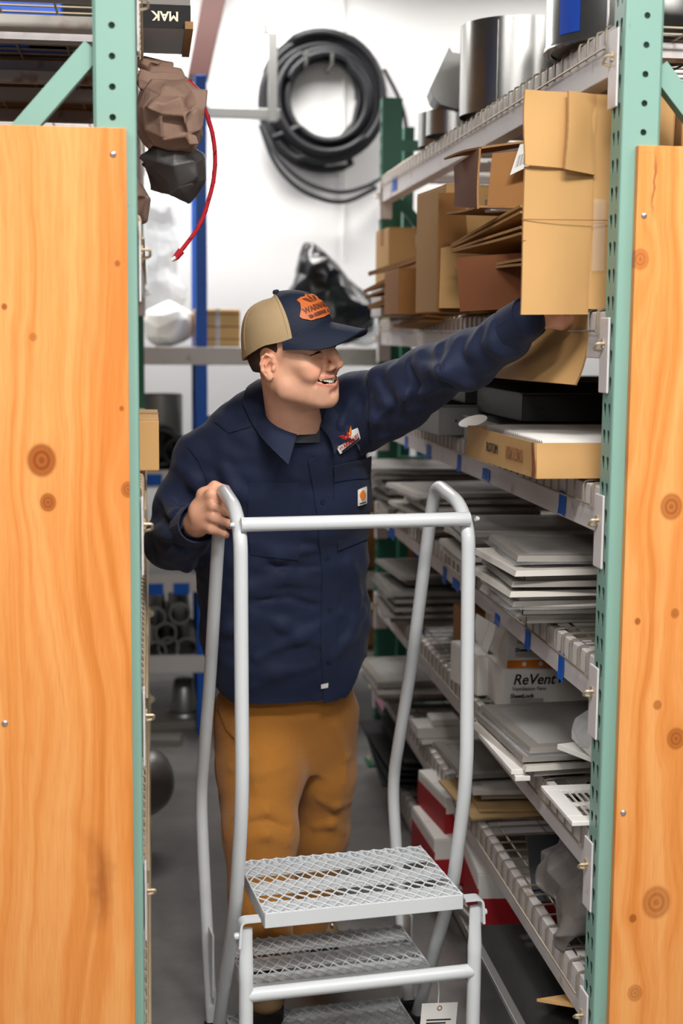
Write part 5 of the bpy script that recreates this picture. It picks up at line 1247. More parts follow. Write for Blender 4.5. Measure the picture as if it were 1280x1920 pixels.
# torn carton with bar code label
t = wempty('torn_carton', (0.96, 3.30, at(940, 390, Y=3.25).z), 'torn brown carton with a bar code label under the top beam', 'carton')
zl = at(940, 388, Y=3.2).z; zh = at(940, 262, Y=3.2).z; xl_ = at(898, 300, Y=3.2).x
wc(flap_sheet('front_panel', 'card_dark', t, [(xl_ + 0.02, 3.20, zl), (1.16, 3.12, zl), (1.16, 3.12, zh), (xl_ + 0.03, 3.20, zh - 0.03)], seed=41), t)
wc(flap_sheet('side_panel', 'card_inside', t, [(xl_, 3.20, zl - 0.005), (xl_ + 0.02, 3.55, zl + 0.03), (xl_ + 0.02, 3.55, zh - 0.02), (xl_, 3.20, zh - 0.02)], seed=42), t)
e0 = at(832, 298, Y=3.5); wc(flap_sheet('torn_flap', 'card_dark', t, [(xl_ + 0.005, 3.20, zh - 0.02), tuple(e0), (e0.x + 0.03, e0.y - 0.03, e0.z + 0.006), (xl_ + 0.18, 3.16, zh + 0.006)], seed=43, wob=0.006), t)
wc(flap_sheet('bottom_panel', 'card_dark', t, [(xl_, 3.20, zl), (1.16, 3.12, zl), (1.16, 3.5, zl + 0.01), (xl_, 3.55, zl + 0.01)], seed=44), t)
la, lb_, lc_, ld_ = at(953, 330, Y=3.17), at(990, 312, Y=3.15), at(992, 268, Y=3.15), at(972, 272, Y=3.17)
off = Vector((0, -0.012, 0)); wc(flap_sheet('shipping_label', 'white_matte', t, [la + off, lb_ + off, lc_ + off, ld_ + off], th=0.0008, wob=0.0, seed=1), t)
bc = MB()
for k in range(12):
    u0 = 0.15 + k * 0.06; q = lambda u, v: (la * (1 - u) + lb_ * u) * (1 - v) + (ld_ * (1 - u) + lc_ * u) * v + Vector((0, -0.0128, 0))
    w0 = 0.012 + 0.02 * ((k * 7) % 3) / 2; bc.add([q(u0, 0.2), q(u0 + w0, 0.2), q(u0 + w0, 0.62), q(u0, 0.62)], [(0, 1, 2, 3)])
wc(bc.build('bar_code', 'ink', t), t)
# white channel under it
mb = MB(); A = at(916, 386, Y=3.22); mb.box((A.x, 3.20, A.z - 0.012), (1.2, 3.26, A.z + 0.018)); o = mb.build('white_strip', 'white_paint', bevel=0.002); tag(o, 'white metal strip lying under torn carton', 'metal strip')
# support pile below so these are carried: closed carton deep in the shelf
carton('carton', 'closed brown carton deep in the shelf carrying flattened cartons', 'carton', (1.34, 3.62, RZ[1]), (0.30, 0.42, 0.40), 0, 'card_dark')
carton('carton', 'brown carton at the far back corner of the carton shelf', 'carton', (1.40, 4.55, RZ[1]), (0.4, 0.6, 0.34), 0, 'card_dark')
# far end of the carton shelf
p = at(770, 470, Y=5.0); carton('carton', 'small brown carton with a white label far along the carton shelf', 'carton', (at(765, 500, Y=5.05).x + 0.03, 5.15, RZ[1]), (0.22, 0.22, at(765, 427, Y=5.05).z - RZ[1]), 3, 'card')
lb = MB(); q0 = at(795, 452, Y=5.035); lb.box((q0.x - 0.03, 5.03, q0.z - 0.02), (q0.x + 0.03, 5.032, q0.z + 0.02)); o = lb.build('paper_label', 'white_matte'); tag(o, 'white paper label stuck on small far carton', 'label')
for k, (lab, pa, pb, m, dz) in enumerate((('grey padded mailer fanned on top of far pile', (815, 478, 4.35), (682, 545, 4.75), 'white_matte', 0.15),
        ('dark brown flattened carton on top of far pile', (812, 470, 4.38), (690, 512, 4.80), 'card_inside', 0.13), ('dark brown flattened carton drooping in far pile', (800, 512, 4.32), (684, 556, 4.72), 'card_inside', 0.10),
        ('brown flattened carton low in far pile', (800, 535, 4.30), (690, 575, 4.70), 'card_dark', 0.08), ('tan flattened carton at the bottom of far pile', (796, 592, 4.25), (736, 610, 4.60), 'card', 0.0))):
    board(lab, quadYZ(pa, pb, 0.45, dz), m, 60 + k, bend=0.012, th=0.008)
carton('carton', 'small carton with two print marks beside far pile', 'carton', (at(800, 560, Y=4.2).x + 0.05, 4.28, at(800, 568, Y=4.2).z), (0.13, 0.14, 0.085), 0, 'card', tape=False)
carton('carton', 'squat brown carton under the far pile', 'carton', (at(775, 605, Y=4.3).x + 0.10, 4.42, RZ[1]), (0.30, 0.26, 0.14), 0, 'card_dark', tape=False)
carton('carton', 'white carton with a grey side under far pile near the man', 'carton', (at(745, 600, Y=4.85).x + 0.04, 4.95, RZ[1]), (0.20, 0.22, 0.10), 0, 'white_matte', tape=False)
for k in range(2):
    mb = MB(); q0 = at(793 + k * 10, 534, Y=4.205); mb.box((q0.x - 0.006, 4.2062, q0.z - 0.012), (q0.x + 0.004, 4.2075, q0.z + 0.006)); mb.prism([(q0.x - 0.010, 4.2075, q0.z + 0.005), (q0.x + 0.008, 4.2075, q0.z + 0.005), (q0.x - 0.001, 4.2075, q0.z + 0.015)], (0, -0.001, 0)); o = mb.build('arrow_mark', 'ink'); tag(o, 'black printed up arrow on small carton, ' + ('left one' if k == 0 else 'right one'), 'print mark', 'arrows on the small carton')

# --- sheet metal on the top shelf
def duct(name, label, c, r, h, m='galv', rim=True, seamed=True, group=None, n=48):
    t = empty(name, c, label, 'duct', group)
    prof = [(r - 0.001, 0), (r, 0), (r, h)] if not rim else [(r - 0.012, 0.0), (r + 0.004, 0.0), (r + 0.004, 0.006), (r, 0.012), (r, h - 0.02), (r + 0.003, h - 0.015), (r, h - 0.01), (r, h)]
    b = MB(); b.lathe(prof + [(r - 0.0012, h), (r - 0.0012, 0.004)], n); b.build('shell', m, t, smooth=35)
    if seamed:
        k = MB(); a = math.radians(235); k.tube([(r * math.cos(a), r * math.sin(a), 0.01), (r * math.cos(a), r * math.sin(a), h - 0.01)], 0.003, 6); k.build('lock_seam', m, t)
    return t
zt0 = RZ[0]
c1 = at(1078, 75, Y=2.98); d1 = duct('metal_drum', 'shiny galvanised duct with a rolled rim at the end of top shelf', (1.025, 3.02, zt0), 0.185, 0.34)
mb = MB(); mb.lathe([(0.186, 0.02), (0.186, 0.30)], 6, a0=math.radians(197), a1=math.radians(216)); mb.build('blue_sticker', 'blue_print', d1)
mb = MB(); mb.lathe([(0.0, 0.004), (0.18, 0.004)], 40); mb.build('bottom_plate', 'galv_dull', d1)
x2 = at(940, 150, Y=3.95); duct('round_duct', 'tall plain galvanised duct standing behind the near drum', (x2.x + 0.05, 3.95, zt0), 0.165, at(930, 35, Y=3.85).z - zt0, 'galv', rim=False)
x3 = at(830, 250, Y=4.55); duct('round_duct', 'short galvanised duct ring standing far along top shelf', (x3.x + 0.02, 4.62, zt0), 0.085, at(830, 208, Y=4.55).z - zt0, 'galv', rim=False)
# elbow take-off: sheet cut in a curve
t = wempty('duct_elbow', (at(850, 200, Y=4.25).x, 4.25, zt0), 'grey sheet metal take-off with curved cut edge on top shelf', 'duct')
pl = [at(*q, Y=4.25) for q in ((806, 165), (842, 88), (848, 98), (862, 100), (880, 92), (884, 150), (884, 205), (852, 204), (826, 196), (812, 182))]
mb = MB(); mb.prism(pl, (0.02, 0.16, 0.0)); wc(mb.build('cheek', 'galv_dull', t, bevel=0.001), t)
mb = MB(); q0 = at(862, 205, Y=4.3); mb.lathe([(0.09, 0), (0.09, q0.z - zt0)], 30, mtx=tr(q0.x, 4.36, zt0)); wc(mb.build('collar', 'galv', t, smooth=40), t)
# beyond the near post on the same shelf
duct('round_duct', 'galvanised duct at far right of top shelf beyond the post', (1.50, 3.05, zt0), 0.16, 0.36, 'galv_dull')
t = carton('carton', 'carton with upside-down print behind the right plywood', 'carton', (1.31, 2.93, RZ[1]), (0.52, 0.30, at(1262, 178, Y=2.79).z - RZ[1]), 0, 'card')
text_mesh('print', 'Pictures to make', 0.030, 'ink', t, tr(-0.10, -0.1515, 0.36) @ rot('X', 90) @ rot('Z', 180)); text_mesh('print', 'Pictures', 0.030, 'ink', t, tr(-0.12, -0.1515, 0.325) @ rot('X', 90) @ rot('Z', 180))

# --- third shelf: tray of white louvre panels, dark pans
z3 = RZ[2]
t = wempty('louvre_tray', (0.95, 3.0, z3), 'open tan carton tray of white louvre panels overhanging the shelf', 'carton')
xA = at(1004, 905, Y=2.79).x; hT = 0.072; yA, yB, xB = 2.79, 3.33, 1.24
fl = [((xA, yA, z3), (xB, yA, z3), (xB, yA, z3 + hT), (xA, yA, z3 + hT)), ((xA, yA, z3), (xA - 0.02, yB, z3), (xA - 0.02, yB, z3 + hT), (xA, yA, z3 + hT)), ((xA - 0.02, yB, z3), (xB, yB, z3), (xB, yB, z3 + hT), (xA - 0.02, yB, z3 + hT)), ((xB, yA, z3), (xB, yB, z3), (xB, yB, z3 + hT), (xB, yA, z3 + hT))]
for c in fl: wc(flap_sheet('tray_side', 'card', t, c, th=0.005, wob=0.002, seed=7), t)
wc(flap_sheet('tray_bottom', 'card_dark', t, [(xA, yA, z3 + 0.003), (xB, yA, z3 + 0.003), (xB, yB, z3 + 0.003), (xA - 0.02, yB, z3 + 0.003)], wob=0.0, seed=2), t)
sv = MB(); sv.sheet([[(xA - 0.0035 - 0.002 * i, yA + 0.002 + 0.012 * i + 0.004 * math.sin(5 * j), z3 + hT * j / 4) for i in range(2)] for j in range(5)], 0.001); wc(sv.build('torn_corner', 'card_inside', t), t)
for k, (body, yy, sz) in enumerate((('ROTOM', 3.10, 0.030), ('10X13X1', 2.93, 0.040))):
    mtx = frame_mtx((xA - 0.0055 - 0.037 * (yy - yA), yy, z3 + 0.036), (0.037, -1, 0), (0, 0, 1)); wc(text_mesh('print', body, sz, 'card_inside' if k else 'ink', t, mtx, sx=0.85), t)
# white slatted panel inside, each slat a piece
pn = empty('louvre_grille', (xA + 0.02, yA + 0.02, z3 + 0.01), 'white slatted louvre panel lying in the tan tray', 'vent grille')
zz = hT - 0.012
MB().box((0, 0, 0), (xB - xA - 0.05, 0.50, zz)).build('core', 'white_paint', pn)
sm = MB(); W_ = xB - xA - 0.05
sm.add([(0, 0, zz), (W_, 0, zz), (W_, 0.013, zz + 0.006), (0, 0.013, zz + 0.006), (W_, 0.016, zz), (0, 0.016, zz)], [(0, 1, 2, 3), (3, 2, 4, 5), (0, 3, 5), (1, 4, 2)]); sme = sm.mesh('slat', 'white_paint')
for k in range(30): o = link('slat', sme, pn); o.location = (0, 0.006 + k * 0.0163, 0)
def tray(label, x0, y0, x1, y1, z, h, m, yaw=0, name='metal_pan', cat='metal pan', group=None):
    t = empty(name, ((x0 + x1) / 2, (y0 + y1) / 2, z), label, cat, group, rz=math.radians(yaw)); sx, sy = (x1 - x0) / 2, (y1 - y0) / 2
    MB().box((-sx, -sy, 0), (sx, sy, 0.002)).build('base', m, t)
    for a, b in (((-sx, -sy, 0), (sx, -sy + 0.0015, h)), ((-sx, sy - 0.0015, 0), (sx, sy, h)), ((-sx, -sy, 0), (-sx + 0.0015, sy, h)), ((sx - 0.0015, -sy, 0), (sx, sy, h))): MB().box(a, b).build('pan_side', m, t)
    MB().box((-sx - 0.008, -sy - 0.008, h), (sx + 0.008, -sy + 0.002, h + 0.002)).build('lip', m, t); MB().box((-sx - 0.008, -sy, h), (-sx + 0.002, sy, h + 0.002)).build('lip', m, t)
    for k in range(5):
        hb2 = MB(); hb2.lathe([(0.0, 0), (0.004, 0)], 10, mtx=tr(-sx + 0.05 + k * (2 * sx - 0.1) / 4, -sy - 0.0006, h * 0.5) @ rot('X', 90)); hb2.build('hole', 'dark', t)
    return t
def xface(px, py, Yd): return at(px, py, Y=Yd).x
tray('grey metal pan, nearest of three on louvre shelf', 0.86, 3.46, 1.6, 3.85, z3, 0.065, 'galv_dull')
tray('wide dark metal pan stacked on the grey pan', 0.93, 3.50, 1.65, 4.0, z3 + 0.07, 0.07, 'sheet_dark')
tray('grey metal pan at far end of louvre shelf', 0.80, 4.0, 1.5, 4.6, z3, 0.085, 'galv_dull', 3)
tray('long dark metal pan far behind on louvre shelf', 0.92, 4.05, 1.6, 4.75, z3 + 0.09, 0.06, 'sheet_dark', -2)
o = MB().lathe([(0.0, 0.0), (0.036, 0.001), (0.036, 0.003), (0.0, 0.003)], 24, mtx=tr(at(890, 795, Y=3.40).x, 3.42, z3 + 0.075) @ rot('X', 14) @ rot('Y', -18)).build('vent_disc', 'register_white', smooth=40); tag(o, 'small round white cap leaning on louvre tray', 'vent cap')
carton('carton', 'brown carton added to block light behind metal pans', 'carton', (1.62, 4.0, z3), (0.36, 0.9, 0.24), 0, 'card_dark')  # this and the next carton are added to block light through the rack
carton('carton', 'brown carton added to block light behind louvre tray', 'carton', (1.62, 3.1, z3), (0.36, 0.7, 0.22), 0, 'card_dark')

# --- vent registers: flat plates with louvres, boxes behind
def register_mesh(w, d, th, louv=True, m='white_paint', dark=False):
    """faceplate w (x) by d (y): bevelled frame, recessed louvre field, duct collar below"""
    fr = MB(); fw_ = 0.032
    prof = [((0, 0), 0), ((0.004, 0.004), th), ((fw_, fw_), th), ((fw_ + 0.004, fw_ + 0.004), th - 0.004)]
    rings = [[(a, b, z), (w - a, b, z), (w - a, d - b, z), (a, d - b, z)] for (a, b), z in prof]
    vs = [p for r_ in rings for p in r_]; fs = []
    for i in range(len(rings) - 1):
        for k in range(4): fs.append((i * 4 + k, i * 4 + (k + 1) % 4, (i + 1) * 4 + (k + 1) % 4, (i + 1) * 4 + k))
    fr.add(vs, fs); fr.box((0.002, 0.002, 0), (w - 0.002, 0.004, th * 0.5)); fr.box((0.03, 0.03, -0.022), (w - 0.03, 0.032, 0.0)); fr.box((0.03, 0.03, -0.022), (0.032, d - 0.03, 0.0)); fr.box((0.03, d - 0.032, -0.022), (w - 0.03, d - 0.03, 0.0)); fr.box((w - 0.032, 0.03, -0.022), (w - 0.03, d - 0.03, 0))
    lo = MB(); n = int((d - 2 * fw_) / 0.012)
    for k in range(n):
        y = fw_ + 0.004 + k * 0.012; lo.add([(fw_ + 0.004, y, th - 0.006), (w - fw_ - 0.004, y, th - 0.006), (w - fw_ - 0.004, y + 0.011, th - 0.001), (fw_ + 0.004, y + 0.011, th - 0.001)], [(0, 1, 2, 3)])
    bk = MB(); bk.box((fw_, fw_, 0), (w - fw_, d - fw_, 0.001))
    return fr.mesh('frame', m), lo.mesh('louvres', m), bk.mesh('backing', 'grey_panel')
REG = {}
def register(label, nl, Z, w, d, yaw=0.0, th=0.012, m='register_white', group='vent registers on the right rack', tilt=0.0, rollx=0.0, film=False, name='vent_register'):
    """plate with its near-left corner at nl (x, y)"""
    key = (round(w, 2), round(d, 2), m)
    if key not in REG: REG[key] = register_mesh(w, d, th, m=m)
    t = empty(name, (nl[0], nl[1], Z), label, 'vent register', group); t.rotation_euler = (math.radians(tilt), math.radians(rollx), math.radians(yaw))
    for nm, me in zip(('frame', 'louvres', 'backing'), REG[key]): link(nm, me, t)
    if film:
        f = MB(); rg = random.Random(label); rows = [[(w * (j / 7) * 1.06 - 0.03 * w, d * (i / 7) * 1.06 - 0.03 * d, th + 0.002 + 0.004 * rg.random() - (0.02 if i in (0, 7) or j in (0, 7) else 0)) for j in range(8)] for i in range(8)]
        f.sheet(rows, 0.0004); f.build('shrink_film', 'plastic_clear', t, smooth=60)
    return t
def px_xy(px, py, Z): p = at(px, py, Z=Z); return (p.x, p.y)
z4 = RZ[3]
stack = [('lowest', 0.022, 968, 1158, 1), ('second from the bottom', 0.052, 960, 1140, -1), ('third from the bottom', 0.078, 955, 1122, 2), ('third from the top', 0.100, 958, 1103, -2), ('second from the top', 0.126, 965, 1083, 3), ('topmost, glossy', 0.152, 968, 1055, -3)]
for k, (lab, dz, px, py, yw) in enumerate(stack):
    p = px_xy(px, py, z4 + dz); register('white vent register in plastic, ' + lab + ' of the near stack', (p[0], p[1]), z4 + dz + 0.002, 0.36, 0.33, yw, film=(k in (5, 1, 0)), m='register_white' if k not in (5, 3) else 'grey_panel')
# far stacks on the same shelf (and the shelf below): plates fanned out
def pile(base, y0, x0, n, Z, w, d, lab, rng, dz=0.022, m='register_white'):
    for k in range(n):
        register('white vent register, %s of pile %s' % (('lowest', 'second lowest', 'third', 'fourth', 'fifth', 'sixth', 'topmost')[k if k < n - 1 else 6], lab), (x0 + rng.uniform(-0.05, 0.03), y0 + rng.uniform(-0.05, 0.05)), Z + 0.023 + k * dz, w, d, rng.uniform(-7, 7), m=m, film=(k == n - 1))
rg = random.Random(4)
pile('a', 3.62, 0.84, 5, z4, 0.42, 0.36, 'behind the right handrail', rg); pile('b', 4.30, 0.82, 6, z4, 0.40, 0.36, 'beside the far rail tube', rg); pile('c', 4.86, 0.80, 6, z4, 0.40, 0.40, 'by far post on register shelf', rg, 0.026, 'grey_panel')
carton('carton', 'carton added to block light behind near register stack', 'carton', (1.62, 3.2, z4), (0.36, 0.8, 0.22), 0, 'card_dark'); carton('carton', 'carton added to block light behind far register piles', 'carton', (1.62, 4.4, z4), (0.36, 1.1, 0.24), 0, 'card_dark')  # both added at the rear to keep light out of the register shelf
# label holder card hanging over the beam in a plastic sleeve
t = wempty('shelf_card', (0.872, 3.16, z4 - 0.06), 'printed white card in a clear sleeve hanging over the beam', 'card')
q = [at(893, 1150, X=0.868), at(930, 1172, X=0.868), at(915, 1225, X=0.862), at(890, 1200, X=0.862)]; wc(flap_sheet('card', 'white_matte', t, q, th=0.001, wob=0.002, seed=3), t)
q = [at(915, 1150, X=0.862), at(952, 1178, X=0.862), at(925, 1250, X=0.858), at(905, 1215, X=0.858)]; wc(flap_sheet('sleeve', 'plastic_clear', t, q, th=0.0006, wob=0.006, seed=4), t)

# --- fifth shelf: fan cartons with print, panel pile, wrapped part, grille
z5 = RZ[4]
def fan_box(label, px0, px1, Yd, z0, h, wid, lines):
    x0 = at(px0, 1300, Y=Yd).x; t = empty('fan_carton', (x0, Yd, z0), label, 'carton', 'white fan cartons')
    MB().box((0, 0, 0), (wid, 0.26, h)).build('body', 'white_matte', t, bevel=0.002)
    MB().box((-0.001, -0.0008, 0.0), (wid + 0.001, 0.001, h * 0.16)).build('orange_band', 'print_orange', t)
    for k in range(3):
        ic = MB(); ic.lathe([(0.0, 0), (0.006, 0)], 12, mtx=tr(0.045 + k * 0.045, -0.0014, h * 0.08) @ rot('X', 90)); ic.build('icon', 'white_matte', t)
    text_mesh('print', 'ReVent', 0.040, 'ink', t, tr(0.082, -0.0012, h * 0.76) @ rot('X', 90), shear=0.25, bold=0.0005, sx=0.95)
    tri = MB(); tri.prism([(0.150, -0.0012, h * 0.76 - 0.012), (0.150, -0.0012, h * 0.76 + 0.014), (0.164, -0.0012, h * 0.76)], (0, -0.0006, 0)); tri.build('print_arrow', 'ink', t)
    text_mesh('print', 'Ventilation Fans', 0.0145, 'ink', t, tr(0.070, -0.0012, h * 0.55) @ rot('X', 90)); text_mesh('print', 'SheetLock', 0.0150, 'ink', t, tr(0.050, -0.0012, h * 0.38) @ rot('X', 90), shear=0.15, bold=0.0004)
    ln = MB()
    for k in range(3): ln.box((0.02, -0.0012, h * (0.30 - 0.035 * k)), (0.11, -0.0006, h * (0.30 - 0.035 * k) + 0.001))
    ln.build('print_rule', 'ink', t)
    return t
hb1 = at(950, 1262, Y=3.58).z - z5
fan_box('lower white fan carton with black print and orange band', 943, 1060, 3.58, z5, 0.115, 0.30, None)
fan_box('upper white fan carton half hidden by the beam', 950, 1045, 3.60, z5 + 0.116, 0.125, 0.28, None)
carton('carton', 'grey white carton end beside the fan cartons', 'carton', (at(915, 1330, Y=3.75).x, 3.86, z5), (0.10, 0.20, 0.115), 10, 'white_matte', tape=False)
carton('carton', 'brown carton end left of the fan cartons', 'carton', (at(912, 1250, Y=3.9).x + 0.02, 4.05, z5 + 0.0), (0.14, 0.16, 0.19), 0, 'card_dark', tape=False)
carton('carton', 'white carton to the right of fan cartons in shadow', 'carton', (1.36, 3.70, z5), (0.22, 0.26, 0.20), 0, 'white_matte', tape=False)
panels = [('lowest grey vent panel of pile in front of fan cartons', 0.022, 985, 1450, 'register_white', 6), ('middle grey vent panel of pile in front of fan cartons', 0.040, 978, 1432, 'grey_panel', 3), ('top grey louvred panel in front of fan cartons', 0.060, 992, 1415, 'grey_panel', 4)]
for k, (lab, dz, px, py, m, yw) in enumerate(panels):
    p = px_xy(px, py, z5 + dz); register(lab, p, z5 + dz + 0.003, 0.40, 0.38, yw, m=m, film=(k == 2), name='vent_grille')
mb = MB(); A = px_xy(962, 1442, z5 + 0.03); mb.box((0, 0, 0), (0.035, 0.30, 0.012)); o = mb.build('white_trim', 'white_paint', bevel=0.002, loc=(A[0] + 0.005, A[1], z5 + 0.001)); o.rotation_euler = (0, 0, math.radians(-1)); tag(o, 'white trim strip at the left of the vent panel pile, lower', 'trim strip', 'trim strips')
mb = MB(); mb.box((0, 0, 0), (0.035, 0.30, 0.012)); o = mb.build('white_trim', 'white_paint', bevel=0.002, loc=(A[0] - 0.002, A[1] + 0.01, z5 + 0.0135)); o.rotation_euler = (0, 0, math.radians(1)); tag(o, 'white trim strip at the left of the vent panel pile, upper', 'trim strip', 'trim strips')
# wrapped white part at the post
F = Field(V(0.86, 2.74, z5 + 0.06), V(1.12, 3.06, z5 + 0.21), 0.006); F.ell(V(0.99, 2.90, z5 + 0.135), V(0.085, 0.10, 0.052), None, 0.02); F.noise(0.006, 60, 3)
v, q = F.surface(); t = wempty('wrapped_part', (0.99, 2.90, z5 + 0.08), 'white part in a crumpled clear bag on top of vent panels', 'wrapped part'); o = link('clear_bag', crumple(F, 'clear_bag', 'plastic_milky', 0.03, 4), t); wc(o, t)
mb = MB(); mb.box((0.925, 2.83, z5 + 0.10), (1.06, 2.99, z5 + 0.125)); mb.box((0.94, 2.85, z5 + 0.125), (1.05, 2.97, z5 + 0.15)); wc(mb.build('part', 'white_paint', t, bevel=0.003), t)
mb = MB(); mb.box((-0.07, -0.10, 0), (0.11, 0.08, 0.012)); o = mb.build('white_board', 'white_matte', bevel=0.001, loc=(0.985, 2.93, z5 + 0.078)); o.rotation_euler = (0, math.radians(3), math.radians(24)); tag(o, 'flat white board under the crumpled clear bag', 'board')
# open white grille by the post, bars modelled
t = empty('white_grille', (0, 0, 0), 'white metal grille with open bars lying at the post', 'vent grille'); A = px_xy(1072, 1546, z5 + 0.006); t.location = (A[0], A[1], z5 + 0.002)
W_, D_ = 0.26, 0.235
for a, b in (((0, 0, 0), (W_, 0.035, 0.010)), ((0, D_ - 0.035, 0), (W_, D_, 0.010)), ((0, 0.035, 0), (0.035, D_ - 0.035, 0.010)), ((W_ - 0.035, 0.035, 0), (W_, D_ - 0.035, 0.010)), ((0.035, D_ / 2 - 0.008, 0.002), (W_ - 0.035, D_ / 2 + 0.008, 0.008))): MB().box(a, b).build('frame_bar', 'white_paint', t, bevel=0.0015)
bm_ = MB(); bm_.box((-0.001, 0.034, 0.003), (0.001, D_ - 0.034, 0.008)); bme = bm_.mesh('bar', 'white_paint')
for k in range(12): o = link('bar', bme, t); o.location = (0.05 + k * 0.0145, 0, 0)
# far end of fifth shelf
rg = random.Random(9)
pile('d', 4.75, 0.80, 4, z5, 0.42, 0.40, 'on the fan carton shelf by the far post', rg, 0.028, 'grey_panel')
register('tan backed vent register on top of the far fan shelf pile', (0.84, 4.70), z5 + 0.16, 0.36, 0.4, 4, m='grey_panel')
F = Field(V(0.80, 3.95, z5), V(1.2, 4.45, z5 + 0.16), 0.008); F.ell(V(0.98, 4.2, z5 + 0.04), V(0.13, 0.17, 0.06), None, 0.02); F.noise(0.014, 34, 8); v, q = F.surface(); o = link('plastic_bag', mesh_from('plastic_bag', v, q, 'plastic_clear')); tag(o, 'crumpled clear plastic sheet on the middle of fan carton shelf', 'plastic bag')
carton('carton', 'carton added to block light behind vent panels', 'carton', (1.66, 3.3, z5), (0.36, 0.9, 0.24), 0, 'card_dark'); carton('carton', 'carton added to block light at the far back of fan carton shelf', 'carton', (1.66, 4.5, z5), (0.36, 1.2, 0.24), 0, 'card_dark')  # rear fillers added to stop light coming through this shelf

# --- sixth shelf
z6 = RZ[5]
p = px_xy(880, 1532, z6 + 0.01)
for k, (lab, dz, m) in enumerate((('tan paper board under white panels on bag shelf', 0.0, 'tan_paper'), ('second tan paper board under white panels on bag shelf', 0.008, 'tan_paper'))):
    mb = MB(); mb.box((0, 0, 0), (0.36, 0.34, 0.006)); o = mb.build('paper_board', m, loc=(0.86 + 0.03 * k, 3.66 + 0.04 * k, z6 + dz + 0.001)); o.rotation_euler = (0, 0, math.radians(4 - 6 * k)); tag(o, lab, 'board')
register('white vent panel on tan boards of bag shelf', (0.88, 3.74), z6 + 0.045, 0.38, 0.34, -3, m='register_white'); register('grey vent panel topmost on tan boards of bag shelf', (0.86, 3.80), z6 + 0.072, 0.38, 0.34, 3, m='grey_panel')
t = empty('plastic_boot', (at(845, 1385, Y=4.35).x, 4.45, z6), 'white stepped plastic vent hood on the bag shelf', 'vent hood')
for a, b in (((-0.09, -0.07, 0.0), (0.13, 0.09, 0.016)), ((-0.10, -0.05, 0.016), (0.06, 0.07, 0.052)), ((-0.05, -0.04, 0.052), (0.04, 0.05, 0.075))): MB().box(a, b).build('tier', 'white_paint', t, bevel=0.004)
# crumpled grey bag and dark sheets near the post
t = wempty('grey_bag', (0.98, 2.93, z6), 'crumpled grey plastic bag with a small bar code slumped by post', 'bag')
F = Field(V(0.82, 2.70, z6 - 0.06), V(1.30, 3.30, z6 + 0.30), 0.007)
F.ell(V(0.99, 2.95, z6 + 0.095), V(0.115, 0.19, 0.085), None, 0.03); F.ell(V(1.06, 3.08, z6 + 0.15), V(0.13, 0.13, 0.075), None, 0.04); F.cone(V(0.885, 2.86, z6 + 0.02), V(0.90, 3.06, z6 + 0.12), 0.018, 0.014, 0.03); F.noise(0.014, 24, 21); F.noise(0.005, 62, 22)
wc(link('bag', crumple(F, 'bag', 'plastic_grey', 0.055, 9), t), t)
lbp = [F.hit(px, py, 0.003) for px, py in ((1082, 1800), (1102, 1812), (1100, 1786), (1080, 1784))]; wc(flap_sheet('sticker', 'white_matte', t, [tuple(p_) for p_ in lbp], th=0.0008, wob=0), t)
bcx = MB()
for k in range(6):
    u0 = 0.2 + 0.1 * k; q_ = lambda u, v_: [(lbp[0][i] * (1 - u) + lbp[1][i] * u) * (1 - v_) + (lbp[3][i] * (1 - u) + lbp[2][i] * u) * v_ + (0, -0.0012, 0)[i] for i in range(3)]
    bcx.add([q_(u0, 0.3), q_(u0 + 0.05, 0.3), q_(u0 + 0.05, 0.75), q_(u0, 0.75)], [(0, 1, 2, 3)])
wc(bcx.build('bar_code', 'ink', t), t)
t = wempty('dark_sheet', (1.06, 3.25, z6), 'dark grey sheet standing behind crumpled grey bag', 'sheet')
q = [at(985, 1568, Y=3.32), at(1100, 1562, Y=3.30), at(1100, 1690, Y=3.18), at(1000, 1690, Y=3.20)]; wc(flap_sheet('sheet', 'sheet_dark', t, q, th=0.004, wob=0.006, seed=77), t)
o = MB().tube([(1.02, 3.16, z6 + 0.235), (1.15, 3.10, z6 + 0.235)], 0.03, 20).build('foil_roll', 'galv', smooth=40); tag(o, 'small shiny foil roll behind crumpled grey bag', 'roll')
o = MB().lathe([(0.0, 0), (0.055, 0), (0.06, 0.01), (0.06, 0.07), (0.05, 0.08), (0.0, 0.08)], 24, mtx=tr(1.03, 2.80, z6 + 0.14) @ rot('X', 70)).build('duct_cover', 'galv', smooth=40); tag(o, 'round shiny metal cap leaning on crumpled grey bag', 'duct cap')
rg = random.Random(12); pile('e', 4.85, 0.82, 3, z6, 0.42, 0.4, 'on the bag shelf by the far post', rg, 0.024, 'grey_panel')
carton('carton', 'carton added to block light at the back of bag shelf, near end', 'carton', (1.66, 3.3, z6), (0.34, 1.0, 0.20), 0, 'card_dark'); carton('carton', 'carton added to block light at the back of bag shelf, far end', 'carton', (1.66, 4.5, z6), (0.34, 1.2, 0.20), 0, 'card_dark')  # two added cartons close the shelf's back against light
tape(RB[5], 712, 1310, 0.20, 0.05, m='pink'); 
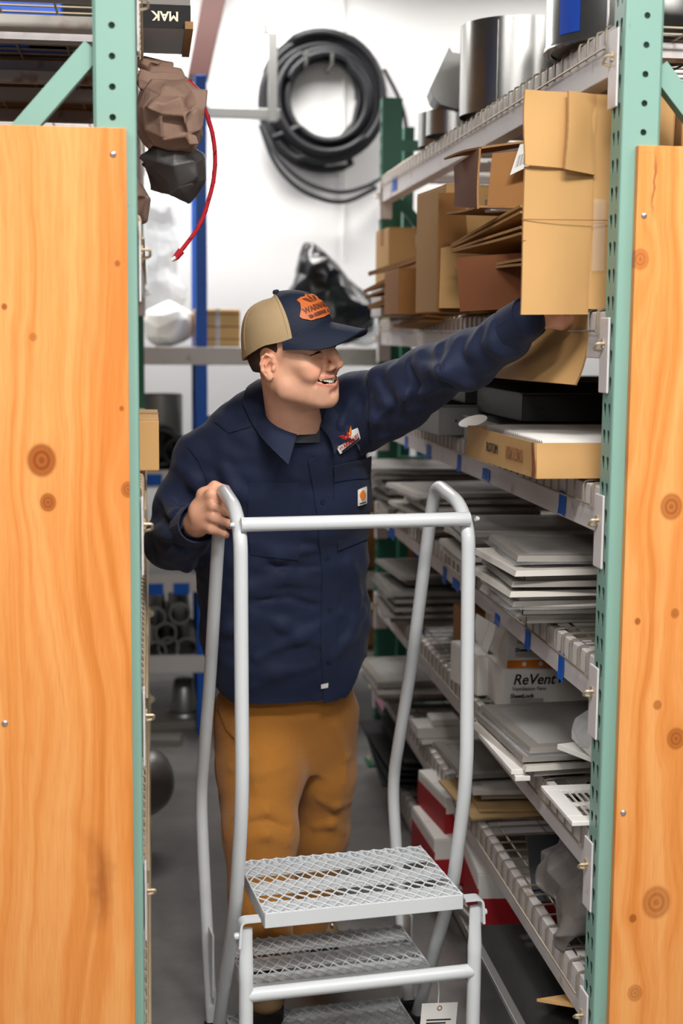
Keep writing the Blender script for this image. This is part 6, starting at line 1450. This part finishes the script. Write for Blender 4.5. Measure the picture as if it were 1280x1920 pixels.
# --- bottom shelf
z7 = RZ[6]
def red_box(label, c, size, yaw):
    t = carton('carton', label, 'carton', c, size, yaw, 'white_matte', tape=False); sx, sy, sz = size[0] / 2, size[1] / 2, size[2]
    k = MB(); k.box((-sx - 0.001, -sy - 0.001, 0.0), (sx + 0.001, -sy + 0.003, sz * 0.55)); k.box((-sx - 0.001, -sy, 0), (-sx + 0.003, sy, sz * 0.72)); k.build('red_print', 'print_red', t)
    k = MB(); k.prism([(-sx * 0.3, -sy - 0.0016, sz * 0.5), (sx * 0.1, -sy - 0.0016, sz * 0.95), (sx * 0.5, -sy - 0.0016, sz * 0.5)], (0, 0.0006, 0)); k.prism([(sx * 0.45, -sy - 0.0016, sz * 0.5), (sx * 0.7, -sy - 0.0016, sz * 0.8), (sx * 0.95, -sy - 0.0016, sz * 0.5)], (0, 0.0006, 0)); k.build('red_peak', 'print_red', t); return t
red_box('red and white printed carton, lower one behind ladder', (0.98, 4.10, z7), (0.34, 0.30, 0.14), 2); red_box('red and white printed carton, upper one behind ladder', (1.00, 4.14, z7 + 0.14), (0.32, 0.28, 0.11), 6); red_box('red and white printed carton beside the wire shelf front', (1.02, 3.74, z7), (0.28, 0.26, 0.16), -4)
t = wempty('black_box', (1.0, 3.05, 0), 'black sheet metal box with a folded rim under the lowest shelf items', 'metal box')
xk, yk0, yk1, zk = 0.775, 2.72, 3.33, 0.25
t.location = (xk + 0.2, (yk0 + yk1) / 2, z7)
mb = MB(); mb.box((xk, yk0, z7), (xk + 0.42, yk1, zk - 0.006)); wc(mb.build('shell', 'black_metal', t, bevel=0.002), t)
mb = MB(); mb.box((xk - 0.006, yk0, zk - 0.012), (xk + 0.014, yk1, zk)); wc(mb.build('rim', 'galv_dull', t, bevel=0.002), t)
mb = MB(); mb.box((xk + 0.014, yk0, zk - 0.006), (xk + 0.42, yk1, zk - 0.002)); wc(mb.build('lid', 'black_metal', t, bevel=0.001), t)
o = MB().tube([(0.80, 3.95, 0.14), (0.86, 3.45, 0.16)], 0.014, 12).build('metal_tube', 'galv_dull', smooth=50); tag(o, 'thin grey tube lying past the black metal box', 'tube')
o = MB().box((-0.14, -0.12, 0), (0.14, 0.12, 0.006)).build('cardboard_scrap', ['card'], loc=(1.01, 2.84, 0.275)); o.rotation_euler = (math.radians(-14), math.radians(10), math.radians(30)); tag(o, 'tan cardboard scrap on the black metal box', 'cardboard')
for k in range(5):
    mb = MB(); mb.box((0, 0, 0), (0.40, 0.62, 0.008)); o = mb.build('sheet_blank', 'sheet_dark', loc=(0.80 + 0.015 * k, 4.80 - 0.03 * k, z7 + 0.02 + 0.030 * k)); o.rotation_euler = (math.radians(2), math.radians(3), math.radians(3 * (k % 3) - 3)); tag(o, 'dark sheet metal blank by the far post, %s of the five' % ('lowest', 'second', 'middle', 'fourth', 'topmost')[k], 'metal sheet', 'sheet blanks on the bottom shelf')
duct('round_duct', 'dull round duct standing on bottom shelf behind the handrail', (0.97, 4.55, z7), 0.07, 0.2, 'galv_dull', rim=False)
carton('carton', 'carton added to block light at the back of bottom shelf, near end', 'carton', (1.66, 3.3, z7), (0.34, 1.0, 0.17), 0, 'card_dark'); carton('carton', 'carton added to block light at the back of bottom shelf, far end', 'carton', (1.66, 4.5, z7), (0.34, 1.2, 0.17), 0, 'card_dark')  # added along the back so no light passes under the rack
# ------------------------------------------------------------------ end of the aisle: rack along the back wall
mat('steel_blue', (20, 92, 196), 0.45, var=0.08, scale=6)
mat('red_oxide', (56, 22, 16), 0.6, var=0.12, scale=5)
mat('hose', (26, 27, 31), 0.42, var=0.15, scale=20)
mat('poly_black', (22, 23, 27), 0.28, var=0.1, scale=8, bump=0.4, bscale=14)
mat('kraft_leather', (158, 128, 112), 0.75, var=0.12, scale=10, bump=0.3, bscale=40)
mat('sack_dark', (74, 72, 72), 0.4, var=0.15, scale=6, bump=0.3, bscale=20)
mat('tote_blue', (44, 104, 226), 0.4, var=0.05)
mat('wood_box', (206, 166, 104), 0.6, var=0.15, scale=12, stretch=(1, 1, 0.15))
mat('rope_red', (188, 28, 44), 0.8, var=0.1)
mat('pipe_black', (30, 30, 32), 0.4, var=0.1)
YB = 5.98
t = empty('shelving_unit', (-0.2, YB, 0), 'grey shelving with blue posts along the white back wall', 'storage rack')
B_LEV = [1.655, 1.14, 0.695, 0.345]
bx0, bx1, bdep = -1.30, 1.22, 0.62
for (px, z1) in ((378, at(378, 140, Y=YB).z),):
    x = at(px, 700, Y=YB).x
    for yy in (YB, YB + bdep - 0.06):
        for xx in (x, bx0, bx1 - 0.06):
            mb = MB(); mb.box((xx - 0.024, yy, 0), (xx + 0.024, yy + 0.05, z1 if xx == x else 2.0)); wc(mb.build('post', 'steel_blue', t, bevel=0.004), t)
for z in B_LEV:
    mb = MB(); mb.box((bx0, YB - 0.004, z - 0.075), (bx1, YB + 0.03, z)); bo = wc(mb.build('beam', 'beam', t, bevel=0.003), t)
    mb = MB(); mb.box((bx0, YB + bdep - 0.03, z - 0.075), (bx1, YB + bdep, z)); wc(mb.build('beam', 'beam', t), t)
    mb = MB(); mb.box((bx0, YB + 0.03, z - 0.02), (bx1, YB + bdep - 0.03, z - 0.004)); wc(mb.build('shelf_board', 'galv_dull', t), t)
    tp_ = {0.695: ((291, 1105), (340, 1104)), 1.14: ((288, 900),), 0.345: (), 1.655: ()}[z]
    for (px, py) in tp_:
        q0 = at(px, py, Y=YB - 0.006); mb = MB(); mb.box((q0.x - 0.034, YB - 0.0062, q0.z - 0.024), (q0.x + 0.034, YB - 0.0048, q0.z + 0.024)); wc(mb.build('tape_label', 'tape', t), t)
def blob(name, label, cat, prims, noise, m, h=0.008, relax_it=1, group=None, crum=0):
    P = np.array([p[0] for p in prims]); R_ = max(max(p[1]) for p in prims); F = Field(P.min(0) - R_ - 0.06, P.max(0) + R_ + 0.06, h)
    for c, r_ in prims: F.ell(V(*c), V(*r_), None, 0.05)
    for a, f, s in noise: F.noise(a, f, s)
    if crum: o = link(name, crumple(F, name, m, crum, 5))
    else:
        v, q = F.surface(); o = link(name, mesh_from(name, relax(v, q, relax_it), q, m))
    tag(o, label, cat, group); return o
zb0 = B_LEV[0]
p = at(318, 610, Y=6.15); r0 = 0.095
blob('wrapped_bundle', 'white bundle wrapped in plastic on the back wall shelf', 'bundle', [((p.x, 6.15, zb0 + 0.095), (0.105, 0.10, 0.095))], [(0.010, 26, 2), (0.004, 60, 3)], 'white_matte', crum=0.05)
p = at(305, 480, Y=6.35)
blob('plastic_wrap', 'tall clear plastic wrapped roll behind the white bundle', 'plastic wrap', [((p.x, 6.38, zb0 + 0.27), (0.10, 0.08, 0.27)), ((p.x - 0.01, 6.38, zb0 + 0.52), (0.085, 0.07, 0.16))], [(0.016, 22, 5), (0.006, 50, 6)], 'plastic_milky', crum=0.05)
p0, p1 = at(364, 652, Y=6.08), at(450, 580, Y=6.08)
t = empty('wooden_crate', ((p0.x + p1.x) / 2, 6.17, zb0), 'small pale wooden box tied with a band on the wall shelf', 'box'); sx = (p1.x - p0.x) / 2; hz = p1.z - zb0
MB().box((-sx, -0.09, 0), (sx, 0.09, hz)).build('body', 'wood_box', t, bevel=0.006); MB().box((-0.008, -0.0915, 0), (0.012, 0.0915, hz + 0.0015)).build('band', 'plastic_milky', t)
for k in range(3): MB().box((-sx - 0.001, -0.0915, 0.03 + k * hz / 3), (sx + 0.001, -0.0895, 0.034 + k * hz / 3)).build('board_gap', 'card_inside', t)
pB = at(612, 560, Y=6.25)
blob('bin_bag', 'big black plastic bag slumped on the wall shelf behind the cap', 'bag', [((pB.x + 0.0, 6.25, zb0 + 0.155), (0.19, 0.16, 0.145)), ((pB.x - 0.03, 6.25, zb0 + 0.27), (0.125, 0.12, 0.13)), ((pB.x - 0.07, 6.25, zb0 + 0.37), (0.07, 0.08, 0.10)), ((pB.x + 0.12, 6.22, zb0 + 0.14), (0.11, 0.10, 0.11))], [(0.012, 18, 15), (0.006, 48, 16)], 'poly_black', crum=0.07)
p = at(665, 620, Y=6.2); blob('white_bag', 'white plastic bag at the right end of wall shelf', 'bag', [((p.x + 0.03, 6.3, zb0 + 0.08), (0.10, 0.10, 0.08))], [(0.01, 26, 31)], 'plastic_milky')
# second level: flexible black duct coils, grey cans
for k, (px, py, rr) in enumerate(((300, 838, 0.075), (332, 858, 0.055))):
    p = at(px, py, Y=6.12); mb = MB(); pts = []
    for j in range(150):
        a = j * 0.42; pts.append((p.x + rr * math.cos(a) * (1 + 0.1 * math.sin(j)), 6.05 + j * 0.0016, B_LEV[1] + rr + 0.014 + rr * math.sin(a)))
    o = mb.tube(pts, 0.013, 8).build('flexible_hose', 'hose', smooth=60); tag(o, ('larger' if k == 0 else 'smaller') + ' coil of black flexible hose on the wall shelf', 'hose', 'coiled hoses')
for k, (px, w_, h_) in enumerate(((420, 0.09, 0.20), (455, 0.08, 0.26), (300, 0.10, 0.30), (650, 0.1, 0.22))):
    p = at(px, 800, Y=6.4); duct('metal_can', 'grey metal duct section on the second wall shelf, %s' % ('left of the collar', 'beside the collar', 'behind the hose coils', 'behind the shirt pocket')[k], (p.x, 6.42, B_LEV[1]), w_, h_, 'galv_dull', rim=False, group='duct sections on the wall shelf', n=28)
# third and fourth levels: pipes stacked end on
k = 0
names = ['lower left', 'lower right', 'upper left', 'upper right', 'middle', 'far right low']
for (px, py) in ((292, 1222, ), (316, 1216), (291, 1160), (337, 1150), (311, 1188), (350, 1218)):
    p = at(px, py, Y=6.02); mb = MB(); r_ = 0.047
    mb.lathe([(r_ - 0.007, 0.0), (r_, 0.0), (r_, 0.5), (r_ - 0.007, 0.5), (r_ - 0.007, 0.0)], 24, mtx=tr(p.x, 6.02 + 0.015 * (k % 3), p.z) @ rot('X', -90)); o = mb.build('pipe', 'pipe_black', smooth=40); rm = MB(); rm.lathe([(r_ - 0.008, -0.001), (r_ + 0.001, -0.001), (r_ + 0.001, 0.006), (r_ - 0.008, 0.006)], 24, mtx=tr(p.x, 6.02 + 0.015 * (k % 3), p.z) @ rot('X', -90)); rm.build('cut_end', 'galv_dull', o, smooth=40); tag(o, 'black pipe lying end on under the taped shelf, %s' % names[k], 'pipe', 'black pipes on the wall rack'); k += 1
p = at(345, 1365, Y=6.15); o = MB().lathe([(0.0, 0.0), (0.085, 0.0), (0.08, 0.012), (0.06, 0.02), (0.045, 0.15), (0.04, 0.155), (0.0, 0.155)], 28, mtx=tr(p.x, 6.2, 0.035)).build('duct_cone', 'galv_dull', smooth=40); tag(o, 'grey metal cone standing on the floor under wall rack', 'duct')
o = MB().box((-0.14, -0.10, 0), (0.14, 0.16, 0.034)).build('flat_box', 'grey_panel', bevel=0.003, loc=(at(330, 1385, Y=6.1).x, 6.15, 0.0)); o.rotation_euler = (0, 0, math.radians(8)); tag(o, 'flat grey box on the floor under the metal cone', 'box')
o = MB().box((-0.09, -0.05, 0), (0.09, 0.06, 0.03)).build('flat_box', 'grey_panel', bevel=0.003, loc=(at(300, 1392, Y=5.85).x, 5.86, 0.0)); o.rotation_euler = (0, 0, math.radians(-6)); tag(o, 'small flat grey box on the floor before the wall rack', 'box')
for (x, nm) in ((-0.75, 'left'), (0.62, 'behind the man'), (1.02, 'right')):
    carton('carton', 'plain brown carton on the lowest wall shelf, ' + nm, 'carton', (x, 6.28, B_LEV[3]), (0.34, 0.36, 0.24), 0, 'card_dark'); carton('carton', 'plain brown carton on the taped wall shelf, ' + nm, 'carton', (x, 6.28, B_LEV[2]), (0.36, 0.36, 0.30), 0, 'card_dark')
# steel column stub and bracket on the back wall
t = wempty('steel_column', (at(385, 80, Y=6.75).x, 6.80, 2.0), 'red oxide steel column above the blue post on the white wall', 'column')
q = [at(*c, Y=6.72) for c in ((352, 141), (392, 141), (434, -50), (388, -50))]; mb = MB(); mb.prism(q, (0, 0.2, 0)); wc(mb.build('web', 'red_oxide', t, bevel=0.004), t); t['kind'] = 'thing'
t = wempty('pipe_bracket', (at(515, 220, Y=6.5).x, 6.5, at(515, 220, Y=6.5).z), 'pale angle bracket hanging before the hose coil', 'bracket')
A, Bq = at(386, 216, Y=6.55), at(525, 224, Y=6.45); mb = MB(); mb.box((A.x, 6.45, A.z - 0.022), (Bq.x, 6.50, A.z + 0.022)); wc(mb.build('arm', 'galv_dull', t, bevel=0.003), t)
C0, C1 = at(511, 228, Y=6.45), at(505, 60, Y=6.45); mb = MB(); mb.box((C0.x - 0.020, 6.44, C0.z), (C0.x + 0.020, 6.47, C1.z)); wc(mb.build('upright', 'galv_dull', t, bevel=0.003), t)
D0, D1 = at(498, 60, Y=6.45), at(494, -60, Y=6.45); mb = MB(); mb.box((D0.x - 0.012, 6.44, C1.z - 0.01), (D0.x + 0.012, 6.46, ROOM['z1'])); wc(mb.build('slotted_strip', 'galv_dull', t), t)
mb = MB(); mb.box((A.x - 0.02, 6.45, A.z - 0.03), (A.x + 0.01, 6.95, A.z + 0.03)); wc(mb.build('wall_arm', 'galv_dull', t, bevel=0.003), t)
# coiled hose on the wall
cc = at(612, 186, Y=6.78); t = wempty('hose_coil', (cc.x, 6.82, cc.z - 0.3), 'large coil of black pipe hanging on the white wall', 'hose')
rg = random.Random(5); pts = []
for j in range(13 * 40):
    a = j / 40 * 2 * math.pi; turn = j / 40; rad = 0.165 + 0.135 * ((turn * 0.383) % 1.0) + 0.006 * math.sin(turn * 5.1)
    oz = -0.030 * ((turn * 0.63) % 1.0) + 0.02
    pts.append((cc.x + rad * math.cos(a) + 0.012 * math.sin(turn * 2.3), 6.90 - 0.11 * ((turn * 0.29) % 1.0), cc.z + oz + rad * math.sin(a) * 1.02))
wc(MB().tube(pts, 0.017, 8).build('hose', 'hose', t, smooth=60), t)
for k, path in enumerate(([(492, 235, 6.80), (520, 300, 6.76), (572, 345, 6.76), (640, 365, 6.80), (700, 345, 6.85)], [(488, 235, 6.84), (512, 306, 6.80), (560, 358, 6.80), (640, 386, 6.84), (705, 352, 6.88)], [(720, 130, 6.80), (752, 190, 6.78), (765, 250, 6.80), (740, 320, 6.84), (690, 348, 6.86)])):
    P = rounded_path([at(a, b, Y=c) for a, b, c in path], 0.12, 8); wc(MB().tube(P, 0.010, 8).build('loose_loop', 'hose', t, smooth=60), t)
for dx in (-0.10, 0.02):
    mb = MB(); mb.tube([(cc.x + dx, 6.949, cc.z + 0.15), (cc.x + dx, 6.74, cc.z + 0.155), (cc.x + dx, 6.73, cc.z + 0.20)], 0.008, 8); wc(mb.build('hook', 'galv_dull', t, smooth=50), t)
mb = MB(); mb.tube([at(645, -20, Y=6.93), at(645, 480, Y=6.93)], 0.006, 6); o = mb.build('conduit', 'white_paint', smooth=60); tag(o, 'thin white conduit running down the wall behind the coil', 'conduit')
# small far upright beyond the top shelf
t = wempty('far_frame', (at(765, 265, Y=5.75).x, 5.75, 0), 'short green rack frame past the top shelf', 'storage rack')
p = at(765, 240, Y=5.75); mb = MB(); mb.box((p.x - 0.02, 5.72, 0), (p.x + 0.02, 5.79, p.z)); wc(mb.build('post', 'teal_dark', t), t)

# ------------------------------------------------------------------ left rack contents showing past its post
LZ = [z + 0.0095 for z in L_LEV]
t = empty('tool_carton', (-0.02, 3.28, LZ[0]), 'black and white tool carton jutting over the left shelf edge', 'carton')
px1 = at(348, 40, Y=3.28).x + 0.02
MB().box((-0.26, 0, 0), (px1 + 0.01, 0.30, 0.13)).build('body', 'grey_panel', t, bevel=0.003)
MB().box((-0.262, -0.0015, 0.0), (px1 + 0.011, 0.001, 0.05)).build('black_band', 'ink', t)
text_mesh('print', 'MAK', 0.028, 'wire', t, tr(px1 - 0.045, -0.0028, 0.026) @ rot('X', 90) @ rot('Z', 180), bold=0.0008)
MB().box((px1 - 0.002, -0.02, -0.004), (px1 + 0.016, 0.31, 0.012)).build('torn_lid', 'card_edge', t)
# brown canvas and dark plastic slumped over the second shelf
t = wempty('canvas_bundle', (0.02, 3.45, LZ[1]), 'crumpled brown canvas bundle hanging over the left shelf', 'bundle')
def bag_field(prims, cones, noises, h=0.005):
    P = np.array([p[0] for p in prims]); F = Field(P.min(0) - 0.22, P.max(0) + 0.22, h)
    for c, r_, fr in prims: F.ell(V(*c), V(*r_), fr, 0.035)
    for a, b, r1, r2, k, md in cones: F.cone(a, b, r1, r2, k, md)
    for a, f, s in noises: F.noise(a, f, s, warp=0.9)
    return F
Y_ = 3.40
c = lambda x, y, dy=0.0: PT(x, y, Y_ + dy)
F = bag_field([((-0.14, 3.46, LZ[1] + 0.08), (0.15, 0.20, 0.09), None), (c(312, 225), (0.075, 0.14, 0.075), None), (c(325, 180, -0.02), (0.055, 0.10, 0.030), None), (c(345, 235, -0.02), (0.045, 0.09, 0.060), None)], [(c(280, 140), c(325, 150), 0.030, 0.022, 0.02, 'u'), (c(300, 165, -0.06), c(365, 175, -0.06), 0.022, 0.018, 0.02, 'u'), (c(285, 200, -0.15), c(350, 215, -0.12), 0.018, 0.014, 0.02, 'u'), (c(340, 210, -0.13), c(358, 265, -0.10), 0.016, 0.016, 0.02, 'u'), (c(330, 232, -0.13), c(334, 268, -0.13), 0.010, 0.008, 0.012, 's')], [(0.007, 34, 41), (0.003, 80, 42)])
wc(link('canvas', crumple(F, 'canvas', 'kraft_leather', 0.045, 3), t), t)
for (ra, rb, rr, sd_) in ((c(272, 150, -0.03), c(338, 158, -0.03), 0.026, 5), (c(285, 176, -0.06), c(362, 182, -0.06), 0.024, 8), (c(268, 118, 0.0), c(318, 128, 0.0), 0.020, 11)):
    Fr = Field(np.minimum(ra, rb) - 0.08, np.maximum(ra, rb) + 0.08, 0.004); Fr.cone(ra, rb, rr, rr * 0.85); Fr.noise(0.003, 60, sd_); wc(link('rolled_edge', crumple(Fr, 'rolled_edge', 'kraft_leather', 0.03, sd_), t), t)
F = bag_field([(c(318, 305, 0.03), (0.065, 0.10, 0.055), None), (c(345, 325, 0.02), (0.045, 0.07, 0.050), None)], [(c(375, 300), c(350, 362), 0.014, 0.012, 0.03, 'u')], [(0.009, 30, 51), (0.003, 70, 52)])
o = link('plastic_sack', crumple(F, 'plastic_sack', 'sack_dark', 0.05, 7)); tag(o, 'dark grey plastic sack below the brown canvas bundle', 'sack')
# red cord with dark flecks, hanging
path = rounded_path([c(352, 150, -0.05), c(372, 172, -0.05), c(402, 255, -0.04), c(404, 330, -0.04), c(378, 420, -0.04), c(338, 472, -0.04)], 0.10, 8)
t = wempty('red_cord', tuple(c(338, 480)), 'red and black braided cord hanging off canvas bundle', 'cord'); wc(MB().tube(path, 0.0050, 10).build('cord', 'rope_red', t, smooth=60), t)
fk = MB()
L_ = [path[0]]
for a, b in zip(path[:-1], path[1:]):
    n_ = max(1, int((b - a).length / 0.004)); L_ += [a + (b - a) * (k / n_) for k in range(1, n_ + 1)]
hel = []
for k in range(0, len(L_) - 3, 3):
    d_ = (L_[min(k + 3, len(L_) - 1)] - L_[k]).normalized(); e1 = d_.cross(Vector((0, 1, 0))).normalized(); e2 = d_.cross(e1)
    for m_ in range(1):
        a0 = k * 0.9; p0 = L_[k] + (e1 * math.cos(a0) + e2 * math.sin(a0)) * 0.0046; p1 = L_[k + 2] + (e1 * math.cos(a0 + 0.9) + e2 * math.sin(a0 + 0.9)) * 0.0046; fk.tube([p0, p1], 0.0014, 5)
wc(fk.build('dark_flecks', 'ink', t), t)
wc(MB().tube([c(340, 470, -0.04), c(330, 482, -0.04), c(322, 488, -0.04)], [0.009, 0.008, 0.004], 10).build('knot', 'rope_red', t, smooth=60), t)
wc(MB().tube([c(329, 482, -0.045), c(321, 488, -0.045)], 0.0045, 8).build('frayed_tip', 'white_matte', t, smooth=60), t)
# left shelf goods; big cartons below the top shelf added to block light
for k, (lv, x, y, sz, m, lab) in enumerate(((2, -0.012, 3.15, (0.30, 0.34, 0.11), 'card', 'brown carton flush with the left shelf edge'), (1, -0.30, 4.6, (0.5, 1.2, 0.30), 'card_dark', 'brown carton added to block light far along the second left shelf'), (2, -0.34, 4.5, (0.5, 1.5, 0.40), 'card_dark', 'brown carton added to block light far along the third left shelf'), (3, -0.36, 3.5, (0.5, 1.3, 0.25), 'card_dark', 'brown carton added to block light on the fourth left shelf, near'), (3, -0.36, 4.9, (0.5, 1.0, 0.25), 'card_dark', 'brown carton added to block light on the fourth left shelf, far'), (4, -0.36, 3.5, (0.5, 1.3, 0.23), 'card_dark', 'brown carton added to block light on the fifth left shelf, near'), (4, -0.36, 4.9, (0.5, 1.0, 0.23), 'card_dark', 'brown carton added to block light on the fifth left shelf, far'), (5, -0.36, 3.5, (0.5, 1.3, 0.22), 'card_dark', 'brown carton added to block light on the sixth left shelf, near'), (5, -0.36, 4.9, (0.5, 1.0, 0.22), 'card_dark', 'brown carton added to block light on the sixth left shelf, far'), (6, -0.36, 3.5, (0.5, 1.3, 0.15), 'card_dark', 'brown carton added to block light on the lowest left shelf, near'), (6, -0.36, 4.9, (0.5, 1.0, 0.15), 'card_dark', 'brown carton added to block light on the lowest left shelf, far'), (0, -0.50, 4.2, (0.85, 1.0, 0.3), 'card_dark', 'wide brown carton on the top left wire shelf behind blue tote'))):
    carton('carton', lab, 'carton', (x - (sz[0] / 2 if k == 0 else 0) + (0.03 if k == 0 else 0), y, LZ[lv]), sz, 0, m)
# blue tote above the left plywood, seen through the wire deck
t = empty('blue_tote', (-0.52, 3.42, LZ[0]), 'blue plastic tote on the top left wire shelf', 'tote'); MB().box((-0.40, -0.21, 0), (0.34, 0.21, 0.25)).build('body', 'tote_blue', t, bevel=0.01); MB().box((-0.42, -0.22, 0.25), (0.36, 0.22, 0.28)).build('rim', 'blue_print', t, bevel=0.004)
mat('beam_rust', (206, 200, 192), 0.5, var=0.08, scale=5, dirt=((150, 98, 50), 9, 0.60))
for k, (yy, lab) in enumerate(((3.00, 'near'), (3.62, 'far'))):
    o = MB().box((-0.96, yy - 0.02, L_LEV[0] - 0.062), (-0.07, yy + 0.02, L_LEV[0] - 0.034)).build('deck_support', 'beam_rust', bevel=0.003); o.parent = LEFT; o.matrix_parent_inverse = Matrix.Translation(-LEFT.location)
# grey cloth lump at the foot of left rack
p = at(295, 1490, Y=4.6); blob('cloth_lump', 'brown grey sack on the lowest left shelf edge', 'sack', [((-0.02, 4.6, 0.24), (0.09, 0.12, 0.10)), ((-0.08, 4.6, 0.2), (0.1, 0.12, 0.09))], [(0.01, 24, 61)], 'plastic_grey')
